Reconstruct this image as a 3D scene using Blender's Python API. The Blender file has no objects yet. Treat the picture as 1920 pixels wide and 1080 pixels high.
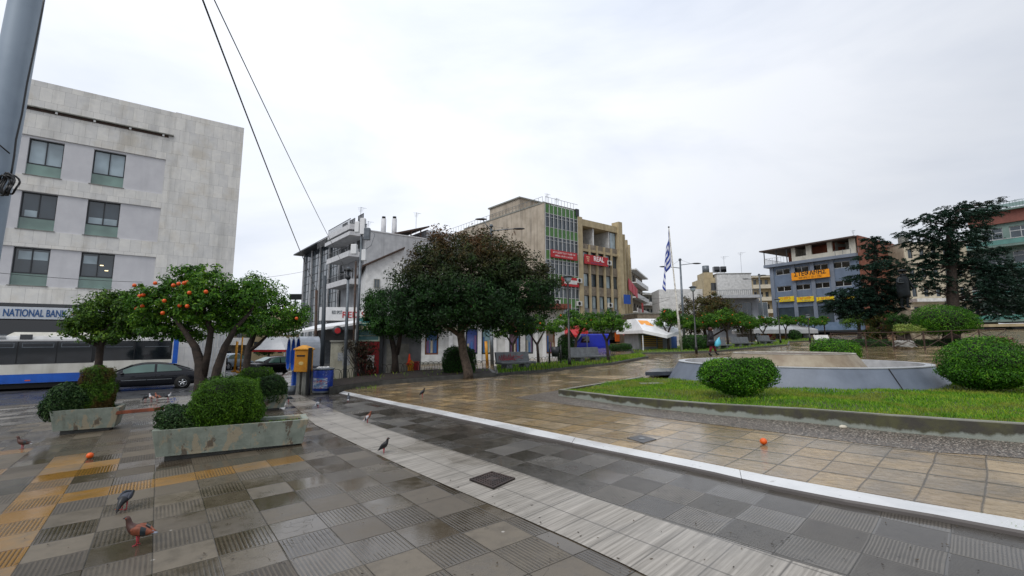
import bpy, math, random
from mathutils import Vector, Matrix
R = random.Random(7)
PI = math.pi
sc = bpy.context.scene
C = sc.collection
# ---------------------------------------------------------------- camera
FOC, YP, PIT, ROL, H, GX, GY = 873., 517., .136, -.004, 1.75, .03, .01
cam_d = bpy.data.cameras.new('camera'); cam = bpy.data.objects.new('camera', cam_d); C.objects.link(cam)
cam_d.sensor_width = 36; cam_d.lens = FOC / 1920 * 36; cam_d.shift_y = -(540 - YP) / 1920
cam_d.clip_start = .05; cam_d.clip_end = 3000
cam.matrix_world = Matrix.Translation((0, 0, H)) @ Matrix.Rotation(PI / 2 + PIT, 4, 'X') @ Matrix.Rotation(ROL, 4, 'Z')
sc.camera = cam
sc.render.resolution_x = 1024; sc.render.resolution_y = 576
# ---------------------------------------------------------------- sky, sun, exposure
SUN_EL, SUN_AZ = math.radians(50), math.radians(-150)      # azimuth from +Y towards +X
w = bpy.data.worlds.new('World'); sc.world = w; w.use_nodes = True
nt = w.node_tree; nt.nodes.clear()
def wn(t, **k):
    n = nt.nodes.new(t)
    for a, b in k.items(): setattr(n, a, b)
    return n
out = wn('ShaderNodeOutputWorld'); bg = wn('ShaderNodeBackground'); bg.inputs[1].default_value = .1
sky = wn('ShaderNodeTexSky', sky_type='NISHITA'); sky.sun_disc = False
sky.sun_elevation = SUN_EL; sky.sun_rotation = SUN_AZ
sky.dust_density = 3
tc = wn('ShaderNodeTexCoord'); mp = wn('ShaderNodeMapping'); mp.inputs['Scale'].default_value = (1, 1, 2.6)
nz = wn('ShaderNodeTexNoise'); nz.inputs['Scale'].default_value = 1.5; nz.inputs['Detail'].default_value = 6; nz.inputs['Roughness'].default_value = .52
nz.inputs['Distortion'].default_value = .4
nt.links.new(tc.outputs['Generated'], mp.inputs[0]); nt.links.new(mp.outputs[0], nz.inputs['Vector'])
cr = wn('ShaderNodeValToRGB'); nt.links.new(nz.outputs[0], cr.inputs[0])
cr.color_ramp.elements[0].position = .33; cr.color_ramp.elements[0].color = (.66, .715, .825, 1)
cr.color_ramp.elements[1].position = .62; cr.color_ramp.elements[1].color = (.91, .94, 1.0, 1)
# thinner, brighter cloud over the square
dt = wn('ShaderNodeVectorMath', operation='DOT_PRODUCT'); nt.links.new(tc.outputs['Generated'], dt.inputs[0])
dt.inputs[1].default_value = (-.24, .57, .78)
mr = wn('ShaderNodeMapRange'); nt.links.new(dt.outputs['Value'], mr.inputs[0])
mr.inputs[1].default_value = .45; mr.inputs[2].default_value = 1; mr.inputs[3].default_value = 7.6; mr.inputs[4].default_value = 11.6
vm = wn('ShaderNodeVectorMath', operation='SCALE'); nt.links.new(cr.outputs[0], vm.inputs[0]); nt.links.new(mr.outputs[0], vm.inputs['Scale'])
mx = wn('ShaderNodeMix', data_type='RGBA'); mx.inputs[0].default_value = .93
nt.links.new(sky.outputs[0], mx.inputs[6]); nt.links.new(vm.outputs[0], mx.inputs[7])
nt.links.new(mx.outputs[2], bg.inputs[0]); nt.links.new(bg.outputs[0], out.inputs[0])
sl = bpy.data.lights.new('sun', 'SUN'); sl.energy = 1.5; sl.angle = math.radians(30); sl.color = (1, .97, .93)
so = bpy.data.objects.new('sun', sl); C.objects.link(so)
sd = Vector((math.sin(SUN_AZ) * math.cos(SUN_EL), math.cos(SUN_AZ) * math.cos(SUN_EL), math.sin(SUN_EL)))
so.rotation_euler = sd.to_track_quat('Z', 'Y').to_euler(); so.location = sd * 60
sc.view_settings.view_transform = 'Standard'; sc.view_settings.look = 'None'; sc.view_settings.gamma = 1
sc.view_settings.exposure = .22
# ---------------------------------------------------------------- photo geometry: pixels (1920 wide) to places
def ray(px, py):
    u = px - 960; v = py - YP; c, s = math.cos(ROL), math.sin(ROL)
    uu = c * u + s * v; vv = -s * u + c * v; x = uu / FOC; z = -vv / FOC; cp, sp = math.cos(PIT), math.sin(PIT)
    return x, cp - sp * z, sp + cp * z
def gz(x, y): return GX * x + GY * y
def G(px, py, dz=0):
    a, b, c = ray(px, py); t = -(H - dz) / (c - GX * a - GY * b)
    return Vector((a * t, b * t, H + c * t))
def P(px, py, Y):
    a, b, c = ray(px, py); t = Y / b
    return Vector((a * t, Y, H + c * t))
def smooth(t):
    t = min(1, max(0, t)); return t * t * (3 - 2 * t)
_k0, _k1 = G(-40, 764), G(400, 739)
_kd = (_k1 - _k0); _kd.z = 0; _kd.normalize(); _kn = Vector((-_kd.y, _kd.x, 0))
def rz(x, y):
    s = (Vector((x, y, 0)) - Vector((_k0.x, _k0.y, 0))).dot(_kn)
    a = smooth(s / 7)
    return (gz(x, y) - .12) * (1 - a) + (-.98) * a
def GR(px, py):
    dz = -.3
    for _ in range(40):
        p = G(px, py, dz); dz += .6 * (rz(p.x, p.y) - p.z)
    return p
class Fac:
    """vertical plane through A running along unit direction u"""
    def __init__(s, A, u):
        s.A = Vector((A[0], A[1], 0)); s.u = Vector((u[0], u[1], 0)).normalized(); s.ang = math.atan2(s.u.y, s.u.x)
    def hit(s, px, py):
        a, b, c = ray(px, py); ux, uy = s.u.x, s.u.y
        det = ux * (-b) - (-a) * uy
        rx, ry = -s.A.x, -s.A.y
        k = (rx * (-b) - (-a) * ry) / det; t = (ux * ry - uy * rx) / det
        return k, H + c * t
# ---------------------------------------------------------------- mesh helpers
class MB:
    def __init__(s): s.v = []; s.f = []; s.m = []
    def add(s, vs, fs, m=0):
        o = len(s.v); s.v += [tuple(q) for q in vs]; s.f += [[o + i for i in f] for f in fs]; s.m += [m] * len(fs); return s
    def box(s, x0, x1, y0, y1, z0, z1, m=0, M=None):
        if x0 > x1: x0, x1 = x1, x0
        if y0 > y1: y0, y1 = y1, y0
        if z0 > z1: z0, z1 = z1, z0
        vs = [(x0, y0, z0), (x1, y0, z0), (x1, y1, z0), (x0, y1, z0), (x0, y0, z1), (x1, y0, z1), (x1, y1, z1), (x0, y1, z1)]
        if M: vs = [M @ Vector(v) for v in vs]
        return s.add(vs, [(0, 3, 2, 1), (4, 5, 6, 7), (0, 1, 5, 4), (1, 2, 6, 5), (2, 3, 7, 6), (3, 0, 4, 7)], m)
    def tube(s, pts, rs, n=8, m=0, cap=True):
        pts = [Vector(p) for p in pts]
        if not hasattr(rs, '__len__'): rs = [rs] * len(pts)
        vs = []; up = None
        for i, p in enumerate(pts):
            d = (pts[min(i + 1, len(pts) - 1)] - pts[max(i - 1, 0)]).normalized()
            if up is None: up = d.orthogonal().normalized()
            a = (up - d * up.dot(d))
            a = a.normalized() if a.length > 1e-5 else d.orthogonal().normalized()
            up = a; b = d.cross(a)
            for k in range(n):
                t = 2 * PI * k / n; vs.append(p + (a * math.cos(t) + b * math.sin(t)) * rs[i])
        fs = []
        for i in range(len(pts) - 1):
            for k in range(n):
                k2 = (k + 1) % n; fs.append((i * n + k, i * n + k2, (i + 1) * n + k2, (i + 1) * n + k))
        if cap: fs.append(tuple(range(n))[::-1]); fs.append(tuple((len(pts) - 1) * n + k for k in range(n)))
        return s.add(vs, fs, m)
    def rings(s, rings, m=0, cap=True, closed=True):
        n = len(rings[0]); vs = [q for r in rings for q in r]; fs = []
        for i in range(len(rings) - 1):
            for k in range(n if closed else n - 1):
                k2 = (k + 1) % n; fs.append((i * n + k, i * n + k2, (i + 1) * n + k2, (i + 1) * n + k))
        if cap: fs.append(tuple(range(n))[::-1]); fs.append(tuple((len(rings) - 1) * n + k for k in range(n)))
        return s.add(vs, fs, m)
    def prism(s, poly, z0, z1, m=0):      # poly: xy list; z0/z1 numbers or callables
        n = len(poly); q0 = [(x, y, z0(x, y) if callable(z0) else z0) for x, y in poly]; q1 = [(x, y, z1(x, y) if callable(z1) else z1) for x, y in poly]
        return s.add(q0 + q1, [tuple(range(n))[::-1], tuple(range(n, 2 * n))] + [(i, (i + 1) % n, n + (i + 1) % n, n + i) for i in range(n)], m)
    def poly(s, vs, m=0): return s.add(vs, [tuple(range(len(vs)))], m)
    def ball(s, c, r, n=10, m=0, sc_=(1, 1, 1), jit=0):
        rg = []
        for i in range(1, n):
            t = PI * i / n
            rg.append([(c[0] + r * sc_[0] * math.sin(t) * math.cos(2 * PI * k / (n + 2)) * (1 + jit * R.uniform(-1, 1)), c[1] + r * sc_[1] * math.sin(t) * math.sin(2 * PI * k / (n + 2)) * (1 + jit * R.uniform(-1, 1)), c[2] - r * sc_[2] * math.cos(t) * (1 + jit * R.uniform(-1, 1))) for k in range(n + 2)])
        return s.rings(rg, m)
    def build(s, name, mats, parent=None, smooth_=False, bevel=0, **kw):
        me = bpy.data.meshes.new(name); me.from_pydata(s.v, [], s.f)
        if not isinstance(mats, (list, tuple)): mats = [mats]
        for q in mats: me.materials.append(q)
        if len(mats) > 1: me.polygons.foreach_set('material_index', s.m)
        if smooth_: me.polygons.foreach_set('use_smooth', [True] * len(me.polygons))
        me.update()
        o = bpy.data.objects.new(name, me); C.objects.link(o)
        if parent: o.parent = parent
        if bevel:
            b = o.modifiers.new('bevel', 'BEVEL'); b.width = bevel; b.segments = 2; b.limit_method = 'ANGLE'
        for k, v in kw.items(): o[k] = v
        return o
def thing(name, label, cat, loc=(0, 0, 0), rotz=0, group=None):
    o = bpy.data.objects.new(name, None); C.objects.link(o); o.location = loc; o.rotation_euler = (0, 0, rotz)
    o.empty_display_size = .3
    o['label'] = label; o['category'] = cat
    if group: o['group'] = group
    return o
def tag(o, label, cat, group=None):
    o['label'] = label; o['category'] = cat
    if group: o['group'] = group
    return o
def kids(o): return [c for c in bpy.data.objects if c.parent == o]
def dup(root, loc, rotz, label, group=None, s=1):
    def cp(o, par):
        c = o.copy(); C.objects.link(c)
        if par is not None: c.parent = par
        for ch in kids_of[o]: cp(ch, c)
        return c
    allo = [root]; kids_of = {}
    i = 0
    while i < len(allo):
        kids_of[allo[i]] = kids(allo[i]); allo += kids_of[allo[i]]; i += 1
    r = cp(root, None); r.location = loc; r.rotation_euler = (0, 0, rotz); r.scale = (s, s, s)
    r['label'] = label
    if group: r['group'] = group
    return r
def text(name, body, size, mat, parent, loc, rot=(PI / 2, 0, 0), ext=.01, sx=1, align='LEFT', off=0):
    cu = bpy.data.curves.new(name, 'FONT'); cu.body = body; cu.size = size; cu.extrude = ext; cu.align_x = align; cu.offset = off
    t = bpy.data.objects.new('t', cu); C.objects.link(t)
    me = bpy.data.meshes.new_from_object(t.evaluated_get(bpy.context.evaluated_depsgraph_get()))
    bpy.data.objects.remove(t)
    me.materials.clear(); me.materials.append(mat)
    o = bpy.data.objects.new(name, me); C.objects.link(o); o.parent = parent; o.location = loc; o.rotation_euler = rot; o.scale = (sx, 1, 1)
    return o
def strokes(name, w_, hgt, mat, parent, loc, seed=1):
    """a line of writing too small to be read in the photograph: only its upright and level strokes"""
    q = random.Random(seed); mb = MB(); x = -w_ / 2
    while x < w_ / 2 - hgt * .5:
        a = hgt * q.uniform(.35, .6)
        mb.box(x, x + hgt * .13, -.006, .004, 0, hgt)
        if q.random() < .7: z = q.choice((0, .42, .86)) * hgt; mb.box(x + hgt * .131, x + a, -.006, .004, z, z + hgt * .13)
        if q.random() < .6: mb.box(x + a + .001, x + a + hgt * .12, -.006, .004, 0, hgt * q.choice((1, .6)))
        x += a + hgt * (.28 if q.random() < .85 else .6)
    o = mb.build(name, mat, parent); o.location = loc; return o
# ---------------------------------------------------------------- materials
class NT:
    def __init__(s, name):
        s.m = bpy.data.materials.new(name); s.m.use_nodes = True; s.t = s.m.node_tree
        s.b = s.t.nodes['Principled BSDF']
    def n(s, t, **k):
        q = s.t.nodes.new(t)
        for a, b in k.items():
            if a.startswith('i_'): q.inputs[int(a[2:])].default_value = b
            else: setattr(q, a, b)
        return q
    def l(s, a, b): s.t.links.new(a, b)
    def val(s, x, sock):
        if isinstance(x, (int, float)): sock.default_value = x
        elif isinstance(x, tuple): sock.default_value = x if len(x) == 4 else (*x, 1)
        else: s.l(x, sock)
    def math(s, op, a, b=0, c=None):
        q = s.n('ShaderNodeMath', operation=op); s.val(a, q.inputs[0]); s.val(b, q.inputs[1])
        if c is not None: s.val(c, q.inputs[2])
        return q.outputs[0]
    def mix(s, f, a, b, bt='MIX'):
        q = s.n('ShaderNodeMix', data_type='RGBA', blend_type=bt); s.val(f, q.inputs[0]); s.val(a, q.inputs[6]); s.val(b, q.inputs[7]); return q.outputs[2]
    def ramp(s, x, *st):
        q = s.n('ShaderNodeMapRange'); s.val(x, q.inputs[0])
        for i, v in enumerate(st): q.inputs[i + 1].default_value = v
        return q.outputs[0]
    def co(s, scale=(1, 1, 1), kind='Object', rot=(0, 0, 0)):
        t = s.n('ShaderNodeTexCoord'); m = s.n('ShaderNodeMapping'); m.inputs['Scale'].default_value = scale; m.inputs['Rotation'].default_value = rot
        s.l(t.outputs[kind], m.inputs[0]); return m.outputs[0]
    def co2(s, ang, scale):
        a = s.co((1, 1, 1), 'Object', (0, 0, -ang)); m = s.n('ShaderNodeMapping'); m.inputs['Scale'].default_value = scale; s.l(a, m.inputs[0]); return m.outputs[0]
    def noise(s, scale=5, detail=4, rough=.55, vec=None, dist=0):
        q = s.n('ShaderNodeTexNoise'); q.inputs['Scale'].default_value = scale; q.inputs['Detail'].default_value = detail; q.inputs['Roughness'].default_value = rough; q.inputs['Distortion'].default_value = dist
        s.l(vec if vec is not None else s.co(), q.inputs['Vector']); return q.outputs[0]
    def bump(s, h, st=.3, d=.01):
        q = s.n('ShaderNodeBump'); q.inputs['Strength'].default_value = st; q.inputs['Distance'].default_value = d; s.val(h, q.inputs['Height']); s.l(q.outputs[0], s.b.inputs['Normal']); return q
    def set(s, col=None, rough=None, metal=None, spec=None):
        if col is not None: s.val(col, s.b.inputs['Base Color'])
        if rough is not None: s.val(rough, s.b.inputs['Roughness'])
        if metal is not None: s.val(metal, s.b.inputs['Metallic'])
        if spec is not None: s.val(spec, s.b.inputs['Specular IOR Level'])
        return s.m
def hx(h, k=1):
    h = h.lstrip('#'); o = []
    for i in (0, 2, 4):
        c = int(h[i:i + 2], 16) / 255; o.append((c / 12.92 if c < .04045 else ((c + .055) / 1.055) ** 2.4) * k)
    return tuple(o)
def pm(name, a, b=None, scale=3, rough=.7, metal=0, bump=0, bs=30, lo=.35, hi=.65, streak=0, sc_col=None, spec=None, rv=0):
    """painted / stone / metal surface: two tones mottled, optional vertical runs of grime, optional bump"""
    s = NT(name); a = hx(a) if isinstance(a, str) else a
    b = b or tuple(c * .78 for c in a); b = hx(b) if isinstance(b, str) else b
    f = s.ramp(s.noise(scale, 6, .6), lo, hi, 0, 1); col = s.mix(f, a, b)
    if streak:
        st = s.ramp(s.noise(1, 5, .6, s.co((1.6, 1.6, .12))), .5, .72, 0, streak)
        col = s.mix(st, col, hx(sc_col) if sc_col else tuple(c * .45 for c in a))
    r = s.ramp(s.noise(scale * 2.3, 3), .3, .7, rough - rv, rough + rv) if rv else rough
    s.set(col, r, metal, spec)
    if bump: s.bump(s.noise(bs, 5, .6), bump, .02)
    return s.m
def leafmat(name, cols, rough=.45, top=None, dead=None):
    s = NT(name); g = s.n('ShaderNodeNewGeometry'); q = s.n('ShaderNodeValToRGB'); e = q.color_ramp.elements
    cols = [hx(c) for c in cols]
    e[0].color = (*cols[0], 1); e[0].position = 0; e[1].color = (*cols[-1], 1); e[1].position = 1
    for i, c in enumerate(cols[1:-1]): k = e.new((i + 1) / (len(cols) - 1)); k.color = (*c, 1)
    r = s.math('ADD', s.math('MULTIPLY', g.outputs['Random Per Island'], .62), s.ramp(s.noise(1.6, 3), .3, .7, 0, .38))
    s.l(r, q.inputs[0]); col = q.outputs[0]
    if top:   # young growth of another colour near the crown's top: (z0, z1, colour, amount)
        sp = s.n('ShaderNodeSeparateXYZ'); s.l(s.co(), sp.inputs[0])
        f = s.math('MULTIPLY', s.ramp(sp.outputs[2], top[0], top[1], 0, 1), s.ramp(s.noise(1.3, 3), .40, .60, .15, top[3]))
        f = s.math('MULTIPLY', f, s.ramp(g.outputs['Random Per Island'], 0, 1, .3, 1.2))
        col = s.mix(f, col, hx(top[2]))
    if dead:
        f = s.ramp(s.noise(dead[1], 3), dead[2], dead[2] + .1, 0, dead[3] if len(dead) > 3 else .8); col = s.mix(f, col, hx(dead[0]))
    s.set(col, max(rough, .5), 0, .28)
    t = s.n('ShaderNodeBsdfTranslucent'); s.l(col, t.inputs[0]); mxs = s.n('ShaderNodeMixShader'); mxs.inputs[0].default_value = .25
    o = s.t.nodes['Material Output']; s.l(s.b.outputs[0], mxs.inputs[1]); s.l(t.outputs[0], mxs.inputs[2]); s.l(mxs.outputs[0], o.inputs[0])
    return s.m
def glassmat(name, tint='20282c', rough=.06, var=.0):
    s = NT(name); a = hx(tint)
    f = s.ramp(s.noise(.7, 2), .35, .65, 0, 1)
    return s.set(s.mix(f, a, tuple(c * (1.6 + var) for c in a)), rough, 0, .9)
M = {}
M['glass'] = glassmat('window glass', '303a41'); M['glass_dark'] = glassmat('dark glass', '0c0f13'); M['glass_pale'] = glassmat('blind behind glass', '84939a', .12)
M['glass_green'] = glassmat('green glass', '5f776f', .1); M['frame_dark'] = pm('dark window frame', '2b2f33', rough=.45)
M['frame_white'] = pm('white window frame', 'b9bcbd', rough=.5); M['black'] = pm('black painted metal', '0d0e10', rough=.35)
M['black_matt'] = pm('matt black', '0b0b0c', rough=.8)
M['grey_metal'] = pm('galvanised grey metal', '6d747a', '555c63', 6, .45, .4); M['steel'] = pm('brushed steel', 'a0a5a8', '8b9093', 8, .3, .8)
M['white'] = pm('white paint', 'd8d9d8', 'b8b9b8', 2, .5, streak=.25); M['white_clean'] = pm('clean white', 'e2e3e4', 'cfd1d3', 1.5, .45)
M['concrete'] = pm('concrete', '8d8d86', '6e6f69', 4, .8, bump=.25, bs=50, streak=.4)
M['con_dark'] = pm('wet dark concrete', '4e4e4a', '33332f', 5, .5, bump=.25, bs=40)
M['bark'] = pm('bark', '3a2f27', '211b17', 9, .85, bump=.9, bs=22); M['bark_grey'] = pm('grey bark', '6a5c50', '43392f', 8, .85, bump=.9, bs=18)
M['soil'] = pm('soil', '2c2119', '1b150f', 14, .9, bump=.8, bs=30)
M['orange'] = pm('orange peel', 'e06010', 'd04f08', 6, .42, bump=.15, bs=120)
M['red'] = pm('red paint', 'b3161b', '97121a', 3, .45); M['blue'] = pm('blue paint', '1c4fa8', '173f8c', 3, .4)
M['yellow'] = pm('yellow paint', 'd99a1c', 'b97c12', 6, .5); M['rust'] = pm('rusty brown metal', '4a3325', '2b211b', 8, .7)
M['grey_paint'] = pm('grey painted wall', '7d8083', '6a6d70', 2, .6, streak=.3)
M['skin'] = pm('skin', 'c08a6c', rough=.5); M['rubber'] = pm('tyre rubber', '141414', rough=.8)
M['ac'] = pm('air conditioner casing', 'c9cac6', 'b0b1ad', 6, .5); M['sign_yellow'] = pm('yellow sign', 'e0c21c', 'cdb019', 3, .45)
M['sign_orange'] = pm('orange sign face', 'e8960f', 'd98a0c', 2, .4); M['ink_blue'] = pm('blue lettering', '1f4f86', rough=.4); M['ink_dark'] = pm('dark lettering', '2b2117', rough=.4)
M['ink_white'] = pm('white lettering', 'efe9ea', rough=.5); M['ink_red'] = pm('red lettering', 'b8242a', rough=.4)
M['tile_roof'] = pm('old roof tiles', '7d4433', '5c2f25', 8, .8)
# ---------------------------------------------------------------- foliage
def rdir():
    z = R.uniform(-1, 1); t = R.uniform(0, 2 * PI); r = math.sqrt(1 - z * z); return Vector((r * math.cos(t), r * math.sin(t), z))
def leaves(name, pts, L, W, mat, parent, nrm=None, flat=0, **kw):
    """many small leaf faces: pts positions, L/W leaf length and width, nrm preferred normals"""
    vs = []; fs = []; o = 0
    for i, p in enumerate(pts):
        n = rdir()
        if nrm is not None: n = (n * .8 + nrm[i]).normalized()
        if flat: n = (n * (1 - flat) + Vector((0, 0, 1)) * flat).normalized()
        a = n.orthogonal().normalized(); b = n.cross(a); t = R.uniform(0, 2 * PI)
        a, b = a * math.cos(t) + b * math.sin(t), b * math.cos(t) - a * math.sin(t)
        l = L * R.uniform(.65, 1.25) * .5; w_ = W * R.uniform(.7, 1.2) * .5; k = n * (w_ * .5)
        px, py, pz = p
        vs += [(px - a.x * l, py - a.y * l, pz - a.z * l), (px + b.x * w_ + k.x, py + b.y * w_ + k.y, pz + b.z * w_ + k.z), (px + a.x * l, py + a.y * l, pz + a.z * l), (px - b.x * w_ + k.x, py - b.y * w_ + k.y, pz - b.z * w_ + k.z)]
        fs += [(o, o + 1, o + 2), (o, o + 2, o + 3)]; o += 4
    me = bpy.data.meshes.new(name); me.from_pydata(vs, [], fs); me.materials.append(mat); me.update()
    ob = bpy.data.objects.new(name, me); C.objects.link(ob); ob.parent = parent
    for k, v in kw.items(): ob[k] = v
    return ob
def crown_points(ells, n, clump=.3, shell=.55, per=45, zsq=.7):
    """leaf positions gathered in clumps that fill a set of ellipsoids; returns points, normals, clump centres"""
    tot = sum((e[3] * e[4] * e[5]) ** (2 / 3) for e in ells); pts = []; nr = []; cs = []
    for e in ells:
        c = Vector(e[:3]); k = int(n * (e[3] * e[4] * e[5]) ** (2 / 3) / tot / per)
        for _ in range(max(1, k)):
            d = rdir(); r = R.uniform(shell, 1) ** .6
            q = c + Vector((d.x * e[3], d.y * e[4], d.z * e[5])) * r * R.uniform(.86, 1.04)
            cs.append(q); cr_ = clump * R.uniform(.6, 1.3); on = (d + Vector((0, 0, .5))).normalized()
            for _ in range(int(per * R.uniform(.6, 1.4))):
                g = rdir() * (R.random() ** .45) * cr_; g.z *= zsq
                pts.append(q + g); nr.append((on + g.normalized() * .8) * .9 if g.length > 1e-6 else on)
    return pts, nr, cs
def limb(mb, a, b, r0, r1, sag=.15, n=6, seg=5, m=0):
    a = Vector(a); b = Vector(b); L = (b - a).length; off = Vector((R.uniform(-1, 1), R.uniform(-1, 1), R.uniform(-.3, 1))) * sag * L
    pts = []; rs = []
    for i in range(seg + 1):
        t = i / seg; j = Vector((R.uniform(-1, 1), R.uniform(-1, 1), R.uniform(-1, 1))) * .02 * L * (0 < i < seg)
        pts.append(a.lerp(b, t) + off * math.sin(PI * t) * .6 + j); rs.append(r0 + (r1 - r0) * t)
    mb.tube(pts, rs, n, m); return pts
def tree(name, label, cat, base, trunks, ells, nleaf, lmat, leaf=(.1, .05), bark='bark', clump=.3, per=45, shell=.45, group=None, fruits=0, fruit_r=.045, limbs=12, rb=.05, sag=.12, zsq=.7, fruit_at=None):
    """trunks: lists of (x,y,z,r) local to the base; ells: crown ellipsoids local"""
    t = thing(name, label, cat, base, 0, group)
    mb = MB(); tips = []
    for tr in trunks:
        mb.tube([q[:3] for q in tr], [q[3] for q in tr], 9); tips += [q for q in tr[len(tr) // 2:]]
    pts, nr, cs = crown_points(ells, nleaf, clump, shell, per, zsq)
    for e in ells:
        q = min(tips, key=lambda k: (Vector(k[:3]) - Vector(e[:3])).length)
        limb(mb, q[:3], e[:3], min(q[3] * .8, rb * 1.8), rb, sag)
    mids = [Vector(e[:3]) for e in ells] + [Vector(q[:3]) for q in tips]
    for c in R.sample(cs, min(limbs * len(ells) // 2, len(cs))):
        q = min(mids, key=lambda k: (k - c).length); limb(mb, q, c, rb * .8, rb * .2, .1, 5, 4)
    mb.build('trunk', M[bark], t, True)
    leaves('crown', pts, leaf[0], leaf[1], lmat, t, nr)
    sp = []
    if fruit_at: sp = fruit_at
    elif fruits:
        for _ in range(fruits):
            e = R.choice(ells); d = rdir(); d.y = -abs(d.y) * .9 if R.random() < .8 else d.y; d.normalize()
            sp.append((e[0] + d.x * e[3] * .95, e[1] + d.y * e[4] * .95, e[2] + d.z * e[5] * .9))
    if sp:
        fm = MB().ball((0, 0, 0), fruit_r, 7).build('fruit', M['orange'], t, True); fm.location = sp[0]
        for q in sp[1:]:
            c = fm.copy(); C.objects.link(c); c.parent = t; c.location = q
    return t
def bush_points(ells, n, wob=.07, boxy=0):
    pts = []; nr = []; tot = sum(e[3] * e[4] + e[4] * e[5] + e[3] * e[5] for e in ells); sd_ = R.uniform(0, 99)
    for e in ells:
        c = Vector(e[:3])
        for _ in range(int(n * (e[3] * e[4] + e[4] * e[5] + e[3] * e[5]) / tot)):
            d = rdir()
            if boxy:
                m_ = max(abs(d.x), abs(d.y), abs(d.z)); dd = d.lerp(d / m_, boxy)
            else: dd = d
            w_ = 1 + wob * (math.sin(d.x * 5 + sd_) + math.sin(d.y * 6 + 2 * sd_) + math.sin(d.z * 5 + sd_ * 3)) * .6 + wob * .5 * math.sin(d.x * 17 + d.z * 13 + d.y * 15)
            r = w_ * (1 - R.random() ** 2.2 * .24) * (1 + (R.random() < .12) * R.uniform(0, .11))
            pts.append(c + Vector((dd.x * e[3], dd.y * e[4], dd.z * e[5])) * r); nr.append(d * 1.1)
    return pts, nr
def bush(name, label, cat, base, ells, n, lmat, leaf=(.035, .022), wob=.07, boxy=0, group=None, core='shrub core', twig=True):
    t = thing(name, label, cat, base, 0, group)
    pts, nr = bush_points(ells, n, wob, boxy)
    mb = MB()
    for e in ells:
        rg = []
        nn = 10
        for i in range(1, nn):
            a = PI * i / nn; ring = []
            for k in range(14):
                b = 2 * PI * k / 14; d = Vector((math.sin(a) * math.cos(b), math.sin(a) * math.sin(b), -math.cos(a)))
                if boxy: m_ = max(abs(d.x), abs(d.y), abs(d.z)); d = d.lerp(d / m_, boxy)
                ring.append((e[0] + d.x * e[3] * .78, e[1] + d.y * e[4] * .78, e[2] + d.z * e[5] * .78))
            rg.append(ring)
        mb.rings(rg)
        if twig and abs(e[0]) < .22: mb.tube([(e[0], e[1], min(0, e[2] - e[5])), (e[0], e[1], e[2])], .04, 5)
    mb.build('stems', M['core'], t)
    leaves('foliage', pts, leaf[0], leaf[1], lmat, t, nr)
    return t
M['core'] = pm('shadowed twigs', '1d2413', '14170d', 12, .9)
M['lf_box'] = leafmat('boxwood leaves', ['173405', '2c580b', '4a8212', '86b42a'])
M['lf_box2'] = leafmat('boxwood leaves with a brown patch', ['163007', '29540d', '457c14', '7cac28'], dead=('6b4a26', 2.2, .66))
M['lf_orange'] = leafmat('orange tree leaves', ['173509', '2c5610', '4c7a18', '85a832'])
M['lf_orange2'] = leafmat('dull orange tree leaves', ['18320c', '2c4c12', '4a6e1a', '7c982c'])
M['lf_photinia'] = leafmat('dark glossy leaves with red young growth', ['0b1c0c', '142e12', '1f4218', '325a20'], top=(3.5, 5.9, '6e3820', .8))
M['lf_dark'] = leafmat('dark green leaves', ['11260d', '1d3c13', '2e581a', '487826'])
M['lf_autumn'] = leafmat('green and rusty leaves', ['1c2f12', '2f4316', '4a4a1c', '6a3f1c'], top=(1.5, 6, '5a3416', .6))
M['lf_cedar'] = leafmat('cedar needles', ['0d1d17', '172e24', '233f31', '365a44'], .6)
M['lf_cypress'] = leafmat('cypress sprays', ['1e3a0b', '33560f', '4c7514', '6c921f'], .6)
M['lf_cypress_brown'] = leafmat('cypress sprays browning', ['203a0d', '365612', '4f7518', '668a1e'], .6, dead=('5a3a22', 2.6, .47))
M['lf_shrub'] = leafmat('small dark shrub leaves', ['152c16', '233f1f', '375527', '5a6b40'])
M['lf_grass'] = leafmat('grass blades', ['2e5410', '4c7e18', '76a024', 'aab43a'], .55, dead=('8a8a3a', .9, .49, .65))
M['lf_variegated'] = leafmat('pale variegated leaves', ['4a6a24', '6e8a34', '94a052', 'a3ac6c'])
# ================================================================= GROUND
from mathutils.geometry import tessellate_polygon
def sheet(name, outer, zf, mat, holes=(), cat=None, skirt=0, **kw):
    loops = [[Vector((p[0], p[1], 0)) for p in outer]] + [[Vector((p[0], p[1], 0)) for p in h] for h in holes]
    tri = tessellate_polygon(loops); vs = [v for l in loops for v in l]
    v3 = [(v.x, v.y, zf(v.x, v.y)) for v in vs]; fs = []
    for t in tri:
        a, b, c = (Vector(v3[i]) for i in t)
        fs.append(t if (b - a).cross(c - a).z > 0 else t[::-1])
    mb = MB(); mb.add(v3, fs)
    if skirt:
        o = 0
        for l in loops:
            n = len(l)
            for i in range(n):
                a, b = v3[o + i], v3[o + (i + 1) % n]; mb.add([a, b, (b[0], b[1], b[2] - skirt), (a[0], a[1], a[2] - skirt)], [(0, 1, 2, 3)])
            o += n
    ob = mb.build(name, mat, None, **kw)
    return ob
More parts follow.
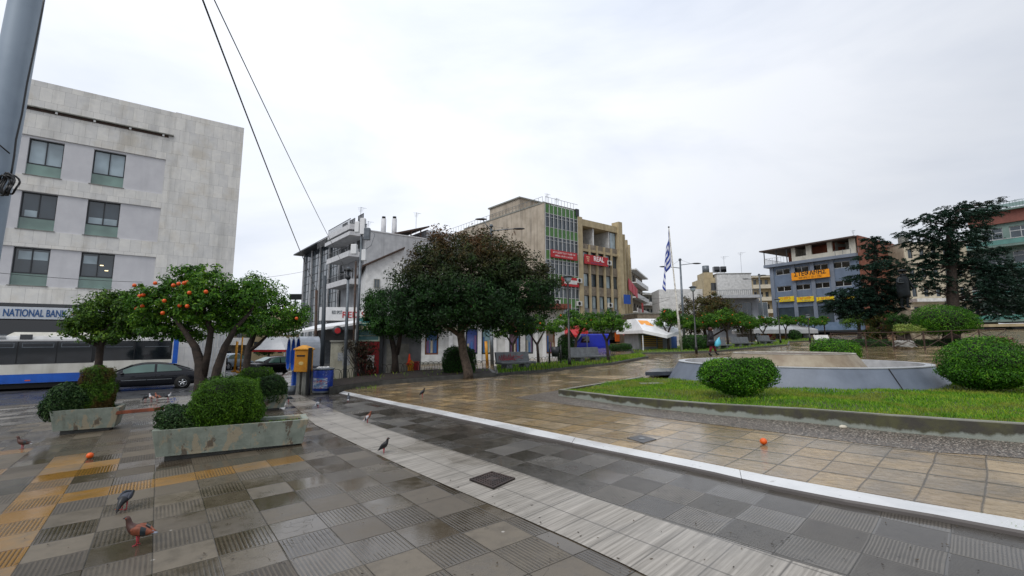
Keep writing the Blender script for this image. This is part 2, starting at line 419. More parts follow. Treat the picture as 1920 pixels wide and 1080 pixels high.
def tiles(name, org, e1, e2, A, B, joint, jw=.02, ribs=0, ribmode=0, yellow=None, rough=(.08, .5), wet=.45, slate=0, dirt=.5, chkc=.12, wbump=.22, wdark=.5):
    """paving of rectangular slabs; org/e1/e2 = grid origin and the two slab vectors in metres"""
    s = NT(name); geo = s.n('ShaderNodeNewGeometry'); sp = s.n('ShaderNodeSeparateXYZ'); s.l(geo.outputs['Position'], sp.inputs[0])
    wob = s.math('MULTIPLY', s.math('SUBTRACT', s.noise(.9, 2, .5, geo.outputs['Position']), .5), .05)
    det = e1[0] * e2[1] - e1[1] * e2[0]
    dx = s.math('SUBTRACT', s.math('ADD', sp.outputs[0], wob), org[0]); dy = s.math('SUBTRACT', s.math('SUBTRACT', sp.outputs[1], wob), org[1])
    u = s.math('ADD', s.math('MULTIPLY', dx, e2[1] / det), s.math('MULTIPLY', dy, -e2[0] / det))
    v = s.math('ADD', s.math('MULTIPLY', dx, -e1[1] / det), s.math('MULTIPLY', dy, e1[0] / det))
    cu, cv = s.math('FLOOR', u), s.math('FLOOR', v); fu, fv = s.math('FRACT', u), s.math('FRACT', v)
    chk = s.math('FLOORED_MODULO', s.math('ADD', cu, cv), 2)
    cb = s.n('ShaderNodeCombineXYZ'); s.l(cu, cb.inputs[0]); s.l(cv, cb.inputs[1])
    wnz = s.n('ShaderNodeTexWhiteNoise', noise_dimensions='2D'); s.l(cb.outputs[0], wnz.inputs[0]); rnd = wnz.outputs[0]
    sepc = s.n('ShaderNodeSeparateColor'); s.l(wnz.outputs[1], sepc.inputs[0]); rnd2 = sepc.outputs[1]
    eu = s.math('MINIMUM', fu, s.math('SUBTRACT', 1, fu)); ev = s.math('MINIMUM', fv, s.math('SUBTRACT', 1, fv)); ev2 = s.math('MULTIPLY', ev, .5 if slate else 1); ed = s.math('MINIMUM', eu, ev2)
    pos = geo.outputs['Position']
    n1 = s.noise(1.1, 5, .6, pos); n2 = s.noise(7, 5, .65, pos); n3 = s.noise(60, 3, .6, pos)
    col = s.mix(s.math('ADD', s.math('MULTIPLY', rnd, .7), s.math('MULTIPLY', n2, .3)), A, B)
    col = s.mix(s.ramp(n2, .45, .75, 0, dirt), col, tuple(c * .55 for c in A))
    col = s.mix(s.ramp(n3, .55, .8, 0, .3), col, tuple(c * 1.5 for c in A))
    col = s.mix(s.math('MULTIPLY', chk, chkc), col, tuple(c * .45 for c in A))
    if yellow:
        cols, rows = yellow; m = None
        for (c0, c1, r0, r1) in cols:
            a = s.math('MULTIPLY', s.math('GREATER_THAN', cu, c0 - .5), s.math('LESS_THAN', cu, c1 + .5))
            b = s.math('MULTIPLY', s.math('GREATER_THAN', cv, r0 - .5), s.math('LESS_THAN', cv, r1 + .5)); q = s.math('MULTIPLY', a, b)
            m = q if m is None else s.math('MAXIMUM', m, q)
        wear = s.math('MULTIPLY', m, s.ramp(s.math('ADD', s.math('MULTIPLY', n2, .6), s.math('MULTIPLY', rnd2, .4)), .28, .62, .15, .82))
        col = s.mix(wear, col, hx('a87c36'))
    h = s.math('MULTIPLY', n3, .12)
    vg = s.n('ShaderNodeTexVoronoi'); vg.inputs['Scale'].default_value = 3.1; s.l(pos, vg.inputs['Vector'])
    vs_ = s.n('ShaderNodeSeparateColor'); s.l(vg.outputs['Color'], vs_.inputs[0])
    spot = s.math('MULTIPLY', s.ramp(vg.outputs['Distance'], .03, .06, 1, 0), s.math('GREATER_THAN', vs_.outputs[0], .62))
    col = s.mix(s.math('MULTIPLY', spot, .75), col, s.mix(s.math('GREATER_THAN', vs_.outputs[1], .7), hx('1d1b19'), hx('b4b0a8')))
    vc = s.n('ShaderNodeTexVoronoi', feature='DISTANCE_TO_EDGE'); vc.inputs['Scale'].default_value = 1.9; vv = s.n('ShaderNodeVectorMath', operation='ADD'); nv_ = s.n('ShaderNodeTexNoise'); nv_.inputs['Scale'].default_value = 3.; s.l(pos, nv_.inputs['Vector']); s.l(pos, vv.inputs[0]); s.l(nv_.outputs['Color'], vv.inputs[1]); s.l(vv.outputs[0], vc.inputs['Vector'])
    crk = s.math('MULTIPLY', s.ramp(vc.outputs['Distance'], .0, .006, 1, 0), s.math('GREATER_THAN', s.noise(.8, 2, .5, pos), .56)); col = s.mix(s.math('MULTIPLY', crk, .8), col, joint); h = s.math('SUBTRACT', h, s.math('MULTIPLY', crk, .3))
    if ribs:
        k = 2 * PI * ribs
        r1 = s.math('SINE', s.math('MULTIPLY', fu, k))
        if ribmode == 0: rb = r1; on = chk
        else:
            r2 = s.math('SINE', s.math('MULTIPLY', fv, k)); mm = s.n('ShaderNodeMix'); s.l(chk, mm.inputs[0]); s.l(r1, mm.inputs[2]); s.l(r2, mm.inputs[3]); rb = mm.outputs[0]; on = 1.
        if ribmode == 0: on = s.math('MAXIMUM', s.math('MULTIPLY', on, s.math('GREATER_THAN', rnd2, .12)), s.math('GREATER_THAN', rnd2, .9))
        on = s.math('MULTIPLY', on, s.math('MULTIPLY', s.math('GREATER_THAN', ed, .035), s.ramp(n1, .36, .5, .35, 1)))
        g = s.math('MULTIPLY', s.ramp(rb, -.6, .5, 1, 0), on)
        col = s.mix(s.math('MULTIPLY', g, .62), col, tuple(c * .25 for c in A)); h = s.math('SUBTRACT', h, s.math('MULTIPLY', g, .35))
    if slate:
        sl_ = s.noise(3.2, 7, .62, s.co((1, 1, 1), 'Object', (0, 0, .9)), 1.6); wv = s.noise(5, 5, .6, s.co2(-.7, (.7, 2.4, 1)), 2.2)
        rr = s.math('ADD', s.math('MULTIPLY', wv, slate), s.math('MULTIPLY', sl_, slate)); h = s.math('ADD', h, rr)
        col = s.mix(s.ramp(wv, .5, .60, 0, .6), col, tuple(c * .5 for c in A)); col = s.mix(s.ramp(n1, .5, .68, 0, .55), col, tuple(c * 1.0 for c in hx('6d6a66')))
    j = s.ramp(ed, 0, jw, 1, 0); col = s.mix(s.math('MULTIPLY', j, .85), col, joint); h = s.math('SUBTRACT', h, s.math('MULTIPLY', j, .5))
    # wetness: film of water in large soft patches, also varying slab by slab
    wt = s.math('ADD', s.math('MULTIPLY', s.noise(.45, 4, .6, pos), .6), s.math('MULTIPLY', rnd2, .25)); wt = s.math('ADD', wt, s.math('MULTIPLY', n2, .15))
    wf = s.ramp(wt, wet - .07, wet + .08, 0, 1)
    ro = s.n('ShaderNodeMapRange'); s.l(wf, ro.inputs[0]); ro.inputs[3].default_value = rough[1]; ro.inputs[4].default_value = rough[0]
    col = s.mix(s.math('MULTIPLY', wf, wdark), col, s.mix(1, col, (.25, .22, .19), 'MULTIPLY'))
    s.set(col, ro.outputs[0], 0, .5)
    bp = s.bump(h, .6, .012); s.l(s.ramp(wf, 0, 1, .62, wbump), bp.inputs['Strength'])
    return s.m
L_ORG, L_E1, L_E2 = (-5.5102, 6.0207), (.3583, .2607), (.2834, -.3774)
R_ORG, R_E1, R_E2 = (1.7607, 6.2586), (.3083, -.3609), (-.3231, -.3149)
B_ORG, B_E1, B_E2 = (4.4823, 7.1595), (.3151, -.3187), (-.409, -.3915)
M['pav_l'] = tiles('ribbed grey paving slabs', L_ORG, L_E1, L_E2, hx('4f473c'), hx('716859'), hx('1c1a17'), .018, 13, 0,
    ([(-1, -1, -6, 12), (0, 5, 0, 0), (-40, -3, -9, -9), (-40, -3, -5, -5), (0, 0, -4, -3)], None), (.07, .45), .49, wdark=.34)
M['pav_r'] = tiles('wet dark ribbed slabs', R_ORG, R_E1, R_E2, hx('56524c'), hx('7a756d'), hx('1a1917'), .016, 19, 1, None, (.07, .4), .46, dirt=.6, chkc=.5)
M['pav_b'] = tiles('wet beige riven slabs', B_ORG, B_E1, B_E2, hx('b39769'), hx('a09480'), hx('2b261f'), .034, 0, 0, None, (.035, .26), .42, slate=1.0, wbump=.3, wdark=.45)
def asphalt():
    s = NT('wet asphalt'); p = s.co(); n = s.noise(90, 3, .6, p); b = s.noise(.5, 5, .6, p)
    c = s.mix(s.ramp(n, .3, .7, 0, 1), hx('2c2d30'), hx('45464a')); s.set(c, s.ramp(b, .4, .6, .42, .10), 0, .5); s.bump(n, .25, .01); return s.m
M['asphalt'] = asphalt()
def marble_band():
    s = NT('veined grey marble paving'); p = s.co(); a = math.atan2(R_E2[1], R_E2[0])
    v = s.noise(4, 6, .6, s.co2(a, (.3, 9, 1)), .15); n = s.noise(2, 5, .6, p)
    c = s.mix(s.ramp(v, .35, .68, 0, 1), hx('77726a'), hx('a8a299')); c = s.mix(s.ramp(n, .5, .7, 0, .45), c, hx('6e6961'))
    s.set(c, s.ramp(s.noise(.5, 4, .6, p), .42, .6, .5, .12), 0, .5); s.bump(v, .2, .01)
    return s
def add_joints(s, org, e1, e2, jw, col, k=(1, 1)):
    """slab joints worked into an existing material"""
    sp = s.n('ShaderNodeSeparateXYZ'); g = s.n('ShaderNodeNewGeometry'); s.l(g.outputs['Position'], sp.inputs[0]); det = e1[0] * e2[1] - e1[1] * e2[0]
    dx = s.math('SUBTRACT', sp.outputs[0], org[0]); dy = s.math('SUBTRACT', sp.outputs[1], org[1])
    u = s.math('FRACT', s.math('MULTIPLY', k[0], s.math('ADD', s.math('MULTIPLY', dx, e2[1] / det), s.math('MULTIPLY', dy, -e2[0] / det))))
    v = s.math('FRACT', s.math('MULTIPLY', k[1], s.math('ADD', s.math('MULTIPLY', dx, -e1[1] / det), s.math('MULTIPLY', dy, e1[0] / det))))
    ed = s.math('MINIMUM', s.math('MINIMUM', u, s.math('SUBTRACT', 1, u)), s.math('MINIMUM', v, s.math('SUBTRACT', 1, v)))
    lk = s.b.inputs['Base Color'].links[0]; src = lk.from_socket
    c = s.mix(s.ramp(ed, 0, jw, .8, 0), src, col); s.l(c, s.b.inputs['Base Color'])
bl = [(525, 738), (591, 797), (647, 824), (724, 860.6), (766, 880), (835.6, 910.6), (924, 949), (962, 965), (1065.6, 1010.6), (1171, 1060), (1210, 1080)]
br = [(556, 738), (652, 780), (719, 803.6), (799, 830), (852, 846.7), (960, 882), (1027, 905), (1090.6, 927), (1226.7, 971.7), (1343, 1009), (1440, 1040), (1575, 1080)]
BL = [G(*p) for p in bl]; BR = [G(*p) for p in br]
def ext(a, b, k): return b + (b - a).normalized() * k
BL.append(ext(BL[-3], BL[-1], 4)); BR.append(ext(BR[-3], BR[-1], 4))
ms = marble_band(); d_ = (BR[-2] - BR[1]); d_.z = 0; d_.normalize(); cx_ = Vector((R_E2[0], R_E2[1], 0)).normalized()
add_joints(ms, G(1090, 927)[:2], tuple((d_ * .42)[:2]), tuple((cx_ * .50)[:2]), .026, hx('3a3733')); M['marble_band'] = ms.m
# curb of white marble
cb_ = [(645, 733), (740, 752.5), (815, 766), (890, 781), (1000, 803), (1120, 827.5), (1320, 866), (1440, 890), (1584, 916), (1718, 939.7), (1920, 973)]
cf_ = [(635, 737), (730, 757.5), (815, 775), (890, 791), (980, 811.7), (1120, 840), (1320, 881), (1440, 908.6), (1593, 938), (1745, 963), (1920, 996)]
KZ = .055
CB = [G(*p, KZ) for p in cb_]; CF = [G(*p, KZ) for p in cf_]
CB.append(ext(CB[-3], CB[-1], 5)); CF.append(ext(CF[-3], CF[-1], 5))
far = 190
k0x = ext(_k1, _k0, 60)
road_r = [G(400, 739), G(470, 722), G(520, 712), G(548, 690), G(556, 668)]
pav_outer = [(-45, -30), (k0x.x, k0x.y), (_k0.x, _k0.y)] + [(p.x, p.y) for p in road_r] + [(-16, 60), (-16, 150), (20, 150), (20, 30), (0, 22), (CB[0].x - .3, CB[0].y + 4)] + [(p.x, p.y + .02) for p in CB] + [(30, -12), (30, -30)]
sheet('pavement', pav_outer, lambda x, y: gz(x, y), M['pav_l'], kind='structure', skirt=.16)
rr = [(p.x, p.y) for p in BR] + [(p.x, p.y) for p in [CF[i] for i in range(len(CF) - 1, -1, -1)]]
sheet('ribbed_pavement', rr, lambda x, y: gz(x, y) + .004, M['pav_r'], kind='structure')
sheet('marble_pavement_band', [(p.x, p.y) for p in BL] + [(p.x, p.y) for p in BR[::-1]], lambda x, y: gz(x, y) + .008, M['marble_band'], kind='structure')
# kerb slabs, each its own block in one kerb
kb = MB(); acc = 0
def along(L_, t):
    for a, b in zip(L_, L_[1:]):
        d = (b - a).length
        if t <= d: return a.lerp(b, t / d)
        t -= d
    return L_[-1].copy()
tot = sum((b - a).length for a, b in zip(CF, CF[1:])); tb = sum((b - a).length for a, b in zip(CB, CB[1:])); N = 150; seam = [0]
while seam[-1] < 1: seam.append(min(1, seam[-1] + 2.6 / tot))
for a, b in zip(seam, seam[1:]):
    n = 8; up = []; jz = R.uniform(-.004, .004)
    for i in range(n + 1):
        t = a + (b - a) * i / n; t = min(max(t, a + .006 / tot), b)
        f = along(CF, t * tot); k = along(CB, t * tb); fx = f + Vector((R.uniform(-.006, .006), R.uniform(-.006, .006), 0)) * (0 < i < n)
        up.append([fx + Vector((0, 0, jz - .13)), fx + Vector((0, 0, jz - .022)), fx + Vector((-.0, .012, jz)) , k + Vector((0, 0, jz)), k + Vector((0, 0, -.13))])
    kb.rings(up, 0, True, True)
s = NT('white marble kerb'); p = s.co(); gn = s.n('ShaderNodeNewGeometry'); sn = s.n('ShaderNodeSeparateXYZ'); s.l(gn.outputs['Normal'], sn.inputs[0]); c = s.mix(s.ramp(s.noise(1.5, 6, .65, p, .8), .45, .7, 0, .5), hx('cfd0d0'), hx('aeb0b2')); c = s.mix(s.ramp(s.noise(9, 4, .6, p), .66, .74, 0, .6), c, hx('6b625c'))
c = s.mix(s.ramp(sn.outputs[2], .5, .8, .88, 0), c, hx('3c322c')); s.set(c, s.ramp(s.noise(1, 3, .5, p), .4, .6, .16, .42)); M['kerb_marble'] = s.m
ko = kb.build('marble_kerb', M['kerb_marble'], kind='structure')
# plaza with the bed left out
bed_f = [(1047, 742), (1167, 760), (1333, 777.5), (1500, 791.6), (1670, 810), (1920, 830.5)]
bed_t = [(1046, 731), (1194, 744), (1347, 760), (1500, 769), (1587, 775), (1753, 790), (1920, 798.6)]
PZ = .06
BF = [G(*p, PZ) for p in bed_f]; BF.append(ext(BF[-3], BF[-1], 7))
FC, FZ0, FZ1 = Vector((9.45, 16.0, 0)), .40, .95
bed_poly = [(p.x, p.y) for p in BF] + [(17.5, 4), (17.5, 13.5), (14.5, 15)] + [(FC.x + 4.3 * math.cos(a), FC.y + 4.3 * math.sin(a)) for a in [i * PI / 9 for i in range(0, 9)]] + [(4.6, 16.4), (G(1200, 704, .2).x, G(1200, 704, .2).y), (BF[0].x + .1, BF[0].y + .35)]
plaza = [(p.x, p.y) for p in CB] + [(45, -14), (150, -14), (150, 160), (-4, 160), (-13, 60), (-9.5, 26), (-6.6, 19.0)]
plaza = [(p[0], p[1] + (-.03 if i < len(CB) else 0)) for i, p in enumerate(plaza)]
sheet('plaza_paving', plaza, lambda x, y: gz(x, y) + PZ, M['pav_b'], [bed_poly[::-1]], kind='structure', skirt=.12)
# pebble strip
gv = NT('washed pebble concrete'); vo = gv.n('ShaderNodeTexVoronoi'); vo.inputs['Scale'].default_value = 42; gv.l(gv.co(), vo.inputs['Vector'])
sc_ = gv.n('ShaderNodeSeparateColor'); gv.l(vo.outputs['Color'], sc_.inputs[0])
c = gv.mix(gv.ramp(sc_.outputs[0], .1, 1, 0, 1), hx('3d3731'), hx('96877a')); c = gv.mix(gv.ramp(sc_.outputs[1], .85, .9, 0, .8), c, hx('c9c0b2')); c = gv.mix(gv.ramp(vo.outputs['Distance'], .35, .7, 0, .9), c, hx('26221e'))
gv.set(c, .3); gv.bump(gv.ramp(vo.outputs['Distance'], 0, .7, 1, 0), .8, .012); M['pebble'] = gv.m
gl = [(965, 746), (1120, 766), (1222, 782), (1345, 797), (1465, 812), (1600, 830), (1758, 849), (1848, 854), (1920, 860)]
GL = [G(*p, PZ) for p in gl]; GL.append(ext(GL[-3], GL[-1], 7))
sheet('pebble_strip', [(p.x, p.y) for p in GL] + [(p.x, p.y - .02) for p in BF[::-1]] + [(G(1050, 731, PZ).x, G(1050, 731, PZ).y)], lambda x, y: gz(x, y) + PZ + .004, M['pebble'], kind='structure')
# concrete kerb of the grass bed: pale wash with moss and damp coming down from the top
s = NT('mossy concrete kerb'); p = s.co(); sp = s.n('ShaderNodeSeparateXYZ'); s.l(s.co(), sp.inputs[0])
g = s.n('ShaderNodeNewGeometry')
hh = s.math('SUBTRACT', sp.outputs[2], s.math('ADD', s.math('MULTIPLY', sp.outputs[0], GX), s.math('MULTIPLY', sp.outputs[1], GY)))
base = s.mix(s.noise(6, 5, .6, p), hx('77807a'), hx('95988e')); drip = s.math('ADD', hh, s.math('ADD', s.math('MULTIPLY', s.math('SUBTRACT', s.noise(.9, 3, .5, s.co((1, 1, .1))), .5), .34), s.math('MULTIPLY', s.math('SUBTRACT', s.noise(6, 6, .65, s.co((1, 1, .35))), .5), .16)))
c = s.mix(s.ramp(drip, .11, .15, 0, .9), base, s.mix(s.ramp(s.noise(5, 4, .6, p), .4, .65, 0, 1), hx('2b241b'), hx('424018'))); 
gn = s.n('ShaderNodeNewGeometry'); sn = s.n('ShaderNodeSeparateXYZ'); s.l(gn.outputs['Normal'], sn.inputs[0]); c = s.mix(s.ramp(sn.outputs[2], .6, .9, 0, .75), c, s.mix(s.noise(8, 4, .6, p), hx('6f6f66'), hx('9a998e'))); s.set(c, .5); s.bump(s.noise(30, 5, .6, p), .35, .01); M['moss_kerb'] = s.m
BT = []
for i, q in enumerate(BF):
    hk = .17 + .085 * min(1, i / 4); BT.append(hk)
kb = MB(); rg = []
pts = []
for i, q in enumerate(BF):
    d = (BF[min(i + 1, len(BF) - 1)] - BF[max(i - 1, 0)]); d.z = 0; d.normalize(); n = Vector((-d.y, d.x, 0)); pts.append((q, n, BT[i]))
bk = []
m_ = 6
for i in range(len(pts) - 1):
    for j in range(m_):
        t = j / m_; bk.append((pts[i][0].lerp(pts[i + 1][0], t), pts[i][1].lerp(pts[i + 1][1], t), pts[i][2] + (pts[i + 1][2] - pts[i][2]) * t))
bk.append(pts[-1])
for q, n, hk in bk:
    j = R.uniform(-.004, .004); gzq = q.z
    rg.append([q + Vector((0, 0, -.15)), q + n * (.006 + j) + Vector((0, 0, hk - .015)), q + n * .02 + Vector((0, 0, hk + j * .5)), q + n * .13 + Vector((0, 0, hk)), q + n * .14 + Vector((0, 0, -.15))])
kb.rings(rg)
# left return of the kerb
a, n0, h0 = bk[0]; b = Vector((bed_poly[-2][0], bed_poly[-2][1], gz(*bed_poly[-2]) + PZ)); dd = (b - a).normalized(); nn_ = Vector((dd.y, -dd.x, 0))
kb.rings([[q + Vector((0, 0, -.15)), q + Vector((0, 0, hq)), q + nn_ * .12 + Vector((0, 0, hq)), q + nn_ * .12 + Vector((0, 0, -.15))] for q, hq in ((a + dd * .06, h0 - .004), (b, .1))])
kb.build('bed_kerb', M['moss_kerb'], kind='structure')
def grass_z(x, y):
    t = min(1, max(0, (x - 1.2) / 5)); return .335 + .105 * t + .012 * math.sin(x * 1.7 + y) + .01 * math.sin(x * 3.1 - y * 2.3)
def inpoly(x, y, poly):
    c = False; n = len(poly)
    for i in range(n):
        x0, y0 = poly[i]; x1, y1 = poly[i - 1]
        if (y0 > y) != (y1 > y) and x < (x1 - x0) * (y - y0) / (y1 - y0) + x0: c = not c
    return c
gp = [((q + n * .12).x, (q + n * .12).y) for q, n, hk in bk[::3]] + [(17.5, 4), (17.5, 13.5), (14.2, 15), (FC.x + 3.9, FC.y + .5), (FC.x, FC.y + 3.9), (FC.x - 3.9, FC.y), (4.6, 16.4), (bed_poly[-2][0] + .05, bed_poly[-2][1])]
mb = MB(); stp = .3; idx = {}
gm = MB()
xs = [.8 + i * stp for i in range(56)]; ys = [3.5 + i * stp for i in range(46)]
M['turf'] = pm('turf soil under grass', '3c5a16', '4a4a20', 6, .9, bump=.5, bs=40)
sheet('lawn', gp, lambda x, y: grass_z(x, y), M['turf'], kind='structure')
def blades(name, pts, L, W, mat, **kw):
    vs = []; fs = []; o = 0
    for (x, y, z) in pts:
        t = R.uniform(0, 2 * PI); l = L * R.uniform(.5, 1.3); w_ = W * R.uniform(.7, 1.3); dx, dy = math.cos(t) * w_, math.sin(t) * w_; lx, ly = R.uniform(-1, 1) * l * .75, R.uniform(-1, 1) * l * .75
        vs += [(x - dx, y - dy, z - .01), (x + dx, y + dy, z - .01), (x + lx * .4 + dx * .7, y + ly * .4 + dy * .7, z + l * .55), (x + lx, y + ly, z + l)]; fs += [(o, o + 1, o + 2), (o, o + 2, o + 3)]; o += 4
    me = bpy.data.meshes.new(name); me.from_pydata(vs, [], fs); me.materials.append(mat); me.update(); ob = bpy.data.objects.new(name, me); C.objects.link(ob)
    for k, v in kw.items(): ob[k] = v
    return ob
bp_ = []
def patch(x, y): return math.sin(x * 2.3 + 1.3 * math.sin(y * 1.9)) + math.sin(y * 2.9 + x * .8) * .8
while len(bp_) < 64000:
    # denser close to the kerb where it is seen largest
    t = R.random() ** 1.4; x = R.uniform(1.0, 13.5); y = R.uniform(5.2, 17.5)
    if (x * x + y * y) > 90 and R.random() < .35: continue
    if not inpoly(x, y, gp) or (Vector((x, y, 0)) - FC).length < 3.9: continue
    tall = 1 + .5 * max(0, patch(x, y)); bp_.append((x, y, grass_z(x, y) + .02 * max(0, patch(x, y))))
for i in range(len(bk) - 1):
    for _ in range(55):
        q = bk[i][0].lerp(bk[i + 1][0], R.random()) + bk[i][1] * R.uniform(.12, .25); bp_.append((q.x, q.y, q.z + bk[i][2] - .035))
blades('grass', bp_, .05, .006, M['lf_grass'], kind='stuff')
# road
rp = [(k0x.x, k0x.y), (_k0.x, _k0.y)] + [(p.x, p.y) for p in road_r] + [(-13.5, 60), (-13.5, 150)]
gm = MB(); nx = 70; vs = []; fs = []
for i in range(61):
    for j in range(61):
        x = -95 + 84 * (i / 60) ** .6 ; y = -20 + 160 * (j / 60) ** 1.6; vs.append((x, y, rz(x, y) if True else 0))
for i in range(60):
    for j in range(60): fs.append((i * 61 + j, (i + 1) * 61 + j, (i + 1) * 61 + j + 1, i * 61 + j + 1))
def rzz(x, y):
    s_ = (Vector((x, y, 0)) - Vector((_k0.x, _k0.y, 0))).dot(_kn); return rz(x, y) if s_ > -.6 else gz(x, y) - .6
vs = [(x, y, rzz(x, y) if y < 1e9 else z) for x, y, z in vs]
# keep the road under the pavement outside its own area
def road_in(x, y): return inpoly(x, y, rp + [(-150, 150), (-150, -30)])
vs = [(x, y, z if road_in(x, y) or z < gz(x, y) - .3 else min(z, gz(x, y) - .12)) for x, y, z in vs]
gm.add(vs, fs).build('road', M['asphalt'], None, True, kind='structure')
# wide ground under and beyond everything
gm = MB(); vs = []; fs = []
for i in range(41):
    for j in range(41):
        x = -600 + 30 * i; y = -300 + 40 * j; vs.append((x, y, max(-6, min(6, gz(x, y))) - 1.6))
for i in range(40):
    for j in range(40): fs.append((i * 41 + j, (i + 1) * 41 + j, (i + 1) * 41 + j + 1, i * 41 + j + 1))
gm.add(vs, fs).build('ground', M['con_dark'], None, True, kind='structure')
# small zebra / worn strips at the kerb on the left
sp_ = [G(0, 765), G(205, 752), G(330, 746), G(400, 741), G(400, 752), G(330, 762), G(205, 772), G(0, 792)]
M['light_pav'] = tiles('pale worn kerbside slabs', L_ORG, L_E1, L_E2, hx('8b8780'), hx('6e6a64'), hx('26231f'), .018, 7, 0, None, (.08, .4), .42)
sheet('kerbside_paving', [(p.x, p.y) for p in [G(-250, 790), G(0, 765), G(205, 752), G(400, 741), G(520, 714), G(548, 692), G(560, 700), G(540, 742), G(470, 752), G(300, 768), G(0, 800), G(-250, 838)]], lambda x, y: gz(x, y) + .004, M['light_pav'], kind='structure')
# ---------------------------------------------------------------- fountain
t = thing('fountain_basin', 'round dry fountain basin with sloping grey outer wall and raised beige ring in the middle', 'fountain', (FC.x, FC.y, FZ0))
def cone(rs, mb, n=72, m=0):
    mb.rings([[(r * math.cos(2 * PI * k / n), r * math.sin(2 * PI * k / n), z) for k in range(n)] for r, z in rs], m, False); return mb
M['fount_grey'] = pm('blue grey painted render', '68717f', '596270', 1.5, .45, bump=.2, bs=60, streak=.35)
M['fount_beige'] = pm('stained beige render', 'a39a86', '7d6e5a', 1.3, .5, bump=.15, bs=30, streak=.55, sc_col='5a4632')
M['fount_floor'] = pm('wet sandy basin floor', '8a7354', '6b563c', 1.2, .25, bump=.1)
cone([(4.04, -.1), (3.60, .55)], MB()).build('outer_wall', M['fount_grey'], t, True)
cone([(3.62, .552), (3.62, .575), (3.40, .575), (3.36, .24)], MB()).build('rim', pm('pale basin rim', 'b9bcc0', 'a0a3a6', 3, .35), t)
m0 = MB(); m0.poly([(3.35 * math.cos(2 * PI * k / 72), 3.35 * math.sin(2 * PI * k / 72), .26) for k in range(72)]); m0.build('floor', M['fount_floor'], t)
cone([(2.2, .2), (1.78, .85)], MB()).build('inner_wall', M['fount_beige'], t, True)
cone([(1.79, .852), (1.79, .87), (1.68, .87), (1.66, .80)], MB()).build('inner_rim', pm('worn inner rim', 'b5b2a8', '8d887c', 4, .5), t)
m0 = MB(); m0.poly([(1.7 * math.cos(2 * PI * k / 48), 1.7 * math.sin(2 * PI * k / 48), .83) for k in range(48)]); m0.build('inner_fill', pm('brown earth fill', '5a4534', '4a3a2c', 8, .6, bump=.4), t)
# seam down the grey wall
aa, zz = Fac(FC + Vector((0, -4.1, 0)), (1, 0)).hit(1640, 712)
for an in (-1.46, -2.75):
    mb = MB(); ca, sa = math.cos(an), math.sin(an); mb.tube([(4.035 * ca, 4.035 * sa, -.08), (3.612 * ca, 3.612 * sa, .55)], .013, 5); mb.build('wall_seam', M['black_matt'], t)
# ================================================================= BUILDINGS
D1 = Vector((.79, .61, 0)).normalized(); D2 = Vector((-.61, .79, 0)).normalized()
class Bld:
    def __init__(s, name, label, cat, A, u, z0=None, group=None):
        s.f = Fac(A, u); s.z0 = (gz(A[0], A[1]) - .4) if z0 is None else z0
        s.t = thing(name, label, cat, (A[0], A[1], s.z0), s.f.ang, group)
        s.inv = Matrix.Rotation(-s.f.ang, 3, 'Z')
    def h(s, px, py):
        k, z = s.f.hit(px, py); return k, z - s.z0
    def loc(s, p): q = s.inv @ (Vector(p) - Vector(s.t.location)); return q
    def side(s, x, flip=False):
        """local frame of a wall that leaves the facade at local x at a right angle (running away)"""
        return x
def walls(mb, x0, x1, z0, z1, ops, y0, y1, m=0):
    """a wall slab between y0 and y1 with rectangular openings (x0,x1,z0,z1)"""
    xs = sorted({x0, x1, *[min(max(v, x0), x1) for o in ops for v in o[:2]]}); zs = sorted({z0, z1, *[min(max(v, z0), z1) for o in ops for v in o[2:4]]})
    def solid(a, b, c, d):
        cx, cz = (a + b) / 2, (c + d) / 2; return not any(o[0] < cx < o[1] and o[2] < cz < o[3] for o in ops)
    for c, d in zip(zs, zs[1:]):
        run = None
        for a, b in zip(xs, xs[1:]):
            if solid(a, b, c, d): run = (run[0], b) if run else (a, b)
            else:
                if run: mb.box(run[0], run[1], y0, y1, c, d, m); run = None
        if run: mb.box(run[0], run[1], y0, y1, c, d, m)
def window(par, x0, x1, z0, z1, y, fm, gm, mull=1, trans=0, fw=.05, dep=.06, axis='x', blind=None):
    """frame (part) with pane (sub-part); y is the plane of the glass"""
    mb = MB()
    def bx(a, b, c, d, e=0):
        if axis == 'x': mb.box(a, b, y - dep - e, y + .01, c, d)
        else: mb.box(y - dep - e, y + .01, a, b, c, d)
    bx(x0, x1, z0, z0 + fw); bx(x0, x1, z1 - fw, z1); bx(x0, x0 + fw, z0 + fw, z1 - fw); bx(x1 - fw, x1, z0 + fw, z1 - fw)
    for i in range(1, mull + 1):
        x = x0 + (x1 - x0) * i / (mull + 1); bx(x - fw * .45, x + fw * .45, z0 + fw, z1 - fw, -.004)
    if trans: z = z0 + (z1 - z0) * trans; bx(x0 + fw, x1 - fw, z - fw * .5, z + fw * .5, -.008)
    fo = mb.build('window', fm, par)
    pb = MB()
    if axis == 'x': pb.box(x0 + fw, x1 - fw, y - .02, y, z0 + fw, z1 - fw)
    else: pb.box(y - .02, y, x0 + fw, x1 - fw, z0 + fw, z1 - fw)
    pb.build('pane', gm, fo); return fo
def acunit(par, x, y, z, s=1):
    mb = MB(); mb.box(x, x + .8 * s, y - .32, y - .03, z, z + .58 * s); o = mb.build('air_conditioner', M['ac'], par, bevel=.02)
    f = MB(); c = (x + .3 * s, y - .335, z + .29 * s); f.rings([[(c[0] + r * math.cos(k * PI / 7), c[1] + q, c[2] + r * math.sin(k * PI / 7)) for k in range(14)] for r, q in ((.22 * s, .02), (.22 * s, 0), (.05 * s, .006))]); f.build('fan_grille', M['black_matt'], o)
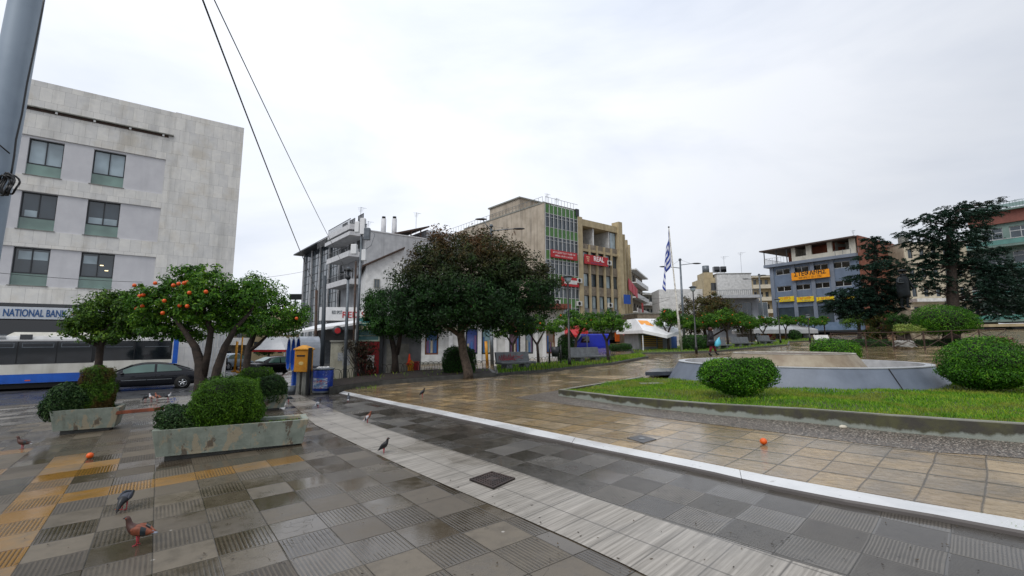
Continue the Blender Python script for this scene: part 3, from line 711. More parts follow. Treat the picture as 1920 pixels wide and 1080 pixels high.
def antenna(par, x, y, z, h=2, w=.8):
    mb = MB(); mb.tube([(x, y, z), (x, y, z + h)], .025, 5)
    for i in range(4): zz = z + h - .1 - i * .16; mb.tube([(x - w / 2 * (1 - i * .15), y, zz), (x + w / 2 * (1 - i * .15), y, zz)], .012, 4)
    mb.tube([(x, y, z + h - .05), (x + w, y + .2, z + h)], .015, 4); mb.build('roof_antenna', M['grey_metal'], par)
def marble(name, a, b, bw=.9, bh=.55, mortar=.006, off=.5, grime=.35):
    s = NT(name); sp = s.n('ShaderNodeSeparateXYZ'); s.l(s.co(), sp.inputs[0]); cb = s.n('ShaderNodeCombineXYZ'); s.l(s.math('ADD', sp.outputs[0], sp.outputs[1]), cb.inputs[0]); s.l(sp.outputs[2], cb.inputs[1])
    br = s.n('ShaderNodeTexBrick'); s.l(cb.outputs[0], br.inputs[0]); br.offset = off; br.squash = 1
    br.inputs['Color1'].default_value = (0, 0, 0, 1); br.inputs['Color2'].default_value = (1, 1, 1, 1); br.inputs['Mortar'].default_value = (0, 0, 0, 1)
    br.inputs['Scale'].default_value = 1; br.inputs['Mortar Size'].default_value = mortar; br.inputs['Brick Width'].default_value = bw; br.inputs['Row Height'].default_value = bh
    f = s.math('ADD', s.math('MULTIPLY', br.outputs[0], .28), s.math('MULTIPLY', s.noise(1.6, 7, .7, s.co(), .8), .95))
    c = s.mix(s.ramp(f, .3, .85, 0, 1), hx(a), hx(b)); c = s.mix(s.ramp(s.noise(.5, 5, .6), .52, .68, 0, grime), c, hx('b0a080'))
    c = s.mix(s.ramp(s.noise(1, 5, .6, s.co((1.2, 1.2, .15))), .5, .75, 0, grime), c, hx('6f6e68')); c = s.mix(s.math('MULTIPLY', br.outputs[1], .7), c, hx('66645f'))
    s.set(c, .45); return s.m
# ---------------------------------------------------------------- bank
M['bank_marble'] = marble('aged marble cladding', 'c3c3c2', 'e0ded8', .6, .95, .005); M['bank_plaster'] = pm('pale grey panel', 'c9c9cc', 'bebec2', 1, .6, streak=.15)
pa = P(200, 350, 31)
bk_ = Bld('bank_building', 'marble clad four storey bank office with paired dark windows, tallest at far left', 'building', (pa.x, pa.y), (.80, .60), -1.6)
h = bk_.h
_, ZT = h(200, 182); xr = h(445, 400)[0]; xl = -22; xm = h(312, 400)[0]
c2 = (h(175, 279)[0] * .5 + h(171, 345)[0] * .5, h(236, 290)[0] * .5 + h(231, 353)[0] * .5); c1 = (h(54, 257)[0] * .5 + h(47, 328)[0] * .5, h(121, 268)[0] * .5 + h(114, 336)[0] * .5)
rows = [(h(203, 349)[1], h(205, 284.5)[1]), (h(190, 443)[1], h(191, 377)[1]), (h(177, 541)[1], h(178, 474)[1])]
cols = [c1, c2]; dcol = c2[0] - c1[0]
cols = [(c1[0] - dcol * k, c1[1] - dcol * k) for k in (2, 1)] + cols
ops = [(a, b, z0, z1) for a, b in cols for z0, z1 in rows]
zb = h(190, 573)[1]           # underside of the marble storeys
mb = MB(); walls(mb, xl, xm, zb + .02, rows[0][1] + .15, ops, 0, .35); mb.build('panel_wall', M['bank_plaster'], bk_.t)
mb = MB(); mb.box(xl, xm - .02, -.09, .3, rows[0][1] + .151, ZT)
for i, (z0, z1) in enumerate(rows):
    lo = rows[i + 1][1] + .03 if i < 2 else zb
    walls(mb, xl, xm - .35, lo, z0 - .05, [], -.09, -.001)
mb.box(xm - .35, xm - .02, -.09, -.001, zb, rows[0][1] + .15)
mb.box(xm - .02, xr, -.16, 14, -.5, ZT + .02); mb.box(xl, xm - .02, .36, 14, zb + .02, ZT - .3); mb.box(xl, xm - .02, 1.25, 14, -.5, zb + .01)
mb.build('marble_cladding', M['bank_marble'], bk_.t)
xs0 = h(45, 197)[0] - 6; xs1 = h(326, 254)[0]; zs = h(185, 228)[1]
mb = MB(); mb.box(xs0, xs1, -.26, -.095, zs, zs + .07); mb.build('ledge', M['concrete'], bk_.t)
mb = MB(); mb.box(xs0, xs1 - .3, -.12, -.092, zs - .17, zs - .004); mb.build('drain_slot', M['rust'], bk_.t)
for k in range(5): mb = MB(); mb.box(xs0 + 5.6 + k * 1.9, xs0 + 5.72 + k * 1.9, -.22, -.121, zs - .16, zs - .02); mb.build('bracket', M['white'], bk_.t)
for j, (z0, z1) in enumerate(rows):
    for i, (a, b) in enumerate(cols):
        if i == 0: continue
        zt = z0 + (z1 - z0) * .32; g = M['glass_pale'] if j == 0 else M['glass']
        window(bk_.t, a, b, zt, z1, .28, M['frame_dark'], g, 1, 0, .07, .08)
        mb = MB(); mb.box(a, b, .22, .26, z0, zt - .003); mb.build('spandrel_panel', M['glass_green'], bk_.t)
        mb = MB(); mb.box(a - .08, b + .08, -.13, .24, z0 - .049, z0 - .001); mb.build('window_sill', M['concrete'], bk_.t)
        if j == 2 or j == 1:
            mb = MB(); mb.box(a + (.12 if i % 2 else .2), ((a + b) / 2 - .06) if (i + j) % 2 else b - .12, .248, .252, zt + .9 if j == 2 else zt + .08, z1 - .2 if j == 2 else zt + .5); mb.build('roller_blind', M['glass_pale'], bk_.t)
z1s, z0s = h(100, 577)[1], h(100, 599)[1]; xe = h(300, 590)[0]
M['lit'] = pm('ceiling lamp', 'ffe2a0'); M['lit'].node_tree.nodes['Principled BSDF'].inputs['Emission Color'].default_value = (1, .8, .45, 1); M['lit'].node_tree.nodes['Principled BSDF'].inputs['Emission Strength'].default_value = 2.2
a, b = cols[3]; z0, z1 = rows[2]
for fx, fz in ((.62, .66), (.78, .52)): mb = MB(); mb.box(a + (b - a) * fx - .09, a + (b - a) * fx + .09, .255, .259, z0 + (z1 - z0) * fz, z0 + (z1 - z0) * fz + .05); mb.build('lit_ceiling_lamp', M['lit'], bk_.t)
mb = MB(); mb.box(xl, xe + 3, .9, 1.2, -.5, zb - .01); mb.box(xl, xe + 3, .0, .9, z1s + .03, zb - .001); mb.build('recessed_shopfront', M['glass_dark'], bk_.t)
mb = MB(); mb.box(xl, xe, -.12, .05, z0s, z1s); mb.build('fascia_sign', pm('pale sign band', 'c3c9d0', 'b5bbc3', 1, .4), bk_.t)
mb = MB(); xa = h(134, 588)[0]; za = (z0s + z1s) / 2; mb.box(xa, h(175, 590)[0], -.135, -.12, za - .05, za + .05); mb.build('orange_sign_line', pm('ochre line', 'c08a3a'), bk_.t)
x0 = h(6, 586)[0]; x1 = h(125, 588)[0]
tx = text('sign_lettering', 'NATIONAL BANK', .62, M['ink_blue'], bk_.t, (x0, -.13, za - .21), ext=.012, off=.012); tx.scale.x = (x1 - x0) / max(tx.dimensions.x, .1)
mb = MB(); mb.box(x0 - 1.0, x0 - .22, -.14, -.121, z0s + .12, z1s - .08); mb.build('sign_emblem', pm('violet blue emblem', '3a3f8f'), bk_.t)
mb = MB()
for k in range(9): xx = h(372, 650)[0] + k * .2; mb.box(xx, xx + .1, -.2, -.165, -.3, 4.2)
mb.build('entrance_louvres', M['frame_white'], bk_.t)
# ---------------------------------------------------------------- apartment block with balconies
c0 = P(686, 500, 53)
ap = Bld('apartment_block', 'white apartment block with wrap balconies and a glass curtain wall, blank wall to the right', 'building', (c0.x, c0.y), (.78, .63), -2)
h = ap.h; ZR = h(687, 432)[1]; xr = 12.5
M['ap_wall'] = pm('weathered white render', 'b9bbbe', 'a4a6aa', 1.2, .7, streak=.5, sc_col='7c7e82'); M['slab_white'] = pm('white balcony slab', 'd0d1d3', 'bcbdc0', 2, .6, streak=.3)
LF = 17.5
lf = Fac((c0.x, c0.y), (-.63, .78))
lh = lambda px, py: (lf.hit(px, py)[0], lf.hit(px, py)[1] - ap.z0)
mb = MB(); mb.box(0, xr, .02, LF, -.5, ZR); mb.build('blank_wall', M['ap_wall'], ap.t)
mb = MB(); mb.box(-.05, xr + .05, -.04, LF + .05, ZR, ZR + .12); mb.build('parapet_cap', M['slab_white'], ap.t)
# left face is the plane x=0 of the local frame, running along +y
ylv = lambda px: lh(px, 500)[0]
yg0 = ylv(641)              # curtain wall starts here, balconies nearer
floors = [ZR - 1.0 - 3.12 * k for k in range(4)]
zsl = [lh(655, 446)[1], lh(655, 446)[1] - 3.15, lh(655, 446)[1] - 6.3, lh(655, 446)[1] - 9.45]
for k in range(3):
    z = zsl[k]; mb = MB(); mb.box(-1.9, -.02, .25, yg0 - .2, z - .12, z); mb.build('balcony_slab', M['slab_white'], ap.t)
    mb = MB(); mb.box(-2.02, -1.9, .15, yg0 - .2, z - .2, z + .42); mb.box(-1.9, 0, .12, .249, z - .2, z + .42); mb.build('balcony_edge', M['slab_white'], ap.t)
    mb = MB()
    for q in range(34): y = .2 + (yg0 - .4) * q / 33; mb.box(-1.96, -1.93, y, y + .03, z + .42, z + 1.0)
    mb.box(-1.98, -1.91, .15, yg0 - .2, z + 1.0, z + 1.05); mb.build('balcony_railing', M['black'], ap.t)
    if k < 3:
        for y in (1.2, 4.0, 6.6): window(ap.t, y, y + 1.7, z + .02 - (0 if k else 0), z + 2.2, -.03, M['frame_dark'], M['glass_dark'], 1, 0, .07, .05, 'y')
mb = MB(); mb.box(-.12, .0, 0, .9, -.5, ZR - .4); mb.build('corner_pier', M['ap_wall'], ap.t)
# curtain wall
ye = ylv(573); ze = lh(600, 468)[1] + .2
mb = MB(); mb.box(-.16, -.02, yg0, ye, 1.5, ze); mb.build('curtain_wall_glass', M['glass'], ap.t)
mb = MB()
n = 12
for q in range(n + 1): y = yg0 + (ye - yg0) * q / n; mb.box(-.2, -.161, y - .03, y + .03, 1.5, ze)
for k in range(14): z = 1.8 + k * (ze - 2) / 13; mb.box(-.215, -.201, yg0, ye, z - .03, z + .03)
mb.build('glazing_bars', M['frame_dark'], ap.t)
for q in range(5): y = yg0 + .1 + (ye - yg0 - .3) * q / 4; mb = MB(); mb.box(-.42, -.22, y - .07, y + .07, 1.5, ze); mb.build('white_fin', M['slab_white'], ap.t)
mb = MB(); mb.box(-1.5, 1.5, yg0 - .6, ye + 1.6, ze, ze + .18); mb.build('roof_eave', M['frame_dark'], ap.t)
# roof garden and pergola penthouse
mb = MB()
for q in range(24): y = .4 + 13 * q / 23; mb.box(-1.6, -1.57, y, y + .03, ZR - .3, ZR + .6)
mb.box(-1.62, -1.55, .4, 13.4, ZR + .6, ZR + .65); mb.box(-2.0, .02, .1, 9, ZR - .75, ZR - .3)
mb.build('roof_terrace', M['slab_white'], ap.t)
for (y, r) in ((1.8, .8), (4.2, .9), (6, .6), (9.5, .6)):
    p_, n_, _c = crown_points([(-1.1, y, ZR + .2 + r * .4, .5, r, r * .6)], 500, .25, .3, 30); leaves('roof_plant', p_, .2, .07, M['lf_dark'], ap.t, n_)
hx0 = h(765, 420)[0]; hx1 = h(852, 420)[0]; zt = h(800, 415)[1]
mb = MB(); mb.box(hx0 + 4.2, hx1 + 3, 3, 12, ZR + .1, zt - .3); mb.build('penthouse_wall', M['ap_wall'], ap.t)
mb = MB(); mb.add([(hx0 - .6, 2.2, zt - 1.5), (hx0 + 4.2, 2.2, zt + .1), (hx0 + 4.2, 11, zt + .1), (hx0 - .6, 11, zt - 1.5), (hx0 - .6, 2.2, zt - 1.7), (hx0 + 4.2, 2.2, zt - .1), (hx0 + 4.2, 11, zt - .1), (hx0 - .6, 11, zt - 1.7)], [(0, 1, 2, 3), (7, 6, 5, 4), (0, 4, 5, 1), (3, 2, 6, 7), (0, 3, 7, 4), (1, 5, 6, 2)]); mb.build('pergola_roof', M['rust'], ap.t)
for x in (hx0, hx0 + 1.6, hx0 + 3.0): mb = MB(); mb.box(x, x + .12, 2.4, 2.52, ZR, zt - 1.5 + (x - hx0) * .33); mb.build('pergola_post', M['rust'], ap.t)
for px in (751, 772): x = h(px, 405)[0]; mb = MB(); mb.tube([(x, 5, ZR), (x, 5, h(px, 404)[1] + .6)], .32, 10); c = mb.build('chimney', M['slab_white'], ap.t, True); mb = MB(); mb.tube([(x, 5, h(px, 404)[1] + .62), (x, 5, h(px, 404)[1] + .9)], .25, 8); mb.build('chimney_pot', M['black_matt'], c)
for px, hh in ((690, 3.4), (705, 1.8), (797, 3)): antenna(ap.t, h(px, 430)[0], 2.5, ZR + (1 if px == 797 else 0), hh)
# ---------------------------------------------------------------- low white house between
c1_ = P(684, 560, 40)
hs = Bld('white_house', 'low white house with a sloping tiled gable end behind the big dark tree', 'building', (c1_.x, c1_.y), (.93, .37), -1.5); h = hs.h
za, zb_ = h(686, 493)[1], h(740, 470)[1]; xb = h(740, 470)[0]; zslope = (zb_ - za) / xb
x2 = xb * 1.35
mb = MB(); mb.add([(0, 0, -.3), (x2, 0, -.3), (x2, 0, za + zslope * x2 - .25), (0, 0, za - .25), (0, 8, -.3), (x2, 8, -.3), (x2, 8, za + zslope * x2 - .25), (0, 8, za - .25)], [(0, 1, 2, 3), (5, 4, 7, 6), (0, 3, 7, 4), (1, 5, 6, 2), (3, 2, 6, 7)]); mb.build('wall', M['white'], hs.t)
mb = MB(); mb.add([(-.35, -.4, za - .1 - .35 * zslope), (x2, -.4, za + zslope * x2 - .1), (x2, 8, za + zslope * x2 - .1), (-.35, 8, za - .1 - .35 * zslope), (-.35, -.4, za - .24 - .35 * zslope), (x2, -.4, za + zslope * x2 - .24), (x2, 8, za + zslope * x2 - .24), (-.35, 8, za - .24 - .35 * zslope)], [(0, 1, 2, 3), (7, 6, 5, 4), (0, 4, 5, 1), (0, 3, 7, 4), (3, 2, 6, 7), (1, 5, 6, 2)]); mb.build('roof', M['rust'], hs.t)
window(hs.t, h(701, 530)[0], h(712, 530)[0], h(700, 540)[1], h(700, 523)[1], -.03, M['concrete'], M['glass'])
# ---------------------------------------------------------------- beige office block, green glazed bay
c2_ = P(1021, 450, 60)
of = Bld('office_block', 'five storey beige office block with green panelled glazed bay and red advertising boards', 'building', (c2_.x, c2_.y), (.78, .63), -1.2); h = of.h
ZR = h(1022, 380)[1]; xg = h(1085, 440)[0]; xc = h(1160, 500)[0]
M['beige'] = pm('grimy beige render', 'b5aa9a', '9b9080', .6, .8, streak=.6, sc_col='3f3c38'); M['beige2'] = pm('yellowish concrete frame', 'b3a584', '9a8c70', 1, .75, streak=.45, sc_col='5d5342')
M['green'] = pm('green spandrel panel', '4c7a3c', '3f6a33', 1, .45); M['stone_panel'] = pm('brownish stone panel', '8e8474', '6c6255', 2.5, .7, streak=.4)
_l2 = Fac((c2_.x, c2_.y), (-.63, .78)); ly = _l2.hit(940, 430)[0]
mb = MB(); mb.box(0, xg - .02, .25, ly + 22, -.5, ZR - .05); mb.box(-.02, .12, 0, .25, -.5, ZR); mb.build('party_wall', M['beige'], of.t)
mb = MB(); mb.box(0, xg, .0, .2, ZR, ZR + .1); mb.box(-.06, .0, -.05, ly + 10, ZR - .05, ZR + .14); mb.build('parapet', M['concrete'], of.t)
fl = 3.12; zt0 = ZR - .1
pitch = (xg - .35) / 8
mg = MB(); mf = MB(); mp_ = MB()
for k in range(6):
    zt = zt0 - k * fl * 1.0
    mg.box(.14, xg - .22, .05, .2, zt - 1.25, zt); mp_.box(.14, xg - .22, .1, .2, zt - fl, zt - 1.25)
    mf.box(.14, xg - .22, .02, .049, zt - 1.30, zt - 1.22); mf.box(.14, xg - .22, .02, .049, zt - 1.75, zt - 1.69); mf.box(.14, xg - .22, .02, .049, zt - fl, zt - fl + .06)
for q in range(9): x = .14 + pitch * q; mf.box(x - .045, x + .045, -.06, .019, zt0 - 6 * fl, zt0)
mg.build('green_spandrels', M['green'], of.t); mf.build('mullions', M['frame_white'], of.t); mp_.build('glazing', M['glass'], of.t)
mb = MB(); mb.box(xg - .2, xg + .55, -.25, .6, -.5, ZR - .9); mb.build('bay_pier', M['beige2'], of.t)
mb = MB(); mb.box(xg - .5, xg + .1, -.1, .5, ZR - .89, ZR + .2); mb.build('dark_parapet_end', M['frame_dark'], of.t)
# beige part
ZB = h(1090, 410)[1]; x0 = xg + .55; bays = 5; bw = (xc - x0) / bays
zr = [ZB - 1.15 - k * 3.12 for k in range(6)]
mb = MB(); mb.box(x0, xc, 3.6, 14, -.5, ZB - .1); mb.box(x0, xc, .0, 4, ZB - .95, ZB); mb.box(x0, xc, 0, 3.6, zr[1] - .35, zr[1] + .0); mb.build('core_wall', M['beige2'], of.t)
mb = MB(); mb.box(x0 + bw * 1.7, x0 + bw * 1.85, .3, 3.6, zr[1], ZB - .95); mb.box(x0 + bw * 3.9, x0 + bw * 4.0, .3, 3.6, zr[1], ZB - .95); mb.build('terrace_partition', M['white'], of.t)
mp2 = MB(); mp2.box(x0, xc, .1, .3, zr[1], zr[1] + .75); mp2.build('terrace_balustrade', M['stone_panel'], of.t)
window(of.t, x0 + bw * 4.05, xc - .25, zr[1] + .8, ZB - 1.0, .35, M['frame_dark'], M['glass_pale'], 0)
for k in range(1, 6):
    zt = zr[k] - .35; col = M['grey_paint'] if k >= 3 else M['stone_panel']
    mb = MB(); mb.box(x0, xc, .2, .6, zt - 3.12 + .001, zt - 1.85); mb.build('spandrel_wall', col, of.t)
    for b_ in range(bays):
        a = x0 + bw * b_; 
        window(of.t, a + .12, a + bw - .12, zt - 1.849, zt - .02, .42, M['frame_dark'], M['glass'] if (b_ * k) % 3 else M['glass_pale'], 0 if k < 3 else 1, 0, .06)
for b_ in range(bays + 1): a = x0 + bw * b_; mb = MB(); mb.box(a - .12, a + .12, -.1, .199 if b_ not in (0,) else .199, 3.2, zr[1] + (.7 if 0 < b_ < bays else 1.2)); mb.build('facade_rib', M['beige2'], of.t)
mb = MB(); mb.box(xc - .1, xc + .75, -.35, 1.0, 3, h(1155, 416)[1]); mb.build('corner_pier', M['beige2'], of.t)
# canopy over the shops and ground floor
mb = MB(); mb.box(xg, xc + .9, -.9, .19, 3.9, 5.1); mb.build('shop_canopy', M['grey_paint'], of.t)
mb = MB(); mb.box(0, xc, .25, .6, -.5, 3.3); mb.build('shop_glazing', M['glass_dark'], of.t)
mb = MB(); mb.box(xc - 2.6, xc + .6, -1.0, -.92, 2.6, 3.85); mb.build('orange_shop_sign', pm('orange shop fascia', 'd9641a'), of.t)
# side that runs on along the street, stepped piers
u3 = Vector((.33, .944, 0)).normalized(); A3 = Vector((c2_.x, c2_.y, 0)) + Vector((.78, .63, 0)).normalized() * (xc + .75)
f3 = Fac(A3, u3)
of3 = Bld('office_block_wing', 'beige office wing with stepped roof fins and pink banners receding down the street', 'building', (A3.x, A3.y), (u3.x, u3.y), -1.2); h3 = of3.h
L3 = min(60, h3(1186, 560)[0]); ZW = h3(1158, 440)[1]
mb = MB(); walls(mb, .3, L3, -.5, ZW, [(x, x + 2.2, z, z + 1.6) for x in [1.5 + 4 * i for i in range(int(L3 / 4))] for z in [ZW - 2.8 - 3.1 * k for k in range(5)]], 0, .3); mb.box(.3, L3, .9, 9, -.5, ZW - .3); mb.build('wall', M['beige2'], of3.t)
mb = MB()
for x in [1.5 + 4 * i for i in range(int(L3 / 4))]:
    for z in [ZW - 2.8 - 3.1 * k for k in range(5)]: mb.box(x, x + 2.2, .25, .29, z, z + 1.6)
mb.build('window_panes', M['glass'], of3.t)
for i, x in enumerate([1.2 + 4.3 * i for i in range(int(L3 / 4.3))]): mb = MB(); mb.box(x - .35, x + .35, -.5, .6, 3, ZW + 1.1); mb.build('roof_fin', M['beige2'], of3.t)
for i in range(3): mb = MB(); a = 4 + i * 6.2; mb.box(a, a + 5.2, -.62, -.52, ZW - 7.2, ZW - 5.4); mb.build('banner', pm('pink red banner', 'c44a58', 'b8404e'), of3.t)
mb = MB(); mb.box(.3, L3, -1.2, -.02, 3.6, 4.3); mb.build('street_canopy', M['grey_paint'], of3.t)
# boards on the office block
zq = h(1050, 478)[1]
def board(px0, px1, zc, hgt, mat, name='advertising_board', lines=(), sub=M['ink_white'], y=-.14):
    a, b = h(px0, 480)[0], h(px1, 480)[0]; mb = MB(); mb.box(a, b, y - .12, y, zc - hgt / 2, zc + hgt / 2); o = mb.build(name, mat, of.t, bevel=.02)
    for (s_, size, dz, mt, sx) in lines:
        if not s_: strokes('lettering', (b - a) * sx, size, mt, o, ((a + b) / 2, y - .126, zc + dz), int(size * 90 + dz * 50)); continue
        tx = text('lettering', s_, size, mt, o, ((a + b) / 2, y - .128, zc + dz), ext=.006, align='CENTER', off=size * .02); tx.scale.x = sx
    return o, a, b
board(1031, 1080, zq, 1.05, M['red'], lines=(('', .24, .1, M['ink_white'], .86), ('', .22, -.33, M['ink_white'], .7)))
o, a, b = board(1093, 1137, h(1115, 489)[1], 1.35, M['red'], lines=(('REAL', 1.0, -.12, M['ink_white'], 1.0), ('', .16, -.5, M['ink_blue'], .5)), y=-.2)
for tx in [q for q in bpy.data.objects if q.parent == o and 'lettering' in q.name][:1]: tx.location.x += .45
zc = h(1100, 488)[1]
for i in range(3): mb = MB(); mb.box(a + .35 + i * .1, a + 1.0 - i * .05, -.335, -.321, zc + .35 - i * .28, zc + .5 - i * .28); mb.build('sign_mark', pm('peach sign mark', 'e8b090'), of.t)
o, a, b = board(1050, 1082, h(1066, 529)[1], 1.25, M['red'])
mb = MB(); zc = h(1066, 529)[1]; mb.box(a + .5, b - .4, -.275, -.262, zc - .28, zc + .25); mb.build('sign_plate', M['white'], of.t)
mb = MB(); a, b = h(1160, 565)[0], h(1172, 565)[0]; mb.box(xc - .6, xc + .9, -1.3, -1.18, h(1165, 571)[1], h(1165, 554)[1]); mb.build('projecting_blue_sign', M['blue'], of.t)
for px, py in ((1139, 494), (1083, 527), (1083, 570), (1141, 573), (1042, 567)): x, z = h(px, py); acunit(of.t, x - .4, -.1, z - .3, 1.15)
for px, hh in ((1040, 2), (1058, 1.7), (972, 1.7)):
    antenna(of.t, h(px, 380)[0] if px > 1000 else .5, 1.5 if px > 1000 else 12, ZR, hh, .9)
mb = MB()
for q in range(30): mb.box(.02, .05, .3 + q * .8, .33 + q * .8, ZR + .1, ZR + .9)
mb.box(.02, .05, .3, 24, ZR + .86, ZR + .9)
for q in range(10): mb.box(.3 + q * .6, .33 + q * .6, .06, .09, ZR + .1, ZR + .9)
mb.box(.3, xg, .06, .09, ZR + .86, ZR + .9); mb.build('roof_railing', M['grey_metal'], of.t)
y1 = _l2.hit(940, 400)[0]; y2 = _l2.hit(926, 400)[0]
mb = MB(); mb.box(.2, 6, y1 - 4, y1 + 3.2, ZR - .1, ZR + 1.9); mb.build('stair_head', M['beige'], of.t); mb = MB(); mb.box(0, 6.2, y1 - 4.2, y1 + 3.4, ZR + 1.9, ZR + 2.1); mb.build('stair_head_roof', M['concrete'], of.t)
# ---------------------------------------------------------------- buildings further down that street
def simple_block(name, label, px0, px1, pyt, Y, u, mat, floors_, depth=10, z0=-1, band=None, wcol='glass', nb=4, balc=False, frame='frame_dark', fh=3.1, ww=.55, cat='building'):
    A = P(px0, pyt, Y); b = Bld(name, label, cat, (A.x, A.y), u, z0); x1 = b.h(px1, pyt)[0]; zt = A.z - z0
    ops = []; pit_ = x1 / nb
    for k in range(floors_):
        for q in range(nb): c = pit_ * (q + .5); ops.append((c - pit_ * ww / 2, c + pit_ * ww / 2, zt - 2.5 - k * fh, zt - 1.0 - k * fh))
    mb = MB(); walls(mb, 0, x1, -.5, zt, ops, 0, .3); mb.box(0, x1, .31, depth, -.5, zt - .2); mb.box(0, .05, .3, depth, -.5, zt); mb.build('wall', mat, b.t)
    for o in ops: window(b.t, o[0], o[1], o[2], o[3], .22, M[frame], M[wcol], 1, 0, .06)
    if balc:
        for k in range(floors_ + 1):
            z = zt - k * fh - (.0 if k else .3); mb = MB(); mb.box(-.2, x1 + .2, -1.3, -.002, z - .2, z); mb.box(-.2, x1 + .2, -1.4, -1.3, z - .2, z + (.75 if k else .1)); mb.build('balcony', band or M['white'], b.t)
    mb = MB(); mb.box(-.1, x1 + .1, -.1, depth, zt, zt + .15); mb.build('parapet', M['concrete'], b.t)
    return b, x1, zt
b, x1, zt = simple_block('far_apartments', 'brown grey apartment house with balconies behind the end of the beige wing', 1180, 1203, 502, 98, (.4, .91), M['stone_panel'], 5, 12, 0, nb=5, balc=True)
mb = MB(); mb.box(1, 3, -2.2, -2.1, zt - 9.5, zt - 7.5); mb.build('red_sign', M['red'], b.t)
simple_block('far_apartments', 'small pale block far down the street left of the flagpole', 1203, 1224, 549, 120, (.8, .6), M['concrete'], 2, 10, 0, nb=3, balc=True)
simple_block('far_house', 'low brownish house just behind the white kiosk canopy', 1196, 1262, 588, 62, (.95, .2), M['stone_panel'], 1, 8, 0, nb=3)
# ---------------------------------------------------------------- white block, grey villa, far flats
b, x1, zt = simple_block('white_block', 'large blank white block with rooftop tanks, right of the street lamps', 1344, 1408, 514, 95, (.99, -.08), M['white'], 0, 14, 0)
for px, hh in ((1369, 4.2), (1402, 5)): antenna(b.t, b.h(px, 510)[0], 3, zt, hh, 1.2)
a0 = b.h(1322, 520)[0]; mb = MB(); mb.box(a0, -.02, 1, 9, -.5, zt - .6); mb.box(a0 + .3, -.3, 1.4, 6, zt - .6, zt + .6); mb.build('stair_tower', M['beige2'], b.t)
mb = MB(); mb.tube([(a0 + 1.2, 3, zt + .6), (a0 + 1.2, 3, zt + 2.2)], .7, 10); mb.build('water_tank', M['grey_metal'], b.t, True)
for q in (0, 1): mb = MB(); mb.box(a0 + 2.6 + q * 1.4, a0 + 3.7 + q * 1.4, 2, 3, zt + .7, zt + 1.9); mb.build('solar_panel', M['glass_dark'], b.t)
for z in (zt - 3.2, zt - 6.2): window(b.t, a0 + 1.4, a0 + 2.4, z, z + 1.5, .95, M['frame_dark'], M['glass_dark'], 0); window(b.t, a0 + 3.4, a0 + 4.2, z, z + 1.5, .95, M['frame_dark'], M['glass_dark'], 0)
mb = MB(); mb.box(a0 - 9, a0 - .02, 2, 9, -.5, b.h(1310, 540)[1]); mb.build('low_wing', M['white'], b.t)
A = P(1338, 555, 80); vb = Bld('grey_villa', 'grey two storey house with flat overhanging roof terrace below the white block', 'building', (A.x, A.y), (.99, -.1), 0); h = vb.h
x1 = h(1412, 560)[0]; z1 = h(1380, 556)[1]; M['villa'] = pm('grey villa render', '80858c', '6f747b', 1, .6, streak=.3)
ops = [(x, x + 1.6, z1 - 3.6, z1 - 1.0) for x in (2, 4.6, 7.2)]
mb = MB(); walls(mb, .5, x1 + 1, -.5, z1 - .4, ops, 0, .3); mb.box(.5, x1 + 1, .5, 9, -.5, z1 - .4); mb.build('wall', M['villa'], vb.t)
for o in ops: window(vb.t, *o, .2, M['frame_white'], M['glass'], 1)
mb = MB(); mb.box(-1.2, x1 + .6, -2.2, 9, z1 - .4, z1 + .1); mb.build('roof_slab', pm('pale slab', 'a7abb0'), vb.t)
mb = MB()
for q in range(26): x = -1 + q * (x1 + 1.4) / 25; mb.box(x, x + .04, -2.1, -2.06, z1 + .1, z1 + .9)
mb.box(-1, x1 + .5, -2.12, -2.04, z1 + .9, z1 + .96); mb.build('terrace_railing', M['grey_metal'], vb.t)
mb = MB(); mb.box(0, x1 + 1, -2, -.01, z1 - 4.5, z1 - 4.2); mb.box(0, x1 + 1, -2.1, -2, z1 - 4.5, z1 - 3.4); mb.build('balcony', M['villa'], vb.t)
simple_block('flats', 'cream block of flats with long balconies, left of the blue building', 1409, 1452, 518, 118, (.95, -.2), M['beige2'], 5, 12, 0, band=pm('cream balcony', 'c9c2b0'), nb=4, balc=True)
# ---------------------------------------------------------------- blue corner building
A = P(1447, 560, 84); bb = Bld('blue_building', 'blue grey corner building with yellow and orange shop boards', 'building', (A.x, A.y), (.53, -.85), 0); h = bb.h
M['bluewall'] = pm('slate blue render', '66758a', '5a687c', .8, .6, streak=.3); M['bb_pil'] = pm('grey pilaster', '737c8a', '67707e', 1, .6)
zc = h(1446, 497)[1]; xe = h(1603, 470)[0] ; 
def xx(px): return h(px, 540)[0]
bays = [(xx(1455), xx(1485)), (xx(1490), xx(1521)), (xx(1526), xx(1558)), (xx(1564), xx(1600))]
zw = [(h(1470, 515)[1], h(1470, 504)[1]), (h(1475, 546)[1], h(1475, 536)[1])]
mbw = MB(); ops = []
for a, b in bays:
    m_ = (b - a) * .05
    for z0, z1 in zw: ops.append((a + m_, b - m_, z0, z1))
zg = h(1470, 577)[1]
mb = MB(); walls(mb, 0, xe + .3, zg, zc - .5, ops, 0, .3); mb.box(0, xe + .3, .31, 16, -.5, zc - .6); mb.build('wall', M['bluewall'], bb.t)
for o in ops: window(bb.t, *o, .2, M['frame_white'], M['glass_dark'], 1, 0, .09)
for p0 in (1447, 1487, 1523, 1560): x = xx(p0); mb = MB(); mb.box(x, x + .6, -.18, -.001, 3.2, zc - .5); mb.build('pilaster', M['bb_pil'], bb.t)
mb = MB(); mb.box(xe + .301, xe + .5, .2, 16, 3, zt_b if False else zc + 2.9); mb.build('brick_side_wall', pm('raw brick side wall', '73402f', '8a5a48', 1.4, .85, streak=.4), bb.t)
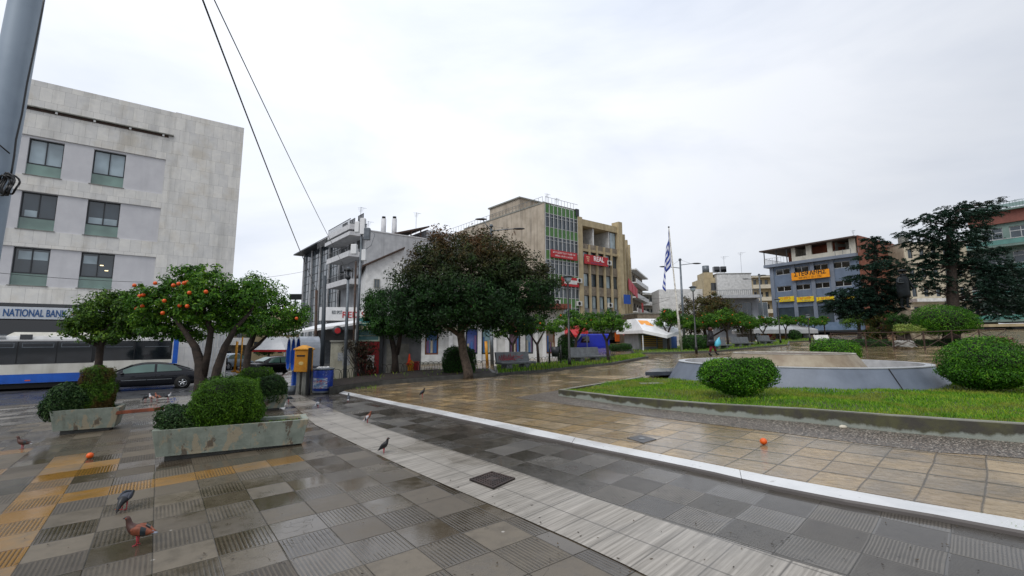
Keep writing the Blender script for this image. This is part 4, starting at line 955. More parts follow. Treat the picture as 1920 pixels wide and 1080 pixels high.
mb = MB(); mb.box(-.6, xe + .29, -.8, 16, zc - .5, zc); mb.build('cornice', M['bb_pil'], bb.t)
mb = MB()
for q in range(28): y = -.7 + 8 * q / 27; mb.box(-.5, -.46, y, y + .04, zc, zc + 1.1)
for q in range(8): x = -.5 + q * .5; mb.box(x, x + .04, -.7, -.66, zc, zc + 1.1)
mb.box(-.5, 3.2, -.72, -.66, zc + 1.1, zc + 1.15); mb.box(-.52, -.46, -.7, 8, zc + 1.1, zc + 1.15); mb.build('terrace_railing', M['frame_white'], bb.t)
x0 = xx(1487); zt = h(1560, 452)[1]
ops = [(xx(a), xx(b), zc + .9, zc + 2.9) for a, b in ((1494, 1515), (1525, 1556), (1565, 1598))]
mb = MB(); walls(mb, x0, xe, zc, zt, ops, .4, .7); mb.box(x0, xe, 3.4, 12, zc, zt); mb.box(x0, x0 + .2, .7, 12, zc, zt); mb.build('attic_wall', pm('cream attic render', 'c2beb2', 'aeaa9e', 1, .7, streak=.3), bb.t)
mb = MB(); mb.box(x0 - 5.2, xe + .4, -.6, 12, zt, zt + .22); mb.build('attic_roof', pm('dark weathered roof edge', '4a3c36'), bb.t)
for x in (x0 - 4.6, x0 - 2.4, x0 - .6): mb = MB(); mb.box(x, x + .12, -.2, -.08, zc, zt); mb.build('roof_post', M['frame_dark'], bb.t)
for q in range(7): x = xx(1575) + q * 1.1; mb = MB(); mb.box(x, x + .05, -.6, -.55, zc, zc + .9); mb.build('railing_post', M['grey_metal'], bb.t)
# signs
def bsign(p0, p1, y0, y1, mat, lines=(), yy=-.3, name='shop_board'):
    a, b = xx(p0), xx(p1); pm_ = (p0 + p1) / 2; z0, z1 = h(pm_, y1)[1], h(pm_, y0)[1]; mb = MB(); mb.box(a, b, yy - .15, yy, z0, z1); o = mb.build(name, mat, bb.t, bevel=.03)
    for (s_, size, fz, mt, wd) in lines:
        if not s_: strokes('lettering', wd * (b - a), size * .8, mt, o, ((a + b) / 2, yy - .158, z0 + (z1 - z0) * fz), int(a * 7 + fz * 31)); continue
        tx = text('lettering', s_, size, mt, o, ((a + b) / 2, yy - .16, z0 + (z1 - z0) * fz), ext=.006, align='CENTER', off=size * .03)
        if wd: tx.scale.x = wd * (b - a) / max(.1, tx.dimensions.x)
    return o
bsign(1489, 1561, 508, 523, M['sign_orange'], ((u'\u03a3\u03a4\u0395\u03a6\u0391\u039d\u0397\u03a3', 1.0, .5, M['ink_dark'], .84), ('', .42, .12, M['ink_dark'], .6)), -.45)
for p0, p1 in ((1460, 1489), (1494, 1526), (1531, 1564), (1575, 1606)):
    bsign(p0, p1, 556.5, 566, M['sign_yellow'], (('', .5, .5, M['ink_red'], .75), ('', .32, .12, M['ink_blue'], .6)), -.25)
mb = MB(); mb.box(0, xe + .3, .1, .3, 3.0, zg - .001); mb.build('mezzanine_glazing', M['glass'], bb.t)
mb = MB(); mb.box(0, xe + .3, -.9, .0, 3.0, 4.3); mb.build('glass_balustrade', pm('blue glass band', '6f8299', '5f7289', 1, .2), bb.t)
mb = MB(); mb.box(-1.5, xe + 4, -3.6, .3, 2.7, 2.98); mb.build('arcade_canopy', M['frame_dark'], bb.t)
mb = MB(); mb.box(0, xe + 3, 1.5, 1.8, -.5, 2.7); mb.build('arcade_shops', M['glass_dark'], bb.t)
for q in range(6): x = q * (xe + 2) / 5; mb = MB(); mb.box(x, x + .45, -.4, .05, -.5, 2.7); mb.build('arcade_column', M['bb_pil'], bb.t)
# ---------------------------------------------------------------- brick and cream buildings behind the cedars
M['brick'] = NT('red brick infill'); s = M['brick']; s.set(s.mix(s.ramp(s.noise(.6, 4), .35, .65, 0, 1), hx('7c3f2c'), hx('925640')), .8); M['brick'] = s.m
A = P(1603, 480, 84 - 12); br_ = Bld('brick_building', 'unfinished red brick house with pale concrete floor bands behind the dark cedars', 'building', (A.x, A.y + 4), (.9, .2), 0); h = br_.h
x1 = h(1697, 470)[0]; z1 = h(1650, 458)[1]; mb = MB(); mb.box(0, x1, 0, 10, -.5, z1); mb.build('brick_wall', M['brick'], br_.t)
for k in range(4): z = z1 - .25 - k * 3.0; mb = MB(); mb.box(-.05, x1 + .05, -.06, -.001, z - .55, z); mb.build('floor_band', M['concrete'], br_.t)
for x in (0, x1 * .33, x1 * .66, x1): mb = MB(); mb.box(x - .25, x + .25, -.12, -.061, 0, z1); mb.build('concrete_column', M['concrete'], br_.t)
antenna(br_.t, h(1612, 455)[0], 1, z1, 2.5)
b, x1, zt = simple_block('cream_building', 'cream building with a stair and rooftop chimney between brick house and tall cedar', 1693, 1850, 456, 74, (.99, -.12), pm('cream render', 'c3baa6', 'aba28e', 1, .7, streak=.35), 4, 10, 0, nb=7, ww=.4)
mb = MB(); mb.box(.2, 1.2, .4, 1.4, zt, zt + 1.2); mb.build('chimney', M['concrete'], b.t); acunit(b.t, 7, 0, zt - 1.5)
mb = MB(); mb.box(0, x1, -1.6, -.01, zt - 9.6, zt - 9.1); mb.box(0, x1, -1.7, -.01, zt - 12.3, zt - 12.0); mb.build('pale_canopies', M['white'], b.t)
antenna(b.t, 1.5, 2, zt, 3.4)
# ---------------------------------------------------------------- green glass balconied building at right
A = P(1826, 500, 72); gb = Bld('green_balcony_building', 'brick red and green building with long glazed balconies at the right edge', 'building', (A.x, A.y), (.53, -.85), 0); h = gb.h
M['gb_green'] = pm('pale green render', '6f857f', '5f746e', .8, .55, streak=.3); M['gb_glass'] = glassmat('green glass balustrade', '3f6d66', .08)
x1 = h(1990, 420)[0]; zr = h(1886, 389)[1]
mb = MB(); mb.box(0, x1, 0, 12, zr - 2.3, zr - .5); mb.build('brick_frieze', pm('brick red render', '7d4a40', '6b4037', 1, .7), gb.t)
mb = MB(); mb.box(-.3, x1, -.6, 12, zr - .5, zr - .25); mb.build('roof_slab', M['gb_green'], gb.t)
mb = MB()
for q in range(30): x = q * x1 / 29; mb.box(x, x + .04, -.5, -.46, zr - .25, zr + .7)
mb.box(0, x1, -.52, -.45, zr + .7, zr + .76); mb.box(0, x1, -.5, -.47, zr - .1, zr + .5); mb.build('roof_railing', pm('pale turquoise rail', '86a09e'), gb.t)
for k in range(4):
    zt = zr - 2.3 - k * 3.7
    ops = [(1.2 + q * 3.1, 3.6 + q * 3.1, zt - 2.9, zt - .6) for q in range(int(x1 / 3.1))]
    mb = MB(); walls(mb, 0, x1, zt - 3.7, zt - .001, ops, .4, .7); mb.box(0, x1, .9, 12, zt - 3.7, zt - .01); mb.build('wall', M['gb_green'], gb.t)
    for o in ops: window(gb.t, *o, .6, M['frame_white'], M['glass'], 1, .7, .1)
    mb = MB(); mb.box(-.2, x1, -1.5, .39, zt - 3.75, zt - 3.45); mb.build('balcony_slab', M['gb_green'], gb.t)
    mb = MB(); mb.box(-.2, x1, -1.55, -1.5, zt - 3.4, zt - 2.7); mb.build('balcony_glass', M['gb_glass'], gb.t)
    mb = MB(); mb.box(-.2, x1, -1.58, -1.49, zt - 2.68, zt - 2.6); mb.build('handrail', M['frame_white'], gb.t)
mb = MB(); mb.box(-14, x1, -3.5, .3, 3.3, 3.7); mb.build('shop_canopy', M['beige2'], gb.t); mb = MB(); mb.box(-14, x1, .4, .7, -.5, 3.3); mb.build('shop_glazing', M['glass_dark'], gb.t)
for px, hh in ((1876, 2.2), (1898, 1.6)): antenna(gb.t, h(px, 390)[0], 2, zr - .2, hh)
# ================================================================= VEHICLES
def wheel(par, x, y, z, r, w_=.2, face=-1, spokes=5):
    mb = MB(); seg = 28
    prof = [(r * .66, -w_ / 2), (r * .97, -w_ / 2), (r, -w_ * .3), (r, w_ * .3), (r * .97, w_ / 2), (r * .66, w_ / 2)]
    mb.rings([[(rr * math.cos(2 * PI * k / seg), yy, rr * math.sin(2 * PI * k / seg)) for k in range(seg)] for rr, yy in prof], 0, False)
    o = mb.build('wheel', M['rubber'], par, True); o.location = (x, y, z)
    f = MB(); yf = face * w_ * .36
    f.rings([[(rr * math.cos(2 * PI * k / seg), yy, rr * math.sin(2 * PI * k / seg)) for k in range(seg)] for rr, yy in ((r * .68, yf - face * .0), (r * .64, yf + face * .02), (r * .6, yf), (r * .6, yf - face * .06))], 0, False)
    for k in range(spokes):
        a = 2 * PI * k / spokes + .3; ca, sa = math.cos(a), math.sin(a); px, pz = -sa, ca; q = []
        for rr, hw in ((r * .08, r * .13), (r * .62, r * .09)):
            q += [(rr * ca + px * hw, yf + face * .012, rr * sa + pz * hw), (rr * ca - px * hw, yf + face * .012, rr * sa - pz * hw)]
        q2 = [(a_, b_ - face * .03, c_) for a_, b_, c_ in q]; f.add(q + q2, [(0, 1, 3, 2), (4, 6, 7, 5), (0, 2, 6, 4), (1, 5, 7, 3), (0, 4, 5, 1), (2, 3, 7, 6)])
    f.tube([(0, yf - face * .03, 0), (0, yf + face * .03, 0)], r * .13, 12)
    f.build('rim', M['alloy'], o, True)
    b = MB(); b.tube([(0, yf - face * .07, 0), (0, yf - face * .05, 0)], r * .6, 20); b.build('brake_disc', M['black_matt'], o)
    return o
M['alloy'] = pm('silver alloy', 'c2c5c8', 'aeb1b4', 3, .28, .8)
M['carpaint'] = pm('dark blue black car paint', '12141c', '0f1118', 1, .14, .35, spec=.7)
M['car_glass'] = glassmat('tinted car glass', '3e5650', .05, .2)
def car(name, label, loc, rz_, L=4.7, paint='carpaint', length_dir=-1, trim=True, group=None, detail=True):
    """saloon; local +x is the nose, wheels stand on z=0, near side is local +y or -y alike"""
    t = thing(name, label, 'car', loc, rz_, group); k = L / 4.7
    # stations x (from rear -2.35 to nose 2.35): (x, sill z, belt z, half width at belt)
    st = [(-2.35, .38, .80, .70), (-2.30, .28, .93, .78), (-2.1, .24, .99, .84), (-1.6, .22, 1.0, .89), (-.9, .20, .985, .90), (0, .19, .96, .91), (.75, .20, .935, .90), (1.15, .21, .90, .89), (1.6, .22, .83, .87), (2.0, .23, .74, .82), (2.25, .27, .63, .74), (2.36, .34, .52, .62)]
    wx = (-1.36, 1.36); wr = .33
    rgs = []
    for x, z0, z1, hw in st:
        rgs.append([(x * k, -hw * .93, z0), (x * k, -hw * 1.0, z0 + .12), (x * k, -hw * 1.01, z0 + (z1 - z0) * .6), (x * k, -hw * .97, z1 - .05), (x * k, -hw * .88, z1), (x * k, 0, z1 + .035), (x * k, hw * .88, z1), (x * k, hw * .97, z1 - .05), (x * k, hw * 1.01, z0 + (z1 - z0) * .6), (x * k, hw * 1.0, z0 + .12), (x * k, hw * .93, z0), (x * k, 0, z0 - .02)])
    body = MB().rings(rgs).build('body', M[paint], t, True)
    sub = body.modifiers.new('s', 'SUBSURF'); sub.levels = sub.render_levels = 2
    # cabin: roof curve above belt
    rf = [(-1.85, 1.02, .79), (-1.4, 1.25, .74), (-.9, 1.43, .68), (-.35, 1.51, .66), (.2, 1.51, .655), (.65, 1.41, .67), (1.1, 1.18, .73), (1.5, .94, .79)]
    def beltz(x):
        for a, b in zip(st, st[1:]):
            if a[0] <= x <= b[0]: u = (x - a[0]) / (b[0] - a[0]); return a[2] + (b[2] - a[2]) * u
        return .9
    rgs = []
    for x, z, hw in rf:
        bz = beltz(x) - .06; rgs.append([(x * k, -.84, bz), (x * k, -(.84 * .35 + hw * .65), bz + (z - bz) * .6), (x * k, -hw * .92, z - .03), (x * k, -hw * .55, z), (x * k, 0, z + .012), (x * k, hw * .55, z), (x * k, hw * .92, z - .03), (x * k, (.84 * .35 + hw * .65), bz + (z - bz) * .6), (x * k, .84, bz)])
    cab = MB().rings(rgs, 0, True, False).build('roof', M[paint], t, True); sub = cab.modifiers.new('s', 'SUBSURF'); sub.levels = sub.render_levels = 2
    # side glass, one quad strip per side standing just outside the cabin skin
    def roofat(x):
        for a, b in zip(rf, rf[1:]):
            if a[0] <= x <= b[0]: u = (x - a[0]) / (b[0] - a[0]); return a[1] + (b[1] - a[1]) * u, a[2] + (b[2] - a[2]) * u
        return .95, .78
    for sgn in (-1, 1):
        for x0, x1, nm in ((-1.28, -.30, 'rear_side_window'), (-.20, .98, 'front_side_window')):
            lo = []; hi = []
            for i in range(9):
                x = x0 + (x1 - x0) * i / 8; z, hw = roofat(x); bz = beltz(x) + .03; zt = max(z - .09, bz + .02)
                if nm == 'rear_side_window' and i < 2: zt = bz + (zt - bz) * (.35 + .3 * i)
                f0 = (bz - (beltz(x) - .06)) / max(.05, z - beltz(x) + .06); f1 = (zt - (beltz(x) - .06)) / max(.05, z - beltz(x) + .06)
                wv = lambda f: .855 + (hw * .97 - .84) * f * .98
                lo.append((x * k, sgn * (wv(f0) + .012), bz)); hi.append((x * k, sgn * (wv(f1) + .012), zt))
            mb = MB(); n = 9; mb.add(lo + hi, [(i, i + 1, n + i + 1, n + i) if sgn < 0 else (i + 1, i, n + i, n + i + 1) for i in range(n - 1)]); mb.build(nm, M['car_glass'], t, True)
    for x0, x1, nm in ((.66, 1.26, 'windscreen'), (-1.66, -.95, 'rear_window')):
        q = []
        for x in (x0, x1):
            z, hw = roofat(x); q += [(x * k, -hw * .86, z + .014), (x * k, 0, z + .035), (x * k, hw * .86, z + .014)]
        MB().add(q, [(0, 1, 4, 3), (1, 2, 5, 4)]).build(nm, M['car_glass'], t, True)
    for sgn in (-1, 1):
        for x in wx:
            arch = MB(); arch.tube([(x * k, sgn * .70, wr), (x * k, sgn * (.905), wr)], wr + .07, 24); arch.build('wheel_arch', M['black_matt'], t, True)
            wheel(t, x * k, sgn * .84, wr, wr, .2, sgn)
        if trim:
            for x0, x1 in ((-.92, .05), (.09, 1.0)): mb = MB(); mb.box(x0 * k, x1 * k, sgn * .915, sgn * .935, .565, .595); mb.build('chrome_strip', M['steel'], t)
        mb = MB(); mb.ball((1.0 * k, sgn * .98, .96), .1, 6, 0, (1, .8, .65)); mb.build('door_mirror', M[paint], t, True)
        mb = MB(); mb.ball((2.13 * k, sgn * .66, .62), .13, 6, 0, (1.1, .6, .6)); mb.build('headlight', M['glass_pale'], t, True)
        mb = MB(); mb.ball((-2.2 * k, sgn * .68, .82), .13, 6, 0, (.7, .7, .7)); mb.build('tail_light', M['red'], t, True)
        mb = MB(); mb.box(-.26 * k, -.25 * k, sgn * .905, sgn * .92, .3, .93); mb.box(-.62 * k, -.46 * k, sgn * .918, sgn * .93, .78, .81); mb.box(.52 * k, .68 * k, sgn * .918, sgn * .93, .76, .79); mb.build('door_seams', M['black'], t)
    return t
# dark saloon: near side wheels are seen, nose to the left
f0, f1 = GR(209, 731), GR(341, 728)
fc_ = Fac(f1, (-D1.x, -D1.y)); wb = fc_.hit(208, 720)[0]; dv = -D1 * wb; kcar = wb / 2.72
ang = math.atan2(dv.y, dv.x); mid = f1 + dv / 2; side = Vector((dv.y, -dv.x, 0)).normalized()
if side.dot(mid) > 0: side = -side     # towards the camera
cc = mid - side * .84; cc.z = mid.z
car('saloon_car', 'dark blue saloon car with chrome side strips beside the city bus', cc, ang, 4.7 * kcar)
# ---------------------------------------------------------------- bus
ub = D1
A = Vector((f1.x, f1.y, 0)) + Vector((-.61, .79, 0)) * 4.2; zb = f1.z - .12
fb = Fac(A, (D1.x, D1.y)); kx, _ = fb.hit(336, 660); A = A + D1 * kx
bt = thing('city_bus', 'white and blue city bus waiting in front of the bank', 'bus', (A.x, A.y, zb), math.atan2(D1.y, D1.x))
fb = Fac(A, (D1.x, D1.y)); bh = lambda px, py: (fb.hit(px, py)[0], fb.hit(px, py)[1] - zb)
HB = bh(300, 629.5)[1]; W_ = 2.5; LB = -12.0
print('bus height', HB, 'x0', bh(0, 650), 'skirt', bh(40, 719), 'belt', bh(40, 702), 'win', bh(40, 683), bh(40, 641), 'rear win', bh(250, 675), bh(250, 643))
zsk = bh(40, 719)[1]; zbl = bh(40, 702)[1]; zw0 = bh(40, 683)[1]; zw1 = bh(40, 640.5)[1]; zr0 = bh(250, 675)[1]; xs_ = bh(178, 660)[0]; xrw = bh(320, 660)[0]
M['bus_white'] = pm('white bus paint', 'cfd0d0', 'bdbdbb', 1.5, .3, streak=.2, sc_col='7a7468'); M['bus_blue'] = pm('blue bus paint', '1b5fc4', '184fa6', 1.5, .28); M['bus_glass'] = glassmat('dark bus glass', '10151a', .05)
M['bus_beige'] = pm('dirty white bus paint', 'd8d6cc', 'c6c3b8', 1.2, .35, streak=.3, sc_col='7a7468')
mb = MB()
def bsec(x, z0, z1, dy=0): return [(x, 0 + dy, z0), (x, 0 + dy, z1 - .22), (x, .1 + dy, z1 - .06), (x, .32, z1), (x, W_ - .32, z1), (x, W_ - .1, z1 - .06), (x, W_, z1 - .22), (x, W_, z0)]
mb.rings([bsec(LB + .02, zsk + .1, HB - .25), bsec(LB + .25, zsk, HB), bsec(-.3, zsk, HB), bsec(-.08, zsk + .05, HB - .06)]); mb.build('body', M['bus_white'], bt, False, .02)
mb = MB(); mb.rings([bsec(-.33, zsk, HB + .008), bsec(-.06, zsk, HB - .02)]);
ob = mb.build('rear_corner_panel', M['bus_blue'], bt); ob.scale = (1, 1.008, 1); ob.location = (0, -.012, 0)
mb = MB(); mb.box(LB + .1, -.34, -.012, -.001, zsk + .01, zbl); mb.build('blue_skirt', M['bus_blue'], bt)
mb = MB(); mb.box(LB + .1, xs_, -.014, -.001, zbl + .005, zw0 - .005); mb.box(xs_, -.34, -.014, -.001, zbl + .005, zr0 - .005); mb.build('side_panel', M['bus_beige'], bt)
mb = MB(); mb.box(LB + .25, xs_, -.008, -.001, zw0 - .03, zw1 + .02); mb.box(xs_ + .001, xrw + .06, -.008, -.001, zr0 - .03, zw1 + .02); mb.build('window_band', M['black'], bt)
seams = [LB + .3, LB + 1.6, LB + 3.0, LB + 4.6, LB + 6.2, xs_ - .1]
seams = [s_ for s_ in seams if s_ < xs_]
for a, b in zip(seams, seams[1:]): mb = MB(); mb.box(a + .03, b - .03, -.02, -.002, zw0, zw1); w1 = mb.build('side_window', M['bus_glass'], bt); mb = MB(); mb.box(a + .15, b - .15, -.03, -.021, zw1 - .34, zw1 - .3); mb.box(a + .15, b - .15, -.03, -.021, zw1 - .1, zw1 - .07); mb.box(a + .15, a + .18, -.03, -.021, zw1 - .3, zw1 - .1); mb.box(b - .18, b - .15, -.03, -.021, zw1 - .3, zw1 - .1); mb.build('sliding_vent', M['grey_metal'], w1)
m_ = (xs_ + xrw) / 2
for a, b in ((xs_, m_), (m_, xrw)): mb = MB(); mb.box(a + .02, b - .02, -.02, -.002, zr0, zw1 - .02); w1 = mb.build('side_window', M['bus_glass'], bt); mb = MB(); mb.box(a + .5, b - .1, -.028, -.021, zw1 - .36, zw1 - .33); mb.build('sliding_vent', M['grey_metal'], w1)
mb = MB(); x0, x1 = bh(8, 622)[0], bh(120, 620)[0]; mb.rings([[(x, .5, HB - .02), (x + dx, .6, HB + .2), (x + dx, 1.9, HB + .2), (x, 2.0, HB - .02)] for x, dx in ((x0, .3), (x1 + 1.5, -.2))]); mb.build('roof_unit', M['bus_beige'], bt)
mb = MB(); a, b = bh(37, 635)[0], bh(61, 635)[0]; mb.box(a, b, -.012, -.001, zw1 + .12, zw1 + .12 + .28); mb.build('destination_display', M['glass_dark'], bt)
mb = MB(); a = bh(0, 632)[0]
for q in range(5): mb.box(a - .3, bh(12, 632)[0], -.012, -.001, zw1 + .14 + q * .06, zw1 + .17 + q * .06)
mb.build('air_grille', M['grey_metal'], bt)
mb = MB(); a = bh(51, 714)[0]; mb.box(a - .1, a + .12, -.024, -.013, zsk + .12, zsk + .18); mb.build('side_marker', M['orange'], bt)
for x in (LB + 2.7, -3.3):
    ar = MB(); ar.tube([(x, .3, .5), (x, -.03, .5)], .56, 24); ar.build('wheel_arch', M['black_matt'], bt, True); wheel(bt, x, .14, .48, .48, .28, -1, 8); wheel(bt, x, W_ - .14, .48, .48, .28, 1, 8)
for q in range(4): mb = MB(); x = LB + 3.2 + q * 1.2; mb.tube([(x, .5, .8), (x, .5, 2.2)], .02, 6); mb.build('yellow_grab_pole', M['yellow'], bt)
mb = MB(); mb.box(LB, -.4, .05, W_ - .05, .25, .5); mb.build('underframe', M['black_matt'], bt)
# distant cars and the van
p = GR(424, 690); car('small_car', 'pale small car far down the street behind the yellow posts', p + Vector((-2, 9, .0)), math.radians(60), 4.0, 'car_pale', trim=False) if False else None
M['car_pale'] = pm('silver blue car paint', '9aa7b2', '8b98a3', 1, .25, .4); M['car_black'] = pm('black car paint', '0e0f12', '0b0c0e', 1, .15, .3)
pc = P(433, 690, 46); car('parked_car', 'pale silver car far down the street between the tree trunk and yellow posts', (pc.x, pc.y, rz(pc.x, pc.y)), math.radians(75), 4.2, 'car_pale', trim=False)
pc = P(520, 694, 38); car('parked_car', 'black car parked under the red edged white awning', (pc.x, pc.y, rz(pc.x, pc.y)), math.radians(55), 4.3, 'car_black', trim=False)
g = P(1112, 660, 50)
vt = thing('delivery_van', 'bright blue delivery van parked behind the concrete bench', 'van', (g.x - .2, g.y, g.z - .15), math.radians(190))
M['van_blue'] = pm('bright blue van paint', '1226a8', '0f1f8c', 1, .28)
S_ = [(-1.75, .35, 1.98, .9), (-1.70, .3, 2.05, .92), (.75, .3, 2.05, .92), (1.15, .3, 1.95, .9), (1.75, .3, 1.25, .88), (2.25, .32, 1.12, .84), (2.4, .4, .8, .78)]
mb = MB(); mb.rings([[(x, -w_, z0), (x, -w_ * 1.02, z0 + .5), (x, -w_ * .93, z1 - .1), (x, -w_ * .8, z1), (x, w_ * .8, z1), (x, w_ * .93, z1 - .1), (x, w_ * 1.02, z0 + .5), (x, w_, z0)] for x, z0, z1, w_ in S_]); mb.build('body', M['van_blue'], vt, False, .03)
for sg in (-1, 1):
    MB().add([(.45, sg * .935, 1.15), (1.45, sg * .925, 1.15), (1.2, sg * .9, 1.75), (.5, sg * .895, 1.8)], [(0, 1, 2, 3) if sg < 0 else (3, 2, 1, 0)]).build('side_window', M['glass_dark'], vt)
    for x in (-1.1, 1.55): wheel(vt, x, sg * .82, .33, .33, .2, sg)
MB().add([(1.25, -.75, 1.92), (1.25, .75, 1.92), (1.80, .78, 1.30), (1.80, -.78, 1.30)], [(0, 1, 2, 3)]).build('windscreen', M['glass_pale'], vt)
# ================================================================= STREET FURNITURE
def zpix(px, py, Y): return P(px, py, Y).z
# big grey pole at the left edge, with cable and coil
Yp = 3.25; pp = P(-86, 640, Yp); zb = gz(pp.x, pp.y)
pl = thing('lamp_pole', 'thick grey metal pole at the left edge with a black cable and coil', 'pole', (pp.x, pp.y, zb))
top = P(50, 0, Yp); rad = .1
mb = MB(); mb.tube([(0, 0, 0), ((top.x - pp.x) * .4, 0, (top.z - zb) * .4), (top.x - pp.x, 0, top.z - zb), ((top.x - pp.x) * 1.8, 0, (top.z - zb) * 1.8)], [.115, .108, .096, .08], 28); mb.build('pole_shaft', pm('pale blue grey galvanised paint', '93a1af', '7c8b9b', 1.6, .5, .15, streak=.35), pl, True)
def onpole(px, py, off=0): q = P(px, py, Yp - .02); return (q.x - pp.x, q.y - pp.y - off, q.z - zb)
cp = [onpole(x + 1, y) for x, y in ((88, -40), (78, 20), (64, 90), (50, 155), (40, 215), (29, 262), (26, 290), (22, 315), (18, 335))]
mb = MB(); mb.tube(cp, .006, 6); mb.tube([onpole(-12, 262, .16), onpole(2, 268, .14), onpole(14, 274, .08), onpole(24, 290, .02)], .005, 6); mb.build('cable', M['black'], pl, True)
mb = MB(); cc_ = Vector(onpole(20, 349, .03))
for q in range(7):
    r1 = .036 + R.uniform(-.012, .012); r2 = .075 + R.uniform(-.012, .012); o_ = Vector((R.uniform(-.02, .02), R.uniform(-.02, .02), R.uniform(-.012, .012))); tl = R.uniform(-.4, .4)
    pts = [cc_ + o_ + Vector((r1 * math.cos(a) * math.cos(tl), r1 * math.cos(a) * math.sin(tl) + .01 * math.sin(3 * a), r2 * math.sin(a))) for a in [2 * PI * i / 18 for i in range(19)]]
    mb.tube(pts, .0065, 6)
mb.build('cable_coil', M['black'], pl, True)
# tall poles by the kiosk
def pole(name, label, base, top, r0, r1, mat, par_lbl='pole', seg=2, Y=None, group=None):
    g = G(*base) if Y is None else P(base[0], base[1], Y); zb = g.z if Y is None else gz(g.x, g.y); tp = P(top[0], top[1], g.y)
    t = thing(name, label, 'pole', (g.x, g.y, zb), 0, group); mb = MB(); mb.tube([(0, 0, 0), ((tp.x - g.x), 0, tp.z - zb)], [r0, r1], 12); mb.build('shaft', M[mat], t, True); return t, Vector((tp.x - g.x, 0, tp.z - zb))
t1, e1_ = pole('utility_pole', 'rusty brown pole rising beside the row of phone booths', (590, 728), (593.5, 544), .055, .05, 'rust')
M['grey_dark'] = pm('dark grey pole paint', '3c444b', '30373d', 4, .5)
t2, e2_ = pole('utility_pole', 'thick dark grey pole standing behind the blue bin', (603, 722), (609, 517), .085, .075, 'grey_dark')
t3, e3_ = pole('camera_pole', 'slender grey pole with a camera, rising from the cream cabinet', (646, 719), (653.5, 500), .075, .05, 'grey_metal')
mb = MB(); e = e3_; mb.ball((e.x, e.y, e.z - .45), .12, 7); mb.box(e.x - .12, e.x + .12, -.2, .2, e.z - .2, e.z - .1); mb.build('camera_dome', M['frame_dark'], t3, True)
t4, e4_ = pole('utility_pole', 'thin brown pole behind the cell antenna mast', (661, 712), (667.5, 490), .045, .045, 'rust')
t5, e5_ = pole('antenna_mast', 'tall grey mast carrying white telephone antennas beside the red kiosk wall', (666, 714), (678, 440), .075, .05, 'grey_metal')
e = e5_
for (dx, z0, z1, w_) in ((.05, .0, .75, .11), (-.2, .1, .6, .1), (.25, -.25, .3, .13), (-.3, -.9, -.45, .13), (.16, -1.2, -.7, .1)): mb = MB(); mb.box(e.x + dx - w_, e.x + dx + w_, -.12, .1, e.z + z0, e.z + z1); mb.build('antenna_box', M['white_clean'] if dx != .25 else M['grey_metal'], t5, False, .02)
mb = MB(); mb.tube([(e.x, 0, e.z), (e.x + .2, 0, e.z + .5)], .04, 6); mb.tube([(e.x + .3, 0, e.z + .3), (e.x + .6, 0, e.z), (e.x + .45, 0, e.z - .5), (e.x + .05, 0, e.z - .8)], .012, 5); mb.build('antenna_bracket', M['grey_metal'], t5, True)
# wires
def wire(name, label, a, b, sag, r=.012):
    pts = [a.lerp(b, i / 24) - Vector((0, 0, sag * 4 * (i / 24) * (1 - i / 24))) for i in range(25)]
    mb = MB(); o = a.copy(); mb.tube([q - o for q in pts], r, 5); ob = mb.build(name, M['black'], None, True); ob.location = o; tag(ob, label, 'wire'); return ob
tp1 = t1.location + e1_; tp2 = t2.location + e2_
def wire_px(label, pts_, Y0, Y1, r=.012):
    n = len(pts_); P3 = [P(x, y, Y0 + (Y1 - Y0) * (i / (n - 1)) ** 1.0) for i, (x, y) in enumerate(pts_)]
    o = P3[-1].copy(); mb = MB(); out_ = []
    for i in range(n - 1):
        for j in range(4): out_.append(P3[i].lerp(P3[i + 1], j / 4) - o)
    out_.append(P3[-1] - o); mb.tube(out_, r, 5); ob = mb.build('overhead_wire', M['black'], None, True); ob.location = o; tag(ob, label, 'wire'); return ob
wa = P(365, -40, 4.6); wire('overhead_wire', 'thicker overhead wire running from top of photo to the rusty pole', wa, tp1, .08, .011)
wb_ = P(383, -40, 4.8); wire('overhead_wire', 'thinner overhead wire ending at the camera pole', wb_, t3.location + e3_ + Vector((0, 0, -.3)), .1, .0075)
wire('overhead_wire', 'thin wire crossing in front of the bank windows to the apartment block', P(-40, 508, 24), P(575, 508, 50), .9, .014)
wire('overhead_wire', 'thin wire between apartment block and mast', P(622, 505, 30), t5.location + e5_ + Vector((0, 0, -1.5)), .3, .01)
wire('overhead_wire', 'far thin wire left of the flagpole', P(1200, 559, 80), P(1256, 557, 70), .2, .02)
wire('overhead_wire', 'lower far thin wire left of the flagpole', P(1200, 575, 80), P(1256, 560, 70), .2, .02)
